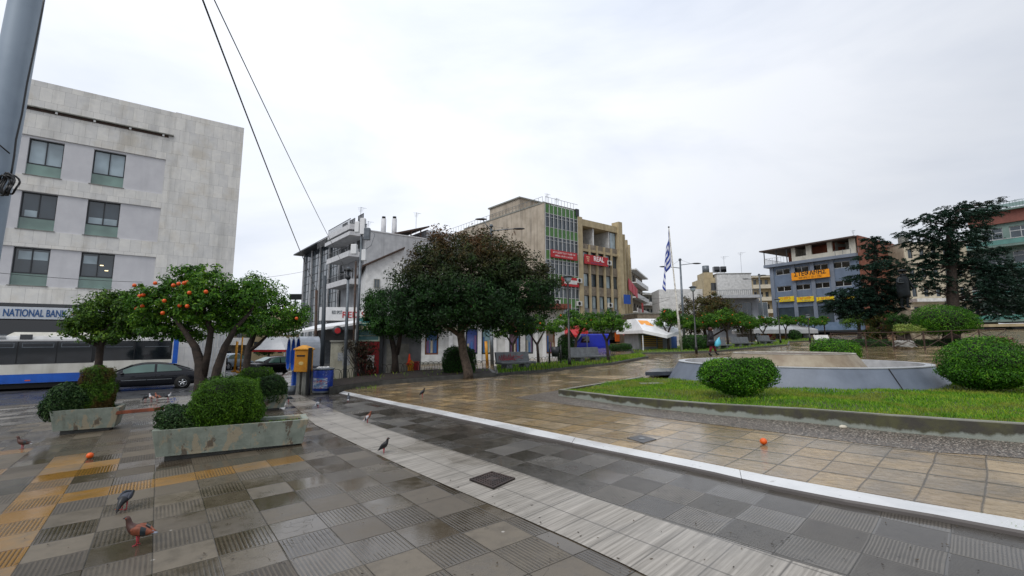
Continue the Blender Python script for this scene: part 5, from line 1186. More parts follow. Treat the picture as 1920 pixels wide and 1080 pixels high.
# ---------------------------------------------------------------- planters
M['planter'] = NT('weathered green grey concrete'); s = M['planter']; p = s.co()
c = s.mix(s.ramp(s.noise(5, 5, .6, p), .3, .7, 0, 1), hx('6f786e'), hx('8b9388')); c = s.mix(s.ramp(s.noise(3.2, 7, .72, s.co((1, 1, .55)), .3), .54, .57, 0, .85), c, hx('9a8f78')); c = s.mix(s.ramp(s.noise(4.6, 7, .74, s.co((1, 1, .5)), .2), .58, .62, 0, .85), c, hx('54473a')); c = s.mix(s.ramp(s.noise(1, 4, .6, s.co((9, 9, .6))), .58, .75, 0, .5), c, hx('4d4a3e'))
s.set(c, .62); s.bump(s.noise(25, 6, .7, p), .5, .012); M['planter'] = s.m
def planter(label, A, B, W, Hh, over=.07, pl=.09, group='concrete planters'):
    """trough with front bottom corners A and B (left, right), depth W away from the camera"""
    d = (B - A); L = d.length; ang = math.atan2(d.y, d.x); t = thing('concrete_planter', label, 'planter', A, ang, group); tilt = math.atan2(B.z - A.z, math.hypot(d.x, d.y))
    mb = MB(); mb.box(.1, L - .1, .08, W - .08, -.06, pl + .02); mb.build('plinth', M['con_dark'], t)
    def ring(z, o, r=.0): return [(-o, -o, z), (L + o, -o, z), (L + o, W + o, z), (-o, W + o, z)]
    mb = MB(); th = .09
    mb.rings([ring(pl, 0), ring(pl + .03, .004), ring(pl + Hh, over), ], 0, False); 
    rg = [ring(pl + Hh, over), ring(pl + Hh, over - th), ring(pl + Hh - .09, over - th - .01)]; mb.rings(rg, 0, False); mb.poly(ring(pl, 0)[::-1])
    o = mb.build('trough', M['planter'], t, False, .012)
    # ragged edge
    s_ = MB(); q = ring(pl + Hh - .055, over - th - .003); s_.poly(q); s_.build('soil', M['soil'], t)
    t.rotation_euler = (0, 0, ang)
    return t, L, W, pl + Hh
for q in [1]:
    A2, B2 = G(283, 871), G(567, 834); A1, B1 = G(97, 818), G(214, 806); A3, B3 = G(440, 778), G(532, 768)
plB, L2_, W2_, H2_ = planter('long planter in front, with a big clipped conifer and an empty right end', A2 + Vector((.02, .05, .0)), B2, .56, .40)
plA, L1_, W1_, H1_ = planter('left planter holding a dark shrub and a browning conifer', A1, B1, .6, .42)
plC, L3_, W3_, H3_ = planter('planter at the back nearest the phone booths', A3, B3, .55, .33)
# wooden beam between planter 1 and 2
a = P(217, 774, 10.55); b = P(292, 767, 10.2)
mb = MB(); d = b - a; L_ = d.length; mb.box(0, L_ + .1, -.11, .11, -.035, .035); ob = mb.build('wooden_bench_plank', pm('worn orange brown timber', '7a3b20', '5a2c18', 4, .45, streak=.2), None, False, .008); ob.location = a; ob.rotation_euler = (0, -math.asin(d.z / L_), math.atan2(d.y, d.x)); tag(ob, 'orange brown wooden plank spanning between the left and front planters', 'bench')
# ---------------------------------------------------------------- phone booths, mailbox, bin
gpb = G(556, 722); ub_ = (G(536, 722) - G(558, 727)); ub_.z = 0; ub_.normalize()
gb_ = P(548, 722, 17.6)
M['booth_silver'] = pm('silver booth shell', '9aa0a8', '848a92', 5, .35, .5); M['booth_blue'] = pm('blue booth panel', '1f4fb0', '1a4496', 3, .35)
BA = math.radians(35)
def booth(label, i):
    g0 = P(555, 722, 16.7); c = g0 + Vector((-math.sin(BA), math.cos(BA), 0)) * .9 * i; tp = P(555, 631, 16.7); bz = gz(c.x, c.y); t = thing('phone_booth', label, 'phone booth', (c.x, c.y, bz), BA, 'open phone booths in a row'); Ht = tp.z - gz(g0.x, g0.y)
    w_ = .40; zlo = zpix(555, 699, 16.7) - gz(g0.x, g0.y); zc = Ht - w_; D_ = .66
    def hoop(r, d):
        up = [(r * math.cos(a), zc + r * math.sin(a)) for a in [PI - PI * k / 12 for k in range(13)]]; dn = [(r * math.cos(a), zlo + w_ * .6 + r * .6 * math.sin(a)) for a in [-PI * k / 8 for k in range(9)]]
        return up + dn
    o_, i_ = hoop(w_, 0), hoop(w_ - .07, 0); n = len(o_); mb = MB()
    mb.rings([[(0, x, z) for x, z in o_], [(D_, x, z) for x, z in o_]], 0, False); ib = MB(); ib.rings([[(0.002, x, z) for x, z in i_][::-1], [(D_ - .01, x, z) for x, z in i_][::-1]], 0, False); ib.poly([(D_ - .01, x, z) for x, z in i_]); ib.build('blue_lining', M['booth_blue'], t)
    mb.add([(0, x, z) for x, z in o_] + [(0, x, z) for x, z in i_], [(k, (k + 1) % n, n + (k + 1) % n, n + k) for k in range(n)])
    mb.poly([(D_, x, z) for x, z in o_][::-1]); mb.build('hood', M['booth_silver'], t, False)
    mb = MB(); mb.box(D_ - .08, D_ - .02, -w_ + .08, w_ - .08, zlo + .12, zc + .1); mb.build('back_panel', M['booth_blue'], t)
    mb = MB(); mb.box(.03, .12, -w_ - .012, -w_ - .001, zlo + .3, zc - .05); mb.box(-.014, -.002, -w_ + .008, -w_ + .062, zlo + .3, zc - .1); mb.box(-.014, -.002, w_ - .062, w_ - .008, zlo + .3, zc - .1); mb.build('blue_trim', M['booth_blue'], t)
    mb = MB(); mb.box(.3, .57, -.15, .15, zlo + .3, zlo + .85); ph = mb.build('telephone', M['grey_metal'], t, False, .02); mb = MB(); mb.tube([(.27, -.1, zlo + .8), (.25, -.1, zlo + .65), (.27, -.1, zlo + .5)], .03, 7); mb.build('handset', M['black'], ph, True)
    mb = MB(); mb.box(.18, D_ - .05, -.14, .14, 0, zlo + .03); mb.build('pedestal', M['booth_blue'] if i else M['concrete'], t, False, .02)
    return t
for lb, i in (('leftmost and farthest of the three blue and silver phone booths', 2), ('middle one of the three blue and silver phone booths', 1), ('nearest phone booth, its long silver hood behind the yellow mailbox', 0)): booth(lb, i)
g = G(566, 738); zt = zpix(566, 656, g.y) - g.z; zl = zpix(566, 697, g.y) - g.z
mt = thing('mailbox', 'yellow mailbox on concrete posts in front of the phone booths', 'mailbox', g, math.radians(-8))
M['mail'] = pm('scuffed yellow mailbox paint', 'd0901a', 'b8780f', 4, .5, bump=.1); s = M['mail']
mb = MB(); w_ = .24; mb.box(-w_, w_, -.18, .18, zl, zt); bo = mb.build('box', M['mail'], mt, False, .02)
mb = MB(); zz = zt; mb.rings([[(-w_ - .03, -.21, zz), (w_ + .03, -.21, zz), (w_ + .03, .21, zz), (-w_ - .03, .21, zz)], [(-w_ - .03, -.21, zz + .04), (w_ + .03, -.21, zz + .04), (w_ + .03, .21, zz + .04), (-w_ - .03, .21, zz + .04)], [(-.06, -.04, zz + .16), (.06, -.04, zz + .16), (.06, .04, zz + .16), (-.06, .04, zz + .16)]]); mb.build('lid', M['yellow'], mt)
mb = MB(); mb.box(-.15, .15, -.192, -.181, zt - .22, zt - .17); mb.build('letter_slot', M['black'], mt)
mb = MB(); mb.ball((.02, -.183, zt - .45), .09, 8, 0, (1, .06, .7)); mb.build('post_horn_emblem', pm('faded white mark', 'dfc27a'), mt)
for dx in (-.13, .1): mb = MB(); mb.box(dx - .06, dx + .06, -.07, .07, 0, zl - .001); mb.build('post', M['concrete'], mt)
g = G(577, 741); zt = zpix(577, 652, g.y) - g.z; bp2 = thing('sign_post', 'thick flat black post between mailbox and blue bin', 'post', g); mb = MB(); mb.box(-.045, .045, -.06, .1, 0, zt); mb.build('post_body', M['black'], bp2, False, .02)
# blue bin
g = G(597, 739); rB = .33 ; zt = zpix(597, 691, g.y) - g.z
bn = thing('litter_bin', 'round blue litter bin with a worn advertising sticker, full of rubbish', 'bin', g + Vector((0, rB, 0)))
s = NT('blue bin with advert'); sp = s.n('ShaderNodeSeparateXYZ'); s.l(s.co(), sp.inputs[0]); n = s.noise(14, 5, .7); n2 = s.noise(5, 4, .6)
zf = s.math('DIVIDE', sp.outputs[2], zt); adv = s.math('MULTIPLY', s.math('MULTIPLY', s.ramp(zf, .20, .22, 0, 1), s.ramp(zf, .6, .64, 1, 0)), s.math('MULTIPLY', s.ramp(sp.outputs[0], -.27, -.24, 0, 1), s.ramp(sp.outputs[0], .22, .25, 1, 0)))
c = s.mix(s.ramp(n2, .4, .6, 0, 1), hx('1a3fa0'), hx('14307a')); c = s.mix(s.ramp(n, .6, .66, 0, .6), c, hx('8a97b8'))
ad = s.mix(s.ramp(s.noise(11, 4, .6, s.co((.4, 1, 2.5))), .45, .55, 0, 1), hx('c9cfd8'), hx('5f86b4')); ad = s.mix(s.ramp(s.noise(16, 3, .5, s.co((.5, 1, 3))), .58, .62, 0, 1), ad, hx('b04a46'))
c = s.mix(s.math('MULTIPLY', adv, s.ramp(n, .62, .7, 1, 0)), c, ad); c = s.mix(s.ramp(zf, .1, .12, 1, 0), c, hx('7f858c')); s.set(c, .4)
mb = MB(); mb.rings([[(r * math.cos(2 * PI * k / 32), r * math.sin(2 * PI * k / 32), z) for k in range(32)] for r, z in ((rB * .93, .02), (rB * .97, .05), (rB, zt - .12), (rB, zt - .05))], 0, True); mb.build('drum', s.m, bn, True)
mb = MB(); mb.rings([[(r * math.cos(2 * PI * k / 32), r * math.sin(2 * PI * k / 32), z) for k in range(32)] for r, z in ((rB + .005, zt - .06), (rB + .03, zt - .05), (rB + .03, zt - .01), (rB - .04, zt), (rB - .05, zt - .06))], 0, False); mb.build('rim', M['grey_metal'], bn, True)
mb = MB()
for q in range(9): a = R.uniform(0, 6.28); mb.ball((.2 * math.cos(a) * R.random(), .2 * math.sin(a), zt - .01 + R.uniform(0, .05)), R.uniform(.05, .09), 5, 0, (1, 1, .6), .2)
mb.build('rubbish', M['white'], bn)
# ad lettering
strokes('advert_lettering', .34, .06, M['ink_red'], bn, (0, -rB - .002, zt * .46), 5)
g = G(545, 741); bu = thing('paint_bucket', 'dented grey metal bucket on the wet pavement beside the phone booths', 'bucket', g); mb = MB(); mb.rings([[(r * math.cos(2 * PI * k / 20), r * math.sin(2 * PI * k / 20), z) for k in range(20)] for r, z in ((.13, 0), (.16, .3), (.15, .3), (.14, .05))], 0, True); mb.build('pail', M['grey_metal'], bu, True); mb = MB(); mb.tube([(.16 * math.cos(a), 0, .3 + .12 * math.sin(a)) for a in [PI * i / 10 for i in range(11)]], .005, 5); mb.build('handle', M['black'], bu, True)
# street sign/post yellow pair across the street, small standing signs
for lb, px, py, top, r in (('thicker leaning yellow post across the street', 440, 697, 640, .10), ('thinner yellow post right of the other', 450, 699, 632, .06)):
    g = GR(px, py); tp = P(px + 5, top, g.y); t = thing('yellow_post', lb, 'post', g); mb = MB(); mb.tube([(0, 0, 0), (tp.x - g.x, 0, tp.z - g.z)], r, 10); mb.build('shaft', M['yellow'], t, True); mb = MB(); mb.box(-.22, .22, -.2, .2, 0, .1); mb.build('base', M['yellow'], t)
g = P(554, 560, 45); t = thing('billboard', 'small dark rooftop board above the orange tree, left of the glass facade', 'sign', (g.x, g.y, 4)); mb = MB(); mb.box(-.55, .55, -.1, .1, g.z - 4 - .1, g.z - 4 + .45); mb.build('panel', M['frame_dark'], t); mb = MB(); mb.box(-.05, .05, -.04, .04, -4.5, g.z - 4 - .101); mb.build('post', M['frame_dark'], t)
# ---------------------------------------------------------------- benches
M['bench_con'] = pm('wet grey bench concrete', '6f7376', '585c5f', 5, .45, bump=.15, bs=40, streak=.3)
def bench(label, A, B, graffiti=False, pxh=None):
    d = B - A; L = max(1.3, math.hypot(d.x, d.y)); ang = math.atan2(d.y, d.x); t = thing('concrete_bench', label, 'bench', (A.x, A.y, (A.z + B.z) / 2), ang, 'concrete benches along the planted strips')
    mb = MB(); mb.box(-.05, L + .05, -.05, .48, .40, .49); mb.build('seat', M['bench_con'], t, False, .015)
    mb = MB(); mb.add([(0, .40, .492), (L, .40, .492), (L, .50, .492), (0, .50, .492), (0, .50, .93), (L, .50, .93), (L, .60, .93), (0, .60, .93)], [(0, 3, 2, 1), (4, 5, 6, 7), (0, 1, 5, 4), (1, 2, 6, 5), (2, 3, 7, 6), (3, 0, 4, 7)]); bk = mb.build('backrest', M['bench_con'], t, False, .01)
    for x in (L * .13, L * .66): mb = MB(); mb.add([(x, .02, 0), (x + .38, .02, 0), (x + .38, .42, 0), (x, .42, 0), (x + .04, -.0, .399), (x + .34, -.0, .399), (x + .34, .44, .399), (x + .04, .44, .399)], [(0, 3, 2, 1), (4, 5, 6, 7), (0, 1, 5, 4), (1, 2, 6, 5), (2, 3, 7, 6), (3, 0, 4, 7)]); mb.build('leg', M['bench_con'], t, False, .01)
    if graffiti:
        mb = MB(); yb = lambda z: .40 + (z - .49) / .44 * .10 - .006
        def st(pts): mb.tube([(x, yb(z), z) for x, z in pts], .014, 5)
        x = .12
        for q in range(9):
            w_ = R.uniform(.09, .16); z0, z1 = R.uniform(.53, .58), R.uniform(.76, .87); st([(x, z0), (x + w_ * .45, z1), (x + w_ * .6, z0 + .05), (x + w_, z0)]); x += w_ * .8
        st([(x - .1, .68), (x + .1, .75), (x + .3, .70), (x + .55, .78)]); st([(x, .6), (x + .25, .66), (x + .5, .62)]); st([(.3, .56), (.7, .60), (1.1, .55)])
        mb.build('red_graffiti', pm('faded red spray paint', 'a8404a', '8a3038'), bk)
    return t
bench('concrete bench with red graffiti on its backrest under the big dark tree', G(941, 702) + Vector((0, 0, .02)), G(1003, 696), True)
bench('clean concrete bench in front of the blue van', G(1081, 687), G(1134, 682))
bench('bench just behind the walking person', G(1343, 660), G(1372, 657))
bench('bench between the walking person and the narrow tree trunks', G(1383, 655), G(1414, 652.5))
bench('farthest bench, just left of the slim black lamp post by the orange stall', G(1432, 650), G(1454, 648))
# ---------------------------------------------------------------- lamps
def lamppost(label, base, top, hd=True, group='black park lamps'):
    g = G(*base, PZ); tp = P(top[0], top[1], g.y); Ht = tp.z - g.z; t = thing('park_lamp', label, 'street lamp', g, 0, group)
    mb = MB(); mb.tube([(0, 0, 0), (0, 0, .5), (0, 0, .52), (0, 0, Ht * .45), (0, 0, Ht * .452), (0, 0, Ht - .35)], [.09, .085, .06, .055, .045, .04], 12); mb.build('post', M['black'], t, True)
    if hd:
        mb = MB(); mb.rings([[(r * math.cos(2 * PI * k / 14), r * math.sin(2 * PI * k / 14), z) for k in range(14)] for r, z in ((.05, Ht - .36), (.14, Ht - .3), (.2, Ht - .08))], 0, True); l_ = mb.build('lantern', M['glass_pale'], t, True)
        mb = MB(); mb.rings([[(r * math.cos(2 * PI * k / 14), r * math.sin(2 * PI * k / 14), z) for k in range(14)] for r, z in ((.28, Ht - .08), (.24, Ht - .03), (.08, Ht + .03))], 0, True); mb.build('lantern_cap', M['black'], t, True)
        mb = MB(); mb.box(-.02, .02, -.12, .12, Ht * .55, Ht * .62); mb.build('junction_box', M['black'], t)
    return t
lamppost('black park lamp between the graffiti bench and the van bench', (1068, 690), (1063, 517))
lamppost('black park lamp beside the flagpole hedge', (1306, 663), (1298, 537))
lamppost('slim black post right of the farthest bench', (1464, 646), (1457, 560))
lamppost('slim black post near the low white sign', (1519, 641), (1512, 590), True)
def streetlamp(label, x, ytop, ybase, Y, arms, mat='grey_metal'):
    tp = P(x, ytop, Y); g = P(x + 6, ybase, Y); zb = gz(tp.x, Y); t = thing('street_lamp', label, 'street lamp', (tp.x, Y, zb), 0, 'tall street lamps'); Ht = tp.z - zb
    mb = MB(); mb.tube([(0, 0, 0), (0, 0, Ht)], [.13, .08], 12); mb.build('pole', M[mat], t, True)
    for (ax, ay, r) in arms:
        q = P(ax, ay, Y); dx = q.x - tp.x; z = q.z - zb; zz = min(Ht - .3, z - .1 * (1 if dx else 0)); mb = MB(); mb.tube([(0, 0, zz - .05), (dx * .5, 0, (zz + z) / 2), (dx * .85, 0, z)], .035, 7); mb.tube([(0, 0, Ht), (dx * .6, 0, z + .02)], .01, 5); a_ = mb.build('arm', M[mat], t, True)
        mb = MB(); mb.ball((dx, 0, z), .45, 8, 0, (1, .4, .16)); mb.build('lamp_head', M['frame_dark'], a_, True)
    mb = MB(); mb.tube([(0, 0, Ht - .05), (0, 0, Ht + .12)], [.16, .1], 10); mb.build('finial', M[mat], t, True)
    return t
streetlamp('tall double arm street lamp just right of the flagpole', 1275, 487, 590, 44, [(1245, 500, 1), (1306, 494, 1)])
streetlamp('double arm street lamp left of the blue building', 1423, 515, 595, 62, [(1398, 523, 1), (1431, 516, 1)])
streetlamp('street lamp whose two heads show above the big dark tree', 921, 424, 500, 33, [(902, 411, 1), (973, 429, 1)])
# ---------------------------------------------------------------- flagpole
g = G(1278.5, 660, PZ); tp = P(1254, 427, g.y); fp = thing('flagpole', 'white flagpole leaning slightly left at the edge of the planted strip', 'flagpole', g)
d = tp - g; mb = MB(); mb.tube([(0, 0, 0), d * .35, d * .352, d], [.085, .08, .062, .035], 12); mb.build('pole', pm('chipped white pole paint', 'cfcdc4', '8a8478', 9, .5), fp, True); mb = MB(); mb.ball(d + Vector((0, 0, .05)), .07, 6); mb.build('finial', M['black'], fp, True)
mb = MB(); mb.box(-.12, .12, -.12, .12, d.z * .3, d.z * .3 + .2); mb.build('bracket', M['rust'], fp)
fl = thing('national_flag', 'limp blue and white striped flag hanging from the flagpole', 'flag', g)
nu, nv = 36, 26; vs = []; uvs = []
Lf = zpix(1254, 430, g.y) - zpix(1254, 548, g.y)
top_ = d * .992
for i in range(nu + 1):
    u = i / nu
    for j in range(nv + 1):
        v = j / nv
        z = top_.z - .06 - u * Lf * .52 - v * Lf * (.47 + .05 * math.sin(u * 3)); on = d * (z / d.z)
        spread = (.06 + .74 * ((top_.z - z) / Lf) ** 1.1)
        x = on.x - .05 - spread * (1.25 * math.sin(v * 2.2) + .14 * math.sin(v * 14 + 2 * u)) ; y = -.06 + .14 * math.cos(v * 8 + u * 2) * (.2 + v) - .12 * v
        vs.append((x, y, z)); uvs.append((u, v))
fs = [(i * (nv + 1) + j, (i + 1) * (nv + 1) + j, (i + 1) * (nv + 1) + j + 1, i * (nv + 1) + j + 1) for i in range(nu) for j in range(nv)]
mi = []
for f in fs:
    u = sum(uvs[k][0] for k in f) / 4; v = sum(uvs[k][1] for k in f) / 4
    if u < 5 / 9 and v < .37: blue = not (abs(u - 2.5 / 9) < .5 / 9 or abs(v - .185) < .037)
    else: blue = int(u * 9) % 2 == 0
    mi.append(0 if blue else 1)
mb = MB(); mb.add(vs, fs); mb.m = mi
fo = mb.build('cloth', [pm('flag blue', '173c9c', '123084', 2, .7), pm('flag white', 'd9dde8', 'c7cbd8', 2, .7)], fl, True); so_ = fo.modifiers.new('s', 'SOLIDIFY'); so_.thickness = .006
# ================================================================= KIOSKS AND SHOPS
# grey kiosk with white canopy beside the poles
A = P(590, 640, 24.5); kb_ = Bld('kiosk', 'grey kiosk with slanting white canopy and small round hanging sign behind the blue bin', 'kiosk', (A.x, A.y), (.93, .36), None); h = kb_.h
x1 = h(672, 640)[0]; zt = h(640, 606)[1]; z0_ = h(590, 622)[1]
mb = MB(); walls(mb, 0, x1, 0, zt - .35, [(x1 * .12, x1 * .45, 1.0, zt - .9)], 0, .12); mb.box(0, x1, .13, 3, 0, zt - .36); mb.build('wall', M['grey_paint'], kb_.t)
mb = MB(); mb.box(x1 * .12, x1 * .45, .06, .1, 1.0, zt - .9); mb.build('roller_shutter', M['grey_metal'], kb_.t)
# canopy: a slanting sheet reaching left and towards us
q = [P(531, 629, 20.5), P(668, 609, 21.5), P(700, 600, 26), P(598, 612, 27.5)]
q = [kb_.loc(v) for v in q]; dz = Vector((0, 0, .10)); mb = MB(); mb.add([v for v in q] + [v + dz for v in q], [(0, 3, 2, 1), (4, 5, 6, 7), (0, 1, 5, 4), (1, 2, 6, 5), (2, 3, 7, 6), (3, 0, 4, 7)]); mb.build('canopy', M['white_clean'], kb_.t)
for px, Y in ((586, 21.2), (664, 21.6)): p = kb_.loc(P(px, 700, Y)); mb = MB(); mb.box(p.x - .05, p.x + .05, p.y - .05, p.y + .05, -.3, kb_.loc(P(px, 617, Y)).z); mb.build('canopy_post', M['white'], kb_.t)
c = kb_.loc(P(633, 620, 21)); mb = MB(); mb.tube([(c.x, c.y - .03, c.z), (c.x, c.y + .03, c.z)], .22, 18); s1 = mb.build('hanging_sign', M['frame_dark'], kb_.t, True); mb = MB(); mb.tube([(c.x, c.y - .035, c.z), (c.x, c.y - .031, c.z)], .13, 14); mb.build('sign_disc', M['red'], s1)
# sign box of the bar above
A = P(596, 600, 33); sb = Bld('bar_sign', 'white box parapet with red bar lettering under the balconies', 'sign', (A.x, A.y), (.98, .2), 1.0); h = sb.h
a, b = h(598, 600)[0], h(684, 590)[0]; z0, z1 = h(640, 601)[1], h(640, 576)[1]
mb = MB(); mb.box(a, b, 0, 3, z0, z1); mb.build('sign_box', M['white_clean'], sb.t)
mb = MB(); mb.box(a + .5, b, .5, 6, -2.5, z0 - .001); mb.build('bar_front', M['glass_dark'], sb.t)
tx = text('lettering', 'RED SPOT', .62, M['ink_red'], sb.t, (h(641, 590)[0], -.02, z0 + (z1 - z0) * .22), off=.004); text('lettering', 'RED SPOT', .34, M['grey_metal'], sb.t, (h(622, 590)[0], -.02, z0 + (z1 - z0) * .5), sx=.45)
# cream cabinet
A = G(617, 717); B = G(664, 714); cb2 = Bld('utility_cabinet', 'cream painted utility cabinet with peeling posters behind the grey poles', 'cabinet', (A.x, A.y), ((B - A).x, (B - A).y), A.z); wd = (B - A).length; zt = cb2.h(640, 641)[1]
M['cream_worn'] = pm('worn cream paint', 'aaa898', '8b897a', 3, .6, streak=.4)
mb = MB(); mb.box(0, wd, 0, .8, 0, zt); mb.build('body', M['cream_worn'], cb2.t, False, .015); mb = MB(); mb.box(-.05, wd + .05, -.06, .86, zt, zt + .07); mb.build('lid', M['concrete'], cb2.t)
for x, z, w_, hh in ((.3, .9, .22, .35), (.55, 1.15, .25, .3), (.5, .7, .3, .4)): mb = MB(); mb.box(x, x + w_, -.006, -.002, z, z + hh); mb.build('torn_poster', pm('torn paper', 'a9adb0', '6f7478', 20, .7), cb2.t)
# red walled kiosk with a teal window and grey wall
A = G(668, 707); B = G(716, 703); rk = Bld('red_kiosk', 'kiosk with dark red lower wall and teal window left of the forked tree', 'kiosk', (A.x, A.y), (.97, .24), A.z - .2); h = rk.h
x1 = h(710, 690)[0]; zt = h(690, 596)[1]; zm = h(690, 640)[1]
mb = MB(); mb.box(0, x1, 0, 3, 0, zm); mb.build('red_wall', pm('dark red wall', '8e1418', '74101a', 2, .5), rk.t)
mb = MB(); mb.box(0, x1, .08, .12, zm, zt); mb.box(0, x1, .121, 3, zm, zt - .1); mb.build('teal_window', pm('teal glass with labels', '4f8c8e', '3c7478', 1.5, .15), rk.t)
mb = MB(); mb.box(0, x1, -.02, .079, zm, zm + .07); mb.box(x1 - .07, x1, -.02, .079, zm + .071, zt)
for k in range(4): mb.box(0, x1 - .08, .03, .079, zm + .25 + k * .3, zm + .29 + k * .3)
mb.build('window_frame', pm('pale green frame', 'b9cfbd'), rk.t)
mb = MB(); a = h(688, 670)[0]; mb.box(a, a + .34, -.02, -.004, h(690, 692)[1], h(690, 666)[1]); mb.build('white_poster', M['white'], rk.t)
mb = MB(); mb.box(x1 + .001, x1 + .16, -.05, 3, 0, zt + .1); mb.build('corner_post', M['frame_dark'], rk.t)
x2 = h(789, 690)[0]; zg = h(750, 618)[1]
mb = MB(); mb.box(x1 + .18, x2, .1, 3.2, 0, zg); mb.build('grey_wall', M['grey_paint'], rk.t); mb = MB(); mb.box(x1 + .35, x2 - .6, .06, .099, .1, zg * .72); mb.build('wall_panel', M['concrete'], rk.t)
mb = MB(); mb.box(-.2, x2 + 2.2, -.3, 3.4, zg + .001, zg + .18); mb.build('roof', pm('cream fascia', 'bdb7a2', 'a59f8a', 2, .6), rk.t)
acunit(rk.t, h(757, 625)[0], .1, h(757, 628)[1], .95)
# rubbish: yellow bag in a red bin
g = G(772, 702); yb = thing('red_bin', 'red bin standing against the grey kiosk end wall', 'bin', g); mb = MB(); mb.box(.0, .34, -.15, .15, 0, .62); mb.build('bin_body', M['red'], yb, False, .02)
y2 = MB(); y2.rings([[(-.03 + .68 * r * math.cos(2 * PI * k / 12) * (1 + .15 * math.sin(3 * k)), -.22 + .68 * r * math.sin(2 * PI * k / 12), z * .68) for k in range(12)] for r, z in ((.12, .0), (.2, .1), (.17, .45), (.24, .65), (.26, .85), (.1, .98), (.2, 1.02))]); o = y2.build('rubbish_bag', M['yellow'], None, True); o.location = g; tag(o, 'knotted yellow rubbish bag leaning on the red bin', 'bag')
g = G(766, 704); o = MB().rings([[(r * math.cos(2 * PI * k / 12), r * math.sin(2 * PI * k / 12), z) for k in range(12)] for r, z in ((.16, 0), (.16, .03), (.1, .04), (.03, .5))]).build('traffic_cone', pm('fluorescent orange', 'ff4a12'), None, True); o.location = g + Vector((-.05, .3, .5)); tag(o, 'orange cone standing behind the yellow rubbish bag', 'cone')
# stone front wall and shop row
A = P(781, 650, 31); sr = Bld('shop_row', 'low white shop row with framed display windows and a stone plinth under the trees', 'shop', (A.x, A.y), (.985, .17), 0); h = sr.h
x1 = h(1046, 650)[0]; zp = h(830, 672)[1]; zt = h(830, 618)[1]
M['stone_wall'] = marble('rubble stone plinth', '6a6763', '96918a', .35, .18, .02, grime=.3)
gz0 = gz(A.x, A.y); 
mb = MB(); mb.box(-.6, x1, -1.5, -1.1, -.4, zp - .35); mb.build('stone_plinth', M['stone_wall'], sr.t); mb = MB(); mb.box(-.7, x1, -1.6, .6, zp - .349, zp - .22); mb.build('plinth_cap', M['concrete'], sr.t)
wins = [(797, 822), (873, 897), (903, 922), (955, 976), (985, 1000), (1024, 1041)]
ops = [(h(a, 640)[0], h(b, 640)[0], zp + .25, zp + 2.0) for a, b in wins]
mb = MB(); walls(mb, -.5, x1 + .5, zp - .22, zt + 1.4, ops, 0, .25); mb.box(-.5, x1 + .5, .6, 6, -1, zt + 1.3); mb.build('white_wall', M['white'], sr.t)
for i, o in enumerate(ops):
    fo = window(sr.t, *o, .2, pm('brown timber frame', '7a4a2c') if i in (0, 5) else M['frame_dark'], [glassmat('display window', c_, .1) for c_ in ('2c4d7a', '3f4f8c', '6f8c92', '4a2438', '7a8a96', '5a4636')][i], 0, 0, .09)
    cols_ = ['7d5a86', 'c0b6a0', '3f6fae']
    for j in range(3): mb = MB(); w_ = (o[1] - o[0]) / 3; mb.box(o[0] + .12 + j * w_ * .85, o[0] + .05 + (j + .8) * w_ * .85, .14, .17, o[2] + .12, o[2] + R.uniform(.6, 1.3)); mb.build('display_item', pm('goods ' + str(i) + str(j), cols_[(i + j) % 3]), fo)
for px in (784, 845, 868, 899, 927, 950, 1005, 1020): x = h(px, 640)[0]; mb = MB(); mb.box(x - .13, x + .13, -.12, -.001, zp - .21, zt + .3); mb.build('column', M['white_clean'], sr.t)
mb = MB(); mb.box(-.6, x1 + .6, -1.3, 6, zt + 1.401, zt + 1.7); mb.build('roof', M['tile_roof'], sr.t)
mb = MB(); mb.box(h(800, 620)[0] - 1, h(828, 620)[0], -1.0, -.001, zt + .1, zt + .5); mb.build('awning', M['white'], sr.t)
t, e = pole('yellow_post', 'yellow post standing on the stone plinth behind the graffiti bench', (914, 684), (911, 640), .09, .09, 'yellow', Y=28); t['category'] = 'post'
t, e = pole('grey_post', 'short grey post right of the yellow post behind the graffiti bench', (923, 684), (921, 612), .11, .1, 'grey_metal', Y=28); t['category'] = 'post'
# red awnings seen between the trees
for lb, px, py, Y, w_ in (('red cafe awning left of the black park lamp, in front of the green bay', 1052, 622, 46, 1.5), ('red cafe awning right of the black park lamp', 1080, 616, 48, 1.1), ('small red awning under the left edge of the white kiosk canopy', 1190, 630, 42, 1.0)):
    g = P(px, py, Y); t = thing('red_awning', lb, 'awning', (g.x, g.y, gz(g.x, g.y)), 0, 'red awnings'); z = g.z - gz(g.x, g.y); mb = MB(); mb.add([(-w_, -.8, z - .3), (w_, -.8, z - .3), (w_ * .9, .8, z + .3), (-w_ * .9, .8, z + .3), (-w_, -.8, z - .55), (w_, -.8, z - .55)], [(0, 1, 2, 3), (4, 5, 1, 0)]); o = mb.build('canopy', M['red'], t); q_ = o.modifiers.new('s', 'SOLIDIFY'); q_.thickness = .03
    for sx in (-1, 1): mb = MB(); mb.tube([(sx * w_ * .9, -.7, 0), (sx * w_ * .9, -.7, z - .3)], .04, 6); mb.build('awning_post', M['grey_metal'], t)
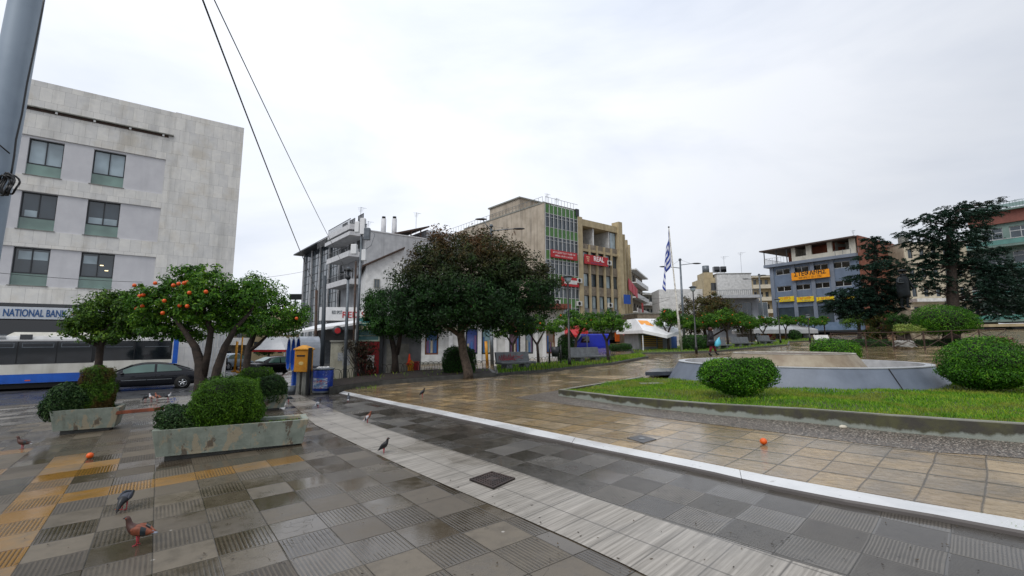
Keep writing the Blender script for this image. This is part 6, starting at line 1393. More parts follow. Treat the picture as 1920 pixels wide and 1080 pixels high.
# white canopy kiosk with yellow slatted shutters
def tent_kiosk(label, px0, px1, pyt, pyb, Y, ang, shutter, mats, name='market_kiosk'):
    A = P(px0, pyb, Y); t = Bld(name, label, 'kiosk', (A.x, A.y), (math.cos(ang), math.sin(ang)), gz(A.x, A.y)); x1 = t.h(px1, 640)[0]; return t, x1
t, x1 = tent_kiosk('closed kiosk with white tent canopy and yellow slatted shutter left of the flagpole', 1201, 1262, 598, 655, 38, math.radians(8), None, None); h = t.h
zt = h(1215, 626)[1]
M['slats'] = NT('yellow slatted shutter'); s = M['slats']; sp = s.n('ShaderNodeSeparateXYZ'); s.l(s.co(), sp.inputs[0]); wv = s.math('SINE', s.math('MULTIPLY', sp.outputs[2], 42)); s.set(s.mix(s.ramp(wv, -.3, .6, 0, 1), hx('3b3a35'), hx('a9842c')), .5); M['slats'] = s.m
mb = MB(); mb.box(0, x1, .3, 3.4, -.1, zt + .2); mb.build('wall', M['grey_paint'], t.t)
for a, b in ((1205, 1233), (1236, 1245)): mb = MB(); mb.box(h(a, 640)[0], h(b, 640)[0], .24, .299, .45 if a < 1230 else .25, zt - .15); mb.build('slatted_shutter', M['slats'], t.t)
mb = MB(); mb.box(h(1263, 640)[0], h(1276, 640)[0], .6, 3.0, -.1, zt - .2); mb.box(h(1264, 640)[0], h(1274, 640)[0], .54, .599, .3, zt - .5); mb.build('blue_panel', pm('blue side panel', '3f5f9a'), t.t)
L_ = (h(1168, 618)[0] + 1.0, 0); Rr = (h(1262, 616)[0] - .4, 0)
rg0 = [(L_[0], -1.6, zt + .15), (x1 * .42, -2.3, zt - .25), (Rr[0] + .4, -1.4, zt + .15), (Rr[0] + .4, 4.2, zt + .15), (L_[0], 4.2, zt + .15)]
tz = h(1200, 597)[1]; rg1 = [(h(1197, 600)[0], .6, tz), (h(1215, 600)[0], .5, tz), (h(1240, 600)[0], .6, tz), (h(1240, 600)[0], 2.4, tz), (h(1197, 600)[0], 2.4, tz)]
mb = MB(); rg0 = [(x, y, z + .12) for x, y, z in rg0]; mb.rings([[(x, y, z - .24) for x, y, z in rg0], rg0, rg1]); mb.build('tent_canopy', M['white_clean'], t.t)
mid = lambda k, a, b: tuple(a[i] + (b[i] - a[i]) * k for i in range(3))
p00, p01 = mid(.12, rg0[0], rg0[1]), mid(.9, rg0[0], rg0[1]); p10, p11 = mid(.1, rg1[0], rg1[1]), mid(.9, rg1[0], rg1[1])
q = [mid(.5, p00, p10), mid(.5, p01, p11), mid(.85, p01, p11), mid(.85, p00, p10)]; n = (Vector(q[1]) - Vector(q[0])).cross(Vector(q[3]) - Vector(q[0])).normalized() * .02
mb = MB(); mb.poly([tuple(Vector(v) + n) for v in q]); mb.build('yellow_panel', M['sign_orange'], t.t)
for px in (1194,): mb = MB(); x = h(px, 640)[0]; mb.tube([(x, -1.2, 0), (x, -1.2, zt - .1)], .05, 7); mb.build('canopy_post', M['white'], t.t)
# second one with painted orange front
t, x1 = tent_kiosk('closed kiosk with orange and red painted shutters and white canopy left of the black post', 1408, 1520, 592, 645, 56, math.radians(-4), None, None); h = t.h
zt = h(1440, 620)[1]; s = NT('orange painted shutter'); c = s.mix(s.ramp(s.noise(1.2, 3, .5, s.co((1, 1, 1)), 1.2), .44, .5, 0, 1), hx('c2461c'), hx('b8a06a')); c = s.mix(s.ramp(s.noise(.9, 2, .5, s.co((1.4, 1, 1)), 2), .54, .58, 0, 1), c, hx('a8182a')); s.set(c, .5); M['mural'] = s.m
mb = MB(); mb.box(0, x1, .3, 4, -.1, zt + .2); mb.build('wall', M['grey_paint'], t.t)
for a, b in ((1418, 1434), (1442, 1457)): mb = MB(); mb.box(h(a, 640)[0], h(b, 640)[0], .24, .299, .2, zt - .25); mb.build('painted_shutter', M['mural'], t.t)
mb = MB(); mb.box(h(1463, 640)[0], h(1477, 640)[0], .24, .299, .2, zt - .6); mb.build('wooden_shutter', pm('yellow brown boards', 'a06f22', '7d5418', 3), t.t)
ctop = h(1450, 592)[1]; a, b = h(1403, 620)[0], h(1520, 620)[0]
rg0 = [(a, -1.5, zt + .1), (b, -1.5, zt + .1), (b, 5, zt + .1), (a, 5, zt + .1)]; rg1 = [(a + 2.5, 1, ctop - .4), (b - 3, 1, ctop - .4), (b - 3, 3, ctop), (a + 2.5, 3, ctop)]
mb = MB(); mb.rings([[(x, y, z - .45) for x, y, z in rg0], rg0, rg1]); mb.build('tent_canopy', pm('grey white tarpaulin', 'a9abad', '94979a', 1, .6), t.t)
for x in (a + .3, b - .3): mb = MB(); mb.tube([(x, -1.2, 0), (x, -1.2, zt)], .06, 7); mb.build('canopy_post', M['white'], t.t)
# portable toilets / cabins right of it, low marble sign
g = G(1562, 637); t = thing('site_cabin', 'pale blue and white portable cabin behind the orange trees left of the cedars', 'cabin', (g.x - 4, g.y + 6, g.z)); mb = MB(); mb.box(0, 1.5, 0, 1.3, 0, 2.3); mb.box(1.8, 3.4, .1, 1.4, 0, 2.4); mb.build('cabin_wall', pm('blue white plastic', '8fa3bf', '6d86ad', 1, .4), t, False, .05); mb = MB(); mb.box(.3, 1.2, -.03, -.001, .1, 2.0); mb.box(2.1, 3.1, .07, .099, .1, 2.1); mb.build('cabin_door', pm('cabin door blue', '3f5f9f'), t)
g = G(1543, 640, PZ); t = thing('info_sign', 'low white slanted sign board behind the domed bush', 'sign', g); mb = MB(); w_ = .72; mb.add([(-w_, 0, .12), (w_, 0, .12), (w_, .3, .62), (-w_, .3, .62), (-w_, .06, .08), (w_, .06, .08), (w_, .36, .58), (-w_, .36, .58)], [(0, 1, 2, 3), (7, 6, 5, 4), (0, 4, 5, 1), (3, 2, 6, 7), (0, 3, 7, 4), (1, 5, 6, 2)]); mb.build('board', M['white'], t)
for x in (-.5, .5): mb = MB(); mb.box(x - .05, x + .05, .2, .28, 0, .3); mb.build('leg', M['grey_metal'], t)
# background across the street, left
b, x1, zt = simple_block('old_town_house', 'sandy old house across the street, seen between the orange tree and the phone booths', 470, 560, 626, 60, (.9, .44), pm('sandy render', '9a8c6c', '83765a', 1, .7, streak=.4), 2, 8, -1.5, nb=4, ww=.35)
g = P(517, 660, 41); t = thing('awning_stall', 'white awning with red scalloped edge over the black parked car', 'awning', (g.x, g.y, rz(g.x, g.y))); z = P(517, 655, 41).z - rz(g.x, g.y)
mb = MB(); mb.rings([[(-1.6, -1.6, z), (1.6, -1.6, z), (1.6, 1.6, z), (-1.6, 1.6, z)], [(-.5, -.5, z + 1.1), (.5, -.5, z + 1.1), (.5, .5, z + 1.1), (-.5, .5, z + 1.1)]]); mb.build('canopy', M['white_clean'], t)
mb = MB(); mb.rings([[(-1.62, -1.62, z - .18), (1.62, -1.62, z - .18), (1.62, 1.62, z - .18), (-1.62, 1.62, z - .18)], [(-1.62, -1.62, z), (1.62, -1.62, z), (1.62, 1.62, z), (-1.62, 1.62, z)]], 0, False); mb.build('red_edge', M['red'], t)
for sx in (-1.5, 1.5): mb = MB(); mb.tube([(sx, -1.5, 0), (sx, -1.5, z)], .05, 6); mb.build('post', M['white'], t)
simple_block('street_block', 'dim shop building across the street behind the yellow posts', 405, 478, 600, 62, (.85, .52), M['stone_panel'], 3, 10, -1.5, nb=4, balc=True)
simple_block('street_block', 'pale low house at the far end of the left street', 478, 575, 590, 95, (.95, .3), M['beige2'], 3, 10, -1.5, nb=5)
# planted strips with kerbs and hoop fences
def strip(name, fr, bk2, hgt, mat, top):
    F = [G(*p, PZ) for p in fr]; B = [G(*p, PZ) for p in bk2]; po = [(p.x, p.y) for p in F] + [(p.x, p.y) for p in B[::-1]]
    mb = MB(); mb.prism(po, lambda x, y: gz(x, y) - .05, lambda x, y: gz(x, y) + PZ + hgt); mb.build(name, mat, kind='structure')
    ins = []
    c = Vector((sum(p[0] for p in po) / len(po), sum(p[1] for p in po) / len(po)))
    po2 = [tuple(Vector(p) + (c - Vector(p)).normalized() * .16) for p in po]
    sheet(name + '_soil' if False else 'planted_soil', po2, lambda x, y: gz(x, y) + PZ + hgt + .01, top, kind='structure'); return po2, F, B
s1, F1, B1_ = strip('bed_edging', [(618, 736), (645, 731.5), (715, 722), (852, 711), (930, 706)], [(606, 720), (650, 716), (700, 708), (800, 699), (920, 697)], .16, M['con_dark'], M['soil'])
s2, F2, B2_ = strip('bed_edging', [(930, 705), (1010, 699), (1065, 693), (1150, 684), (1216, 671)], [(925, 690), (1000, 687), (1065, 681), (1140, 674), (1200, 666)], .10, M['con_dark'], M['turf'])
s3, F3, B3_ = strip('bed_edging', [(1188, 665), (1280, 662.5), (1340, 661), (1420, 653), (1480, 648)], [(1180, 655), (1260, 652), (1340, 649), (1420, 643), (1480, 640)], .10, M['con_dark'], M['turf'])
s4, F4, B4_ = strip('bed_edging', [(1460, 643), (1530, 640)], [(1450, 636), (1520, 634)], .08, M['con_dark'], M['turf'])
bl_ = []
for po, n, hh in ((s2, 7000, .10), (s3, 5000, .10), (s4, 1200, .08), (s1, 90, .16)):
    xs = [p[0] for p in po]; ys = [p[1] for p in po]; k = 0
    while k < n:
        x, y = R.uniform(min(xs), max(xs)), R.uniform(min(ys), max(ys))
        if inpoly(x, y, po): k += 1; bl_.append((x, y, gz(x, y) + PZ + hh))
blades('grass_strips', bl_, .13, .014, M['lf_grass'], kind='stuff')
def hoops(label, pts, hgt=.38, wd=.42):
    t = thing('hoop_fence', label, 'fence', pts[0]); mb = MB(); acc = []
    for a, b in zip(pts, pts[1:]):
        L = (b - a).length; n = max(1, int(L / (wd * .6)))
        for i in range(n):
            c0 = a.lerp(b, i / n) - pts[0]; d = (b - a).normalized() * wd
            acc.append([c0 + d * (.5 - .5 * math.cos(PI * k / 8)) + Vector((0, 0, hgt * math.sin(PI * k / 8) ** .7)) for k in range(9)])
    for q in acc: mb.tube(q, .011, 4)
    mb.build('wire_hoops', M['black'], t)
def liftl(L_, z): return [p + Vector((0, 0, z)) for p in L_]
hoops('low hoop fence along the dark bed below the kiosks', liftl(B1_, .16)); hoops('low hoop fence behind the graffiti bench', liftl(F2[:2] + F2[2:4], .1), .35); hoops('low hoop fence along back of the grass strip with the van bench', liftl(B2_, .1), .35)
# stone on the pebbles, metal covers, hatch
g = G(1581, 803, PZ); o = MB().ball((0, 0, .02), .055, 7, 0, (1.2, .8, .6), .12).build('pale_stone', M['concrete'], None, True); o.location = g; o.data.materials[0] = pm('pale stone', 'c9c2b0'); tag(o, 'small pale stone lying on the pebble strip', 'stone')
def plate(name, label, cat, corners, dz, mat, th=.012, cells=0):
    q = [G(x, y, dz) for x, y in corners]; c = sum(q, Vector()) / 4; t = thing(name, label, cat, c); mb = MB(); mb.prism([((p - c).x, (p - c).y) for p in q], lambda x, y: GX * x + GY * y, lambda x, y: GX * x + GY * y + th); mb.build('plate', mat, t)
    return t, [p - c for p in q]
M['iron'] = pm('rusty cast iron', '4a3c36', '2c2523', 10, .5, .3, bump=.2); M['hole'] = pm('dark drain', '060504')
t, q = plate('drain_grate', 'square cast iron drain grate set in the marble band', 'drain', [(880, 901), (922, 886.5), (966, 899), (925, 918)], .008, M['hole'])
mb = MB(); a, b_, c, d = q; 
def bil(u, v): return a.lerp(b_, u).lerp(d.lerp(c, u), v)
def bar(u0, u1, v0, v1, z=.022): mb.prism([(bil(u, v).x, bil(u, v).y) for u, v in ((u0, v0), (u1, v0), (u1, v1), (u0, v1))], lambda x, y: GX * x + GY * y + .012, lambda x, y: GX * x + GY * y + z)
bar(0, 1, 0, .06); bar(0, 1, .94, 1); bar(0, .06, .06, .94); bar(.94, 1, .06, .94)
for k in range(1, 9): v = .06 + .88 * k / 9; bar(.06, .94, v - .022, v + .022, .020)
for k in range(1, 9): v = .06 + .88 * k / 9; bar(v - .022, v + .022, .06, .94, .0185)
bar(.36, .64, .36, .64, .0215)
mb.build('iron_bars', M['iron'], t)
t, q = plate('access_cover', 'grey metal access cover set in the beige paving', 'manhole cover', [(1176, 822), (1201, 816), (1231, 824), (1206, 831)], PZ + .002, pm('worn grey cover', '4a4a4c', '3a3a3c', 5, .35, .3), .006)
mb = MB(); mb.tube([(0, 0, .006), (0, 0, .012)], .045, 14); mb.build('badge', M['steel'], t)
g = G(1238, 699, .2); q = [P(1210, 702, g.y - .3), P(1272, 701, g.y), P(1275, 692, g.y + 2.2), P(1222, 697, g.y + 1.6)]
c = sum(q, Vector()) / 4; t = thing('metal_hatch', 'dark grey sheet metal hatch lying on the grass left of the fountain', 'hatch', c); mb = MB(); z0_ = gz(c.x, c.y) + .2 - c.z; mb.prism([((p - c).x, (p - c).y) for p in q], z0_ - .1, z0_ + .03); mb.build('cover_sheet', pm('wet sheet metal', '5b6068', '4a4f57', 2, .2, .6), t)
g = G(1222, 717, .17); o = MB().box(-.35, .35, -.16, .16, 0, .03).build('paving_slab', M['concrete']); o.location = (g.x, g.y, grass_z(g.x, g.y) + .0); tag(o, 'loose grey slab lying in the lawn near its left end', 'slab')
# wooden cross fence with hedge behind, right
fa = [G(1560, 655, PZ), G(1625, 655, PZ), G(1735, 657, PZ), G(1890, 650, PZ)]
t = thing('cross_rail_fence', 'brown fence with crossed rails in front of the monument garden', 'fence', fa[0]); o_ = fa[0]
L0 = 0
for a, b in zip(fa, fa[1:]):
    L = (b - a).length; n = max(1, round(L / 1.7))
    for i in range(n):
        p0, p1 = a.lerp(b, i / n) - o_, a.lerp(b, (i + 1) / n) - o_; up = Vector((0, 0, 1.05)); lo = Vector((0, 0, .12)); mb = MB(); mb.tube([p0, p0 + up * 1.05], .04, 7); mb.build('post', M['rust'], t); mb = MB(); mb.tube([p0 + up, p1 + up], .026, 6); mb.tube([p0 + lo, p1 + up * .9], .02, 5); mb.tube([p0 + up * .9, p1 + lo], .02, 5); mb.build('rail', M['rust'], t)
# rocks and monument
rk_ = pm('pale craggy rock', 'b0a590', '7a6c58', 2.5, .8, bump=.8, bs=6)
def rock(label, px, py, Y, w_, hh, pyb=None, mat=None):
    g = P(px, py, Y); zb = gz(g.x, Y) if pyb is None else P(px, pyb, Y).z; z1 = g.z; mb = MB(); rg = []
    n = 9
    for i in range(n + 1):
        f_ = i / n; r = w_ * (1 - .25 * f_) * (1 if i < n else .6); rg.append([(r * (1 + R.uniform(-.13, .13)) * math.cos(2 * PI * k / 16), r * (1 + R.uniform(-.13, .13)) * math.sin(2 * PI * k / 16), (z1 - zb) * f_ + R.uniform(-.06, .06)) for k in range(16)])
    o = mb.rings(rg).build('rock', mat or rk_, None, False); o.location = (g.x, g.y, zb); tag(o, label, 'rock', 'rocks of the monument mound'); return o
rock('craggy beige rock pedestal under the dark statue', 1722, 581, 36, 1.0, 2); rock('lower brown rock left of the statue pedestal', 1699, 584, 35.5, .8, 1.6); rock('beige rock ledge between the statue and the round dark shrub', 1735, 584, 36.5, .7, 1.5)
rock('small brown boulder peeping over the right side of the large bush', 1880, 632, 27, .55, .5, 645, pm('brown boulder', '6a5040')); rock('rounded pale rock low behind the cross rail fence', 1694, 639, 29, .6, .5, 650, pm('grey pale rock', '8f8d88', '73706a', 4, .7, bump=.6))
# ================================================================= TREES AND SHRUBS
def ell_px(base, Y, cx, cy, rx, ry, dy=0, rd=None):
    c = P(cx, cy, Y + dy) - base; k = (Y + dy) / FOC; return (c.x, c.y, c.z, rx * k, (rd if rd else rx * k * .9), ry * k)
def px_trunk(base, Y, pts): return [(*(P(x, y, Y + (q[0] if q else 0)) - base), r) for x, y, r, *q in pts]
# big front orange tree
def gbase(px, Y, dz=0): p = P(px, 700, Y); return Vector((p.x, Y, gz(p.x, Y) + dz))
Y = 10.4; b = gbase(385, Y); z0 = b.z
E_ = [ell_px(b, Y, *q) for q in ((300, 568, 50, 36, 0), (345, 542, 50, 34, .2), (400, 545, 55, 40, -.2), (350, 512, 26, 15, 0), (385, 512, 30, 16, .3), (450, 560, 48, 38, .1), (330, 600, 50, 30, .3), (262, 560, 24, 24, .1), (420, 600, 60, 34, .4), (272, 595, 34, 24, .5), (375, 575, 50, 40, -.3), (478, 545, 24, 22, .4), (290, 622, 34, 14, .4), (350, 628, 34, 13, .5), (450, 612, 40, 20, .3))]
fr = [(P(x, y, Y - dd) - b) for x, y, dd in ((291, 531, .55), (325, 535, .5), (335, 532, .5), (350, 529, .4), (386, 547, .75), (252, 535, .3), (262, 555, .4), (269, 553, .4), (308, 564, .6), (337, 573, .6), (351, 574, .7), (305, 587, .6), (267, 574, .4), (256, 579, .3), (355, 549, .7), (345, 531, .5))]
T1 = [(-.07, 0, 0, .15), *px_trunk(b, Y, [(377, 720, .13), (375, 680, .105), (366, 650, .08), (345, 620, .05), (318, 585, .03)])]
T2 = [*px_trunk(b, Y, [(381, 705, .08), (390, 660, .07), (396, 620, .06), (382, 580, .045), (362, 548, .025)])]
T3 = [(.28, .1, 0, .12), *px_trunk(b, Y, [(402, 720, .10), (408, 690, .09), (422, 650, .075), (442, 615, .05), (470, 585, .03)])]
tree('orange_tree', 'broad orange tree full of ripe oranges rising behind the long front planter', 'tree', b, [T1, T2, T3], E_, 22000, M['lf_orange'], (.085, .042), 'bark', .14, 30, .35, 'orange trees', fruits=0, fruit_r=.042, limbs=10, rb=.03, fruit_at=fr)
Y = 12; b = gbase(184, Y)
E_ = [ell_px(b, Y, *q) for q in ((180, 590, 45, 30, 0), (215, 570, 40, 26, 0), (150, 612, 30, 16, -.2), (240, 600, 40, 30, .2), (205, 615, 40, 18, .2), (195, 560, 18, 14, 0), (245, 578, 34, 26, .1), (262, 612, 32, 16, .2), (132, 622, 20, 9, -.1), (210, 634, 44, 9, .1))]
tree('orange_tree', 'slender orange tree left of the big one, its trunk against the bus side', 'tree', b, [[(0, 0, 0, .1), *px_trunk(b, Y, [(181, 730, .095), (184, 690, .085), (188, 650, .08), (200, 620, .05), (215, 590, .03)])]], E_, 11500, M['lf_orange2'], (.09, .045), 'bark', .2, 38, .4, 'orange trees', limbs=10, rb=.03)
Y = 14; b = gbase(462, Y)
E_ = [ell_px(b, Y, *q) for q in ((490, 560, 46, 40, 0), (530, 585, 44, 34, 0), (460, 590, 40, 36, .2), (545, 610, 34, 20, .2), (500, 610, 46, 24, -.2), (482, 530, 26, 18, .2), (565, 590, 18, 18, 0))]
fr = [(P(556, 597, Y - .6) - b)]
tree('orange_tree', 'orange tree reaching towards the phone booths, right of the big one', 'tree', b, [[(0, 0, 0, .13), *px_trunk(b, Y, [(461, 720, .12), (463, 680, .10), (467, 650, .09), (480, 620, .06), (500, 590, .04)])], px_trunk(b, Y, [(464, 660, .06), (485, 645, .05), (505, 625, .03)])], E_, 12500, M['lf_orange'], (.085, .042), 'bark', .19, 38, .4, 'orange trees', limbs=10, rb=.035, fruit_at=fr)
# the large dark tree
Y = 19.3; b = gbase(877, Y, PZ)
E_ = [ell_px(b, Y, *q) for q in ((870, 520, 128, 78, 0, 3.0), (795, 560, 82, 56, 0, 2.2), (965, 535, 76, 66, 0, 2.3), (880, 468, 98, 40, 0, 2.0), (1015, 545, 36, 52, .2, 1.5), (755, 575, 50, 40, 0), (930, 585, 96, 36, -.3), (835, 592, 80, 34, -.3), (820, 505, 70, 50, -.6, 1.6), (940, 495, 72, 44, -.5, 1.6), (880, 555, 120, 56, -.8, 2.4), (800, 612, 44, 24, -.2), (960, 608, 56, 24, -.2))]
tree('broadleaf_tree', 'large dark domed tree with reddish young leaves on top, standing in the dark bed', 'tree', b, [[(0, 0, 0, .24), (.01, 0, .25, .2), *px_trunk(b, Y, [(868, 660, .17), (864, 630, .16), (866, 600, .14), (872, 560, .1), (880, 510, .06)])], px_trunk(b, Y, [(864, 630, .1), (820, 600, .08), (790, 565, .05)]), px_trunk(b, Y, [(866, 615, .1), (920, 585, .08), (965, 550, .05)])], E_, 72000, M['lf_photinia'], (.135, .058), 'bark_grey', .42, 60, .35, limbs=12, rb=.06)
Y = 21.3; b = gbase(741, Y, PZ)
E_ = [ell_px(b, Y, *q) for q in ((722, 580, 40, 38, 0), (700, 600, 26, 26, 0), (765, 600, 38, 26, 0), (735, 612, 40, 20, -.4), (705, 560, 24, 24, .3), (785, 608, 34, 24, -.2), (770, 575, 34, 34, 0))]
tree('broadleaf_tree', 'smaller fresh green tree with a forked dark trunk left of the large dark tree', 'tree', b, [[(0, 0, 0, .2), *px_trunk(b, Y, [(741, 680, .15), (740, 660, .14), (733, 630, .1), (724, 600, .06)])], px_trunk(b, Y, [(744, 665, .11), (749, 640, .1), (753, 610, .07), (762, 590, .04)])], E_, 16000, M['lf_dark'], (.13, .06), 'bark', .28, 42, .4, limbs=8, rb=.05)
# mid distance orange trees
PR = []
def proto(seed, fruits, lm='lf_orange'):
    global R
    R = random.Random(seed)
    E_ = [(R.uniform(-.5, .5), R.uniform(-.3, .3), R.uniform(1.95, 2.4), R.uniform(.6, .8), .7, R.uniform(.38, .5)) for _ in range(3)] + [(-.8, 0, 1.95, .5, .5, .35), (.8, .1, 2.0, .5, .5, .35), (0, 0, 2.5, .5, .5, .3)]
    f = R.uniform(-.12, .12)
    T = [[(0, 0, -.05, .1), (f * .4, 0, .6, .075), (f, 0, 1.15, .07), (f + .25, 0, 1.6, .045), (f + .45, 0, 1.95, .03)], [(f, 0, 1.1, .06), (f - .25, 0, 1.5, .045), (f - .5, .05, 1.9, .025)]]
    return tree('orange_tree', 'x', 'tree', (0, 0, 0), T, E_, 4200, M[lm], (.12, .06), 'bark', .2, 30, .3, 'orange trees', fruits=fruits, fruit_r=.045, limbs=8, rb=.03)
rows_ = [  # px, base py or Y, scale height px top, label, proto
    (962, 26, 590, 'orange tree behind the graffiti bench, partly hidden by the large dark crown'), (1010, 25.5, 588, 'second orange tree from the large dark tree, above the bin post'),
    (1078, 27, 576, 'orange tree whose crown wraps the black lamp between the two benches'), (1142, 25.0, 577, 'orange tree with a bare slim trunk just right of the van bench'),
    (1256, 36.5, 576, 'orange tree in front of the white canopy kiosk left of the flagpole'), (1298, 39, 588, 'orange tree directly right of the flagpole behind the dark hedge'),
    (1334, 41, 584, 'orange tree above the walking person'), (1369, 38, 576, 'orange tree heavy with fruit right of the walking person'), (1398, 42, 584, 'orange tree between the fruit laden one and the narrow trunks'),
    (1414, 40, 589, 'orange tree with a thin dark trunk at the second last bench'), (1437, 43, 590, 'orange tree behind the farthest bench'), (1479, 50, 588, 'orange tree in front of the orange painted kiosk right of the black post'),
    (1511, 55, 590, 'orange tree in the far row, first to the left of the white info sign'), (1532, 57, 592, 'far row orange tree straight above the white info sign'), (1554, 58, 591, 'rightmost orange tree of the far row before the cedars')]
protos = []
for i, (px, Y, pt, lb) in enumerate(rows_):
    g = gbase(px, Y, PZ); hgt = P(px, pt, Y).z - g.z; s_ = hgt / 2.85
    if i < 3: t = proto(20 + i, 3 if i != 1 else 8); t.location = g; t.scale = (s_, s_, s_); t['label'] = lb; protos.append(t)
    else:
        src = protos[1 if i in (7, 8) else (0, 2)[i % 2]]; t = dup(src, g, R.uniform(-1.2, 1.2) + (PI if i % 3 == 0 else 0), lb, 'orange trees', s_)
R = random.Random(99)
def rough_tree(label, px, Y, ells, n, lm, leaf=(.2, .1), trunk=None, name='broadleaf_tree', clump=.5, bark='bark', base_dz=PZ, per=40, shell=.4, rb=.07):
    b = gbase(px, Y, base_dz); E_ = [ell_px(b, Y, *q) for q in ells]; tr = trunk or [(px, 640, .2), (ells[0][0], ells[0][1], .1)]
    return tree(name, label, 'tree', b, [[(0, 0, 0, tr[0][2] * 1.2), *px_trunk(b, Y, tr)]], E_, n, M[lm], leaf, bark, clump, per, shell, limbs=6, rb=rb)
rough_tree('big rusty green tree behind the flagpole lamps, below the white block', 1325, 56, [(1315, 585, 48, 36, 0, 3), (1350, 590, 48, 30, 0, 3), (1385, 605, 36, 20, 0, 2), (1300, 605, 30, 26, 0, 2), (1335, 560, 24, 14, 0, 1.5)], 15000, 'lf_autumn', (.24, .12), clump=.6)
rough_tree('yellowish green small tree between the cedars and the far orange trees', 1612, 44, [(1610, 598, 26, 14), (1632, 592, 22, 12), (1595, 605, 18, 10)], 3500, 'lf_orange2', (.16, .08), clump=.4)
rough_tree('brownish shrubby tree behind the cross rail fence, left of the rocks', 1660, 36, [(1655, 610, 26, 22), (1680, 620, 20, 16), (1640, 625, 20, 14)], 4500, 'lf_autumn', (.13, .06), clump=.3)
rough_tree('low dark shrub tree just left of the statue rocks', 1690, 34, [(1690, 606, 22, 18), (1675, 598, 16, 10)], 3000, 'lf_dark', (.12, .06), clump=.3)
rough_tree('flat topped pale variegated shrub behind the cross rail fence', 1704, 31, [(1700, 616, 20, 9), (1720, 618, 14, 7), (1690, 620, 12, 6)], 3200, 'lf_variegated', (.09, .05), clump=.2)
rough_tree('small dark street tree across the road left of the phone booths', 505, 52, [(505, 652, 20, 12), (492, 658, 12, 8)], 2200, 'lf_dark', (.22, .1), [(503, 680, .12), (505, 655, .08)], base_dz=-.8)
# cedars: flat tiers of needles along limbs
def cedar(label, px, Y, trunk, pads, n, limbs_):
    b = gbase(px, Y, PZ); t = thing('cedar_tree', label, 'tree', b, 0, 'dark cedars of the monument garden'); mb = MB()
    mb.tube([(0, 0, 0), *[tuple(P(x, y, Y) - b) for x, y, r in trunk]], [trunk[0][2] * 1.3] + [r for x, y, r in trunk], 9)
    pts = []; nr = []; k = Y / FOC; tot = sum(p[2] * (p[3] + 6) for p in pads)
    for (cx, cy, rx, ry, dy) in pads:
        c = P(cx, cy, Y + dy) - b; m_ = int(2.1 * n * rx * (ry + 6) / tot)
        # limb to this pad
        tp = min(trunk, key=lambda q: abs(q[1] - cy - 8)); a = P(tp[0], tp[1], Y) - b
        limb(mb, a, c, .07, .02, .05, 5, 5)
        # sprays: short drooping fingers
        ns = max(4, m_ // 26)
        for _ in range(ns):
            th = R.uniform(0, 2 * PI); r = math.sqrt(R.random()); o = c + Vector((math.cos(th) * r * rx * k, math.sin(th) * r * rx * k * .8, R.uniform(-1, 1) * ry * k * 1.25))
            d = Vector((math.cos(th) + (c.x - a.x) * .2, math.sin(th), R.uniform(-.35, .2))).normalized(); L = R.uniform(.25, .75)
            for j in range(26):
                u = R.random(); pts.append(o + d * (u * L) + Vector((R.uniform(-.08, .08), R.uniform(-.08, .08), R.uniform(-.06, .03) - u * u * .12))); nr.append(Vector((0, 0, 1)))
    mb.build('trunk', M['bark'], t, True); leaves('crown', pts, .20, .065, M['lf_cedar'], t, nr); return t
cedar('tall ragged cedar with a long arm reaching up to the right', 1789, 34, [(1789, 600, .42), (1786, 560, .36), (1784, 500, .28), (1776, 455, .2), (1786, 425, .14), (1798, 395, .08)],
      [(1730, 412, 26, 5, 0), (1745, 405, 14, 4, .5), (1700, 437, 18, 3, 0), (1722, 441, 24, 4, -.3), (1750, 436, 26, 6, .2), (1718, 456, 20, 4, 0), (1745, 458, 26, 6, 0), (1798, 388, 20, 5, 0), (1815, 384, 16, 4, .3), (1790, 400, 30, 7, -.4), (1812, 405, 28, 8, .2), (1840, 398, 14, 5, 0), (1853, 388, 12, 4, 0), (1866, 377, 10, 3, 0), (1842, 402, 24, 5, .2), (1805, 422, 34, 9, 0), (1775, 425, 26, 8, .3), (1826, 438, 26, 8, -.2), (1832, 452, 14, 5, 0), (1790, 445, 34, 9, -.4), (1770, 468, 24, 8, 0), (1805, 465, 26, 9, 0),
       (1770, 485, 22, 8, 0), (1738, 480, 20, 4, 0), (1755, 492, 22, 6, 0), (1800, 486, 26, 9, 0), (1700, 500, 30, 6, .4), (1725, 508, 28, 7, .2), (1675, 492, 20, 4, .4), (1650, 497, 14, 3, .4), (1745, 520, 26, 8, 0), (1720, 530, 26, 7, 0), (1760, 540, 20, 8, .4), (1850, 474, 22, 5, 0), (1868, 466, 16, 4, 0), (1845, 492, 34, 8, -.3), (1880, 500, 30, 7, -.3), (1830, 512, 40, 9, 0), (1870, 520, 40, 9, .3), (1905, 512, 20, 6, 0), (1840, 535, 46, 10, -.5), (1885, 540, 36, 9, 0), (1915, 548, 20, 7, 0), (1830, 556, 40, 10, 0), (1870, 562, 42, 10, -.4), (1905, 570, 22, 8, 0), (1845, 578, 34, 9, 0), (1880, 585, 30, 9, 0), (1815, 500, 28, 8, .5)], 30000, [])
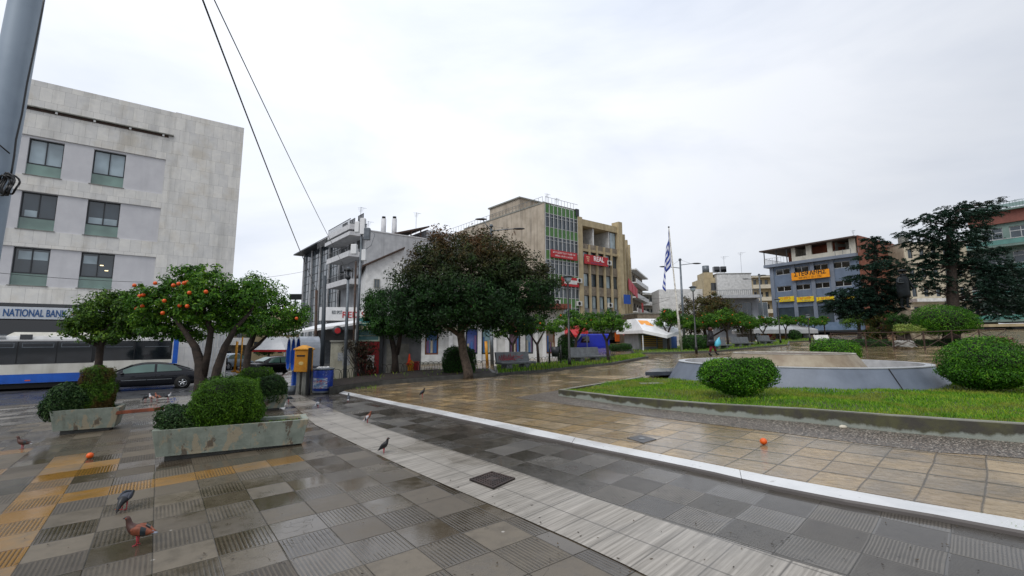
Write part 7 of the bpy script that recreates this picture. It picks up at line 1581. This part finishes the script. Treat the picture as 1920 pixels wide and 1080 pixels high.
cedar('lower dark cedar left of the statue with a nodding top', 1636, 37, [(1640, 620, .35), (1640, 570, .3), (1638, 520, .2), (1642, 480, .12), (1640, 455, .06)],
      [(1634, 449, 12, 3, 0), (1650, 455, 9, 3, 0), (1626, 462, 8, 3, .2), (1644, 470, 12, 4, 0), (1622, 482, 11, 3, 0), (1652, 486, 12, 4, 0), (1614, 500, 12, 3, 0), (1640, 500, 14, 4, 0), (1660, 512, 16, 4, 0), (1612, 520, 18, 5, 0), (1640, 530, 32, 8, 0), (1600, 545, 24, 5, 0), (1572, 550, 12, 3, 0), (1676, 538, 20, 6, 0), (1646, 552, 36, 10, -.4), (1600, 560, 32, 7, 0), (1566, 566, 20, 4, 0), (1672, 560, 22, 8, 0), (1625, 572, 42, 10, 0), (1585, 577, 28, 7, 0), (1665, 582, 26, 9, 0), (1610, 588, 28, 7, 0)], 18500, [])
# ---------------------------------------------------------------- clipped bushes
def bush_px(name, label, px, Y, ells, n, lm, leaf, wob=.06, boxy=0, dz=None, zb=None, group=None, cat='bush', rd=None):
    p = P(px, 700, Y); z = zb if zb is not None else gz(p.x, Y) + PZ; b = Vector((p.x, Y, z)); return bush(name, label, cat, b, [ell_px(b, Y, *q) for q in ells], n, M[lm], leaf, wob, boxy, group)
Y = 10.9; bush_px('boxwood_bush', 'bright green heart shaped clipped bush in front of the grey fountain wall', 1385, Y, [(1358, 702, 44, 29, 0), (1410, 700, 43, 28, 0), (1385, 712, 42, 30, 0), (1384, 724, 28, 17, 0), (1340, 695, 24, 18, .1), (1430, 692, 22, 17, 0)], 21000, 'lf_box', (.052, .03), .09, zb=.40)
bush_px('boxwood_bush', 'largest rounded clipped bush at the right end of the lawn, with a brown patch', 1842, 11.8, [(1848, 678, 66, 47, 0), (1815, 695, 36, 28, 0), (1885, 692, 38, 32, 0), (1848, 700, 66, 26, 0)], 30000, 'lf_box2', (.052, .031), .075, zb=.45)
bush_px('boxwood_bush', 'low domed bush just behind the beige fountain ring', 1565, 24, [(1565, 660, 42, 24, 0)], 9000, 'lf_box', (.08, .05), .1)
bush_px('round_shrub', 'wide dark round shrub in front of the tall cedar', 1775, 31, [(1765, 600, 48, 28, 0), (1800, 605, 32, 20, 0), (1745, 608, 22, 16, 0)], 13000, 'lf_box2', (.1, .06), .07)
bush_px('dark_hedge', 'dark box hedge behind the black lamp right of the flagpole', 1306, 36, [(1306, 645, 27, 17, 0)], 5000, 'lf_dark', (.11, .06), .05, .6)
bush_px('dark_hedge', 'low trimmed hedge in front of the shop posters, left of the white kiosk', 1163, 34, [(1155, 652, 13, 7, 0), (1172, 651, 12, 7, 0)], 2200, 'lf_dark', (.1, .05), .05, .5)
bush_px('dark_hedge', 'narrow dark hedge column directly behind the trunk of the large tree', 861, 20.6, [(852, 682, 22, 32, 0), (874, 680, 18, 30, 0)], 9000, 'lf_dark', (.075, .04), .07, .4)
bush_px('dark_shrub', 'tall dark shrub behind the black lamp between the two near benches', 1062, 27.5, [(1062, 658, 17, 32, 0)], 4500, 'lf_dark', (.09, .05), .08)
bush_px('dark_shrub', 'dark shrub at the orange painted kiosk right side', 1487, 50, [(1490, 628, 11, 9, 0)], 1400, 'lf_dark', (.14, .07), .1)
for lb, a, b_, Y0, Y1 in (('hedge behind the left half of the cross rail fence', 1598, 1668, 33, 32.6), ('hedge behind the right half of the cross rail fence, beside the pale rock', 1712, 1885, 31.5, 31.5)):
    n = int((b_ - a) / 12); bush_px('garden_hedge', lb, (a + b_) / 2, Y0, [(a + 8 + i * (b_ - a - 16) / max(1, n - 1), 646.5 - (i * .25 if a > 1700 else 0), 12, 10, 0) for i in range(n)], 700 * n, 'lf_dark', (.075, .04), .05, .6)
# climber round the pole at the cabinet
b = gbase(682, 20.5, PZ); pts, nr, _c = crown_points([ell_px(b, 20.5, *q) for q in ((662, 648, 22, 12), (688, 655, 20, 14), (690, 690, 14, 24), (684, 672, 18, 18))], 1500, .2, .3, 14)
t = thing('climbing_shrub', 'straggly dark reddish shrub leaning on the cabinet and antenna mast', 'shrub', b); leaves('foliage', pts, .12, .06, leafmat('reddish dark leaves', ['1b1a12', '2c2418', '3a3020', '4a4030']), t, nr)
mb = MB(); 
for q in _c[:26]: limb(mb, (R.uniform(-.15, .15), 0, 0), q, .018, .008, .15, 4, 5)
mb.build('stems', M['bark'], t, True)
# planter shrubs
def in_planter(pl, lx, ly, top): return pl.matrix_basis @ Vector((lx, ly, top))
def pshrub(label, pl, top, lx, ly, ells, n, lm, leaf, wob, boxy, name='conifer_bush'):
    b = in_planter(pl, lx, ly, top - .12); t = bush(name, label, 'bush', b, ells, n, M[lm], leaf, wob, boxy); t.rotation_euler = (0, 0, pl.rotation_euler[2]); return t
Yc = lambda pl, lx: (pl.matrix_basis @ Vector((lx, .3, 0))).y
pshrub('big bright green clipped conifer in the middle of the long front planter', plB, H2_, L2_ * .42, .30, [(0, 0, .46, .44, .34, .37), (-.2, 0, .38, .32, .30, .30), (.2, .02, .50, .28, .31, .33), (.1, .1, .3, .42, .3, .3)], 34000, 'lf_cypress', (.055, .014), .11, .7)
pshrub('small dark leafy shrub at the left end of the long front planter', plB, H2_, L2_ * .10, .26, [(0, 0, .22, .32, .28, .24), (.2, 0, .14, .25, .25, .2)], 5500, 'lf_shrub', (.05, .026), .12, 0, 'leafy_shrub')
pshrub('square cut conifer turning brown on its right side in the left planter', plA, H1_, L1_ * .56, .34, [(0, 0, .55, .27, .27, .42), (.04, 0, .3, .29, .28, .35)], 21000, 'lf_cypress_brown', (.06, .016), .10, .75)
pshrub('wide dark leafy shrub at the left end of the left planter', plA, H1_, L1_ * .12, .26, [(0, 0, .32, .34, .30, .34), (-.15, -.1, .16, .26, .24, .24), (.2, 0, .28, .26, .28, .3)], 9000, 'lf_shrub', (.06, .032), .12, .1, 'leafy_shrub')
pshrub('small green conifer sprig at the top of the back planter', plC, H3_, L3_ * .42, .38, [(0, 0, .62, .40, .26, .22), (.1, 0, .3, .3, .26, .3)], 6000, 'lf_cypress', (.06, .018), .1, .3)
pshrub('dark leafy shrub hanging over the right side of the back planter', plC, H3_, L3_ * .62, .2, [(0, -.02, .28, .48, .32, .36), (.25, 0, .2, .28, .28, .3)], 8000, 'lf_shrub', (.06, .032), .12, .1, 'leafy_shrub')
wp = []
for _ in range(260): x, y = R.uniform(L2_ * .68, L2_ * .97), R.uniform(.1, .46); q = in_planter(plB, x, y, H2_ - .1); wp.append(tuple(q))
blades('planter_weeds', wp, .07, .006, M['lf_grass'], kind='stuff')
wp = []
for px, py in [(1795, 958), (1800, 959), (1845, 972), (1850, 973), (1900, 994), (1905, 992), (1910, 995), (1915, 997)]:
    g = G(px, py + 2, 0)
    for _ in range(26): wp.append((g.x + R.uniform(-.035, .035), g.y + R.uniform(-.025, .025), g.z))
for _ in range(420): g = G(R.uniform(640, 690), 0, 0) if False else G(R.uniform(632, 705), R.uniform(722, 733), 0); wp.append((g.x, g.y, g.z + PZ + .02))
blades('kerb_weeds', wp, .05, .006, M['lf_grass'], kind='stuff')
# litter bin on a post
g = gbase(1041, 24.3, PZ); t = thing('post_bin', 'dark litter bin on a post between the two near benches', 'bin', g); mb = MB(); mb.tube([(-.28, 0, 0), (-.28, 0, 1.25)], .05, 8); mb.tube([(.3, 0, 0), (.3, 0, 1.1)], .04, 8); mb.build('post', M['black'], t, True); mb = MB(); mb.rings([[(.02 + r * math.cos(2 * PI * k / 14), r * math.sin(2 * PI * k / 14), z) for k in range(14)] for r, z in ((.18, .5), (.24, 1.0), (.22, 1.0), (.16, .55))]); mb.build('basket', M['frame_dark'], t, True)
g = gbase(1426, 41.5, PZ); t = thing('post_bin', 'black litter bin on a post left of the farthest bench', 'bin', g); mb = MB(); mb.tube([(0, 0, 0), (0, 0, .6)], .05, 8); mb.build('post', M['black'], t, True); mb = MB(); mb.rings([[(r * math.cos(2 * PI * k / 14), r * math.sin(2 * PI * k / 14), z) for k in range(14)] for r, z in ((.16, .5), (.25, .7), (.25, 1.0), (.12, 1.1))]); mb.build('basket', M['black'], t, True)
# ================================================================= PEOPLE, STATUE, PIGEONS, ORANGES
def skin_mesh(name, verts, edges, radii, mat, parent, sub=1, root=0):
    me = bpy.data.meshes.new(name + '_sk'); me.from_pydata(verts, edges, []); o = bpy.data.objects.new(name + '_sk', me); C.objects.link(o)
    sm = o.modifiers.new('skin', 'SKIN'); sm.use_smooth_shade = True; sl_ = me.skin_vertices[0].data
    for i, r in enumerate(radii): sl_[i].radius = (r, r) if not isinstance(r, tuple) else r
    sl_[root].use_root = True
    ss = o.modifiers.new('s', 'SUBSURF'); ss.levels = ss.render_levels = sub
    dg = bpy.context.evaluated_depsgraph_get(); m2 = bpy.data.meshes.new_from_object(o.evaluated_get(dg)); bpy.data.objects.remove(o)
    m2.materials.clear(); m2.materials.append(mat); m2.name = name
    for p in m2.polygons: p.use_smooth = True
    ob = bpy.data.objects.new(name, m2); C.objects.link(ob); ob.parent = parent; return ob
def human(t, J, mat_skin, hand=True):
    """J: joint dictionary; one continuous skinned body"""
    V = []; E = []; Rr = []; ix = {}
    def v(k, p, r, par=None):
        ix[k] = len(V); V.append(tuple(p)); Rr.append(r)
        if par is not None: E.append((ix[par], ix[k]))
    v('pelvis', J['pelvis'], (.13, .10)); v('waist', J['waist'], (.12, .09), 'pelvis'); v('chest', J['chest'], (.155, .11), 'waist'); v('neck', J['neck'], .055, 'chest'); 
    nk = Vector(J['neck']); hd = Vector(J['head']); v('jaw', nk.lerp(hd, .55), .065, 'neck'); v('head', hd, .098, 'jaw'); v('crown', hd + (hd - nk).normalized() * .07, .075, 'head')
    v('nose', hd + Vector(J.get('face', (.1, 0, 0))) * 1.0 + Vector((0, 0, -.02)), .018, 'head')
    for s in ('l', 'r'):
        v('sh' + s, J['sh' + s], .062, 'chest'); v('el' + s, J['el' + s], .045, 'sh' + s); v('wr' + s, J['wr' + s], .03, 'el' + s)
        w = Vector(J['wr' + s]); d = (w - Vector(J['el' + s])).normalized(); sd_ = d.cross(Vector((0, 1, 0))).normalized() if abs(d.y) < .9 else Vector((1, 0, 0)); up = d.cross(sd_)
        v('pl' + s, w + d * .06, (.034, .02), 'wr' + s)
        for f in range(4): a = w + d * .09 + up * ((f - 1.5) * .019); v('f%d%s' % (f, s), a, .010, 'pl' + s); v('g%d%s' % (f, s), a + d * (.035 + .006 * (1 - abs(f - 1.3))) + sd_ * .01, .009, 'f%d%s' % (f, s)); v('h%d%s' % (f, s), a + d * .05 + sd_ * .035, .008, 'g%d%s' % (f, s))
        v('t0' + s, w + d * .035 - up * .04, .012, 'pl' + s); v('t1' + s, w + d * .07 - up * .05 + sd_ * .015, .010, 't0' + s)
        v('hp' + s, J['hp' + s], .095, 'pelvis'); v('kn' + s, J['kn' + s], .062, 'hp' + s); v('an' + s, J['an' + s], .04, 'kn' + s); v('to' + s, J['to' + s], .035, 'an' + s)
    return skin_mesh('body', V, E, Rr, mat_skin, t, 1)
def loft(name, secs, mat, parent, n=16, **k):
    rg = [[(cx + rx * math.cos(2 * PI * i / n), cy + ry * math.sin(2 * PI * i / n), z + (tilt * math.cos(2 * PI * i / n) if tilt else 0)) for i in range(n)] for cx, cy, rx, ry, z, tilt in secs]
    o = MB().rings(rg, 0, True).build(name, mat, parent, True); ss = o.modifiers.new('s', 'SUBSURF'); ss.levels = ss.render_levels = 1; return o
M['coat'] = pm('black coat', '0c0c10', '15151a', 8, .8); M['trouser'] = pm('dark pink trousers', '7a2436', '5f1c2a', 6, .8); M['boot'] = pm('black boots', '0b0b0c', rough=.4); M['hair'] = pm('reddish brown hair', '4a2014', '33160e', 20, .6)
g = G(1334, 667, PZ)
t = thing('person', 'person walking right in black coat, dark pink trousers and boots, wearing a white face mask', 'person', g)
J = dict(pelvis=(0, 0, .90), waist=(.0, 0, 1.05), chest=(.03, 0, 1.27), neck=(.05, 0, 1.44), head=(.08, 0, 1.58), face=(.1, 0, 0), shl=(.03, .17, 1.37), ell=(-.06, .22, 1.12), wrl=(.10, .24, .98), shr=(.03, -.17, 1.37), elr=(-.09, -.22, 1.13), wrr=(.02, -.26, .93),
         hpl=(0, .09, .86), knl=(.24, .09, .52), anl=(.36, .09, .12), tol=(.50, .09, .10), hpr=(0, -.09, .86), knr=(-.03, -.09, .48), anr=(-.16, -.09, .09), tor=(-.03, -.10, .03))
human(t, J, M['skin'])
loft('coat', [(.03, 0, .10, .12, 1.44, 0), (.03, 0, .17, .22, 1.36, 0), (.03, 0, .18, .21, 1.2, 0), (.01, 0, .17, .19, 1.02, 0), (.01, 0, .22, .23, .85, 0), (.03, 0, .28, .25, .62, 0), (.03, 0, .27, .24, .58, 0)], M['coat'], t)
def sleeve(name, pts, rs, mat, par): o = MB().tube(pts, rs, 10).build(name, mat, par, True); return o
for s in ('l', 'r'):
    sleeve('coat_sleeve', [J['sh' + s], J['el' + s], Vector(J['wr' + s]) * .97 + Vector(J['el' + s]) * .03], [.085, .07, .055], M['coat'], t)
    sleeve('trouser_leg', [J['hp' + s], J['kn' + s], Vector(J['kn' + s]).lerp(Vector(J['an' + s]), .65)], [.11, .085, .065], M['trouser'], t)
    a = Vector(J['an' + s]); k = Vector(J['kn' + s]); q = Vector(J['to' + s]); MB().tube([k.lerp(a, .5), a, a.lerp(q, .45) - Vector((0, 0, .015)), q + (q - a) * .15], [.068, .058, .056, .035], 10).build('boot', M['boot'], t, True)
MB().ball((.04, 0, 1.62), .125, 9, 0, (1, .9, 1), .04).build('hair', M['hair'], t, True); MB().ball((.145, 0, 1.545), .062, 7, 0, (.8, 1, .8)).build('face_mask', M['white_clean'], t, True); MB().ball((.05, 0, 1.46), .12, 8, 0, (1, 1.05, .55)).build('scarf', M['coat'], t, True)
for sy in (-1, 1): MB().ball((.162, sy * .03, 1.605), .01, 5).build('eye', M['black'], t, True)
o = MB().rings([[(r * 1.5 * math.cos(2 * PI * k / 14), r * .5 * math.sin(2 * PI * k / 14), z) for k in range(14)] for r, z in ((.07, -.13), (.13, -.1), (.14, .02), (.09, .1), (.02, .12))]); o.tube([(-.13, 0, .08), (-.08, 0, .3), (.0, .0, .42), (.08, 0, .3), (.13, 0, .08)], .012, 6); o = o.build('handbag', pm('dark violet bag', '1c1b2c', '14131f', 5, .35), None, True); o.location = g + Vector((-.08, -.30, .86)); tag(o, 'dark handbag hanging at the hip of the walking person', 'handbag')
o = MB().rings([[(.04 * j + r * math.cos(2 * PI * k / 12) * (1 + .12 * math.sin(3 * k + j)), r * .6 * math.sin(2 * PI * k / 12), z) for k in range(12)] for j, (r, z) in enumerate(((.08, -.42), (.17, -.36), (.19, -.2), (.13, -.05), (.05, .08), (.03, .14)))]).build('shopping_bag', pm('light blue plastic bag', '5fc3dc', '49aac8', 4, .3), None, True); o.location = g + Vector((.24, -.26, .98)); tag(o, 'light blue plastic shopping bag carried by the walking person', 'bag')
# distant pedestrian
gp_ = P(419, 690, 37); zz = rz(gp_.x, gp_.y); t = thing('person', 'distant person in dark clothes standing beside the yellow posts across the street', 'person', (gp_.x, gp_.y, zz))
J2 = dict(pelvis=(0, 0, .92), waist=(0, 0, 1.06), chest=(0, 0, 1.3), neck=(0, 0, 1.48), head=(.02, 0, 1.62), face=(.05, -.08, 0), shl=(.18, 0, 1.4), ell=(.23, 0, 1.13), wrl=(.22, -.06, .88), shr=(-.18, 0, 1.4), elr=(-.23, 0, 1.13), wrr=(-.22, -.06, .88), hpl=(.09, 0, .88), knl=(.1, 0, .48), anl=(.1, .02, .08), tol=(.11, -.12, .03), hpr=(-.09, 0, .88), knr=(-.1, .04, .48), anr=(-.11, .1, .08), tor=(-.11, -.04, .03))
human(t, J2, M['skin']); loft('jacket', [(0, 0, .1, .09, 1.47, 0), (0, 0, .21, .13, 1.38, 0), (0, 0, .2, .14, 1.15, 0), (0, 0, .19, .14, .86, 0)], M['coat'], t)
for s in ('l', 'r'): sleeve('jacket_sleeve', [J2['sh' + s], J2['el' + s], J2['wr' + s]], [.08, .065, .05], M['coat'], t); sleeve('trouser_leg', [J2['hp' + s], J2['kn' + s], J2['an' + s]], [.1, .08, .065], pm('dark blue trousers', '1d2a48'), t); a = Vector(J2['an' + s]); q = Vector(J2['to' + s]); MB().tube([a + Vector((0, .02, -.02)), q], [.055, .04], 8).build('shoe', M['boot'], t, True)
MB().ball((.02, .02, 1.66), .115, 8).build('hair', M['hair'], t, True)
# statue
gs = P(1699, 578, 33); st = thing('statue', 'dark bronze statue of a standing cloaked man on the beige rocks between the cedars', 'statue', gs)
M['bronze'] = pm('dark bronze', '15191c', '20272b', 5, .4, .6)
k = 1.55; J3 = {a: tuple(q * k for q in b) for a, b in J2.items()}; J3['wrr'] = (-.12 * k, -.25 * k, 1.15 * k); J3['elr'] = (-.3 * k, -.05 * k, 1.15 * k); J3['ell'] = (.32 * k, 0, 1.15 * k); J3['wrl'] = (.38 * k, -.1 * k, .9 * k)
V_ = [tuple(J3[q]) for q in ('pelvis', 'waist', 'chest', 'neck', 'head')]
E_ = [(0, 1), (1, 2), (2, 3), (3, 4)]; R__ = [.24, .22, .28, .1, .17]
for s in ('l', 'r'):
    o_ = len(V_); V_ += [J3['sh' + s], J3['el' + s], J3['wr' + s], J3['hp' + s], J3['kn' + s], J3['an' + s], J3['to' + s]]; E_ += [(2, o_), (o_, o_ + 1), (o_ + 1, o_ + 2), (0, o_ + 3), (o_ + 3, o_ + 4), (o_ + 4, o_ + 5), (o_ + 5, o_ + 6)]; R__ += [.13, .1, .06, .16, .11, .08, .06]
skin_mesh('figure', V_, E_, R__, M['bronze'], st, 1)
loft('cloak', [(0, .05, .2, .18, 2.25, 0), (0, .05, .40, .26, 2.1, 0), (.02, .08, .46, .3, 1.7, 0), (.04, .1, .42, .28, 1.2, 0), (.1, .12, .5, .3, .62, .12)], M['bronze'], st); MB().ball((.03, 0, 2.68), .24, 8, 0, (1.15, 1.15, .5)).build('hat', M['bronze'], st, True)
# ---------------------------------------------------------------- pigeons
def pmat(n, h, r=.55): return pm('pigeon ' + n, h, tuple(c * .6 for c in hx(h)), 22, r, bump=.1, bs=90)
PM = dict(slate=pmat('slate feathers', '3d424e'), rufous=pmat('rufous feathers', '8a4a30'), brown=pmat('dark brown feathers', '4a2a22'), dark=pmat('blackish feathers', '15171c', .4), white=pmat('white feathers', 'c4c6cc'), pale=pmat('pale grey feathers', '8f95a2'), neck=pmat('iridescent neck', '1d2a30', .3), beak=pm('pigeon beak', '3a3434'), leg=pm('pigeon legs', 'a8323c'), pink=pmat('pale rufous feathers', 'b08878'))
def pigeon(label, foot, head, pose, body, neck, tail, wing, scale=1.0, road=False, dz=0, name='pigeon'):
    g = GR(*foot) if road else G(foot[0], foot[1], dz); h_ = GR(head[0], foot[1]) if road else None
    # heading: ground direction whose picture points from the feet to the head
    a = G(head[0], head[1], dz); b = G(foot[0], foot[1], dz); d = a - b; ang = math.atan2(d.y, d.x)
    t = thing(name, label, 'pigeon', g, ang, 'pigeons on the paving'); t.scale = (scale * .82,) * 3
    if pose == 'stand': S_ = [(-.175, .10, .020, .005), (-.11, .112, .030, .012), (-.06, .122, .045, .034), (-.01, .13, .057, .052), (.04, .142, .056, .055), (.078, .17, .038, .04), (.094, .2, .026, .027), (.10, .228, .022, .023), (.108, .25, .024, .024), (.124, .256, .020, .019), (.138, .252, .008, .007), (.156, .245, .003, .003)]
    elif pose == 'up': S_ = [(-.13, .05, .020, .006), (-.09, .08, .030, .014), (-.055, .11, .045, .036), (-.015, .14, .055, .052), (.02, .17, .054, .052), (.045, .205, .036, .036), (.055, .232, .025, .025), (.06, .256, .022, .022), (.068, .276, .024, .024), (.084, .28, .019, .018), (.098, .276, .008, .007), (.114, .27, .003, .003)]
    else: S_ = [(-.17, .16, .020, .005), (-.11, .155, .030, .012), (-.06, .15, .045, .034), (-.01, .14, .057, .052), (.04, .125, .055, .052), (.085, .10, .036, .038), (.108, .075, .026, .026), (.118, .055, .023, .023), (.128, .04, .023, .022), (.138, .028, .018, .016), (.145, .018, .008, .007), (.152, .006, .003, .003)]
    rg = []; n = 12
    for i, (x, z, ry, rz_) in enumerate(S_):
        a_ = S_[max(0, i - 1)]; b_ = S_[min(len(S_) - 1, i + 1)]; dx, dz_ = b_[0] - a_[0], b_[1] - a_[1]; L = math.hypot(dx, dz_); ux, uz = -dz_ / L, dx / L
        rg.append([(x + ux * rz_ * math.sin(2 * PI * k / n), ry * math.cos(2 * PI * k / n), z + uz * rz_ * math.sin(2 * PI * k / n)) for k in range(n)])
    mb = MB().rings(rg); ms_ = []
    for i in range(len(S_) - 1): ms_ += [1 if i < 1 else (0 if i < 4 else (2 if i < 9 else 3))] * n
    ms_ += [1, 3]; mb.m = ms_
    bo = mb.build('body', [PM[body], PM[tail], PM[neck], PM['beak']], t, True); ss = bo.modifiers.new('s', 'SUBSURF'); ss.levels = ss.render_levels = 1
    for sg in (-1, 1):
        a_, b_, c_ = Vector((S_[4][0] + .005, sg * .05, S_[4][1] + .012)), Vector((S_[2][0], sg * .045, S_[2][1] + .012)), Vector((S_[0][0] + .035, sg * .014, S_[0][1] + .014))
        wr = []
        for u, w_ in ((0, .012), (.15, .036), (.4, .045), (.65, .034), (.85, .018), (1, .004)):
            p = a_.lerp(b_, min(1, u * 2)) if u < .5 else b_.lerp(c_, (u - .5) * 2); wr.append([(p.x, p.y + sg * .013 * math.cos(2 * PI * k / 8), p.z + w_ * math.sin(2 * PI * k / 8)) for k in range(8)])
        wm = MB().rings(wr); wm.m = [0 if (f // 8) not in (2,) else 1 for f in range(5 * 8)] + [0, 0]
        wo = wm.build('wing', [PM[wing], PM['neck']], t, True)
        lg = MB(); fx = S_[3][0] + .012; lg.tube([(fx, sg * .022, S_[3][1] - .03), (fx - .006 * sg, sg * .022, .03), (fx, sg * .022, .008)], [.010, .005, .004], 6)
        for dx, dy in ((.032, 0), (.024, .016), (.024, -.016), (-.016, 0)): lg.tube([(fx, sg * .022, .007), (fx + dx, sg * .022 + dy, .003)], [.0035, .0025], 5)
        lg.build('leg', PM['leg'], t, True)
        MB().ball((S_[8][0] + .006, sg * .0215, S_[8][1] + .003), .0038, 5).build('eye', M['orange'], t, True)
    return t
pigeon('rufous pigeon with a dark head strutting left, nearest to the camera', (258, 1022), (236, 1024), 'stand', 'rufous', 'brown', 'pale', 'rufous', 1.13)
pigeon('dark slate pigeon pecking the ground just above the rufous one', (233, 955), (214, 966), 'feed', 'slate', 'dark', 'slate', 'slate', 1.12)
pigeon('reddish brown pigeon with a white tail near the left picture edge', (42, 842), (26, 843), 'stand', 'brown', 'brown', 'white', 'brown', 1.05)
pigeon('black pigeon standing upright on the pale marble band', (720, 851), (735, 851), 'up', 'dark', 'dark', 'dark', 'dark', 1.02)
pigeon('light brown pigeon with white wings beside the single yellow slab', (689, 794), (700, 793), 'up', 'pink', 'rufous', 'white', 'white', 1.05)
pigeon('grey pigeon seen from behind at the far end of the marble kerb', (653, 753), (655, 746), 'up', 'slate', 'neck', 'white', 'slate', 1.0)
pigeon('dark pigeon alone on the brown plaza paving behind the kerb', (792, 744), (800, 744), 'up', 'dark', 'dark', 'slate', 'slate', 1.05, dz=PZ)
pigeon('speckled white and black pigeon right of the blue bin', (596, 765), (604, 764), 'up', 'white', 'dark', 'pale', 'white', 1.0)
pigeon('grey pigeon at the corner of the back planter, nearer of the pair', (541, 754), (530, 755), 'stand', 'slate', 'neck', 'slate', 'slate', 1.1)
pigeon('dark grey pigeon just behind the pair near the bucket', (531, 748), (539, 749), 'feed', 'slate', 'neck', 'slate', 'slate', 1.05)
for lb, x, y, bo, nk, tl in (('dark pigeon at the left of the resting group near the road', 273, 746, 'dark', 'neck', 'slate'), ('pinkish pale pigeon in the middle of the resting group', 284, 747, 'pink', 'white', 'pale'), ('rufous pigeon at the right of the resting group', 295, 745, 'rufous', 'rufous', 'brown'), ('black pigeon with white head apart from the resting group', 315, 744, 'dark', 'white', 'dark')):
    g0 = G(x, y); pigeon(lb, (x, y + 6), (x + (14 if 'white head' in lb else -14), y + 6), 'feed' if 'dark' in lb else 'stand', bo, nk, tl, bo, 1.15)
# oranges fallen on the ground
for lb, px, py, dz in (('fallen orange on the wet beige paving near the pebble strip', 1432, 834, PZ), ('fallen orange on the grey slabs left of the long planter', 168, 860, 0)):
    g = G(px, py, dz); mb = MB(); mb.ball((0, 0, .048), .05, 12, 0, (1, 1, .93)); o = mb.build('fallen_orange', M['orange'], None, True); o.location = g; tag(o, lb, 'orange', 'fallen oranges')
# small litter and leaves on the slabs
mb = MB()
lit = NT('dry leaf bits'); lit.set(lit.mix(lit.ramp(lit.noise(3, 2), .4, .6, 0, 1), hx('4a3a22'), hx('20180f')), .8)
for _ in range(260):
    px, py = R.uniform(0, 1900), R.uniform(800, 1078); g = G(px, py, .011)
    if g.x > 1.2 and py < 960: continue
    s_ = R.uniform(.006, .02); a = R.uniform(0, 6.28); mb.poly([(g.x + s_ * math.cos(a + k * PI / 2) * (1 if k % 2 else .45), g.y + s_ * math.sin(a + k * PI / 2) * (1 if k % 2 else .45), g.z + .004 * (k % 2)) for k in range(4)])
mb.build('leaf_litter', lit.m, None, kind='stuff')
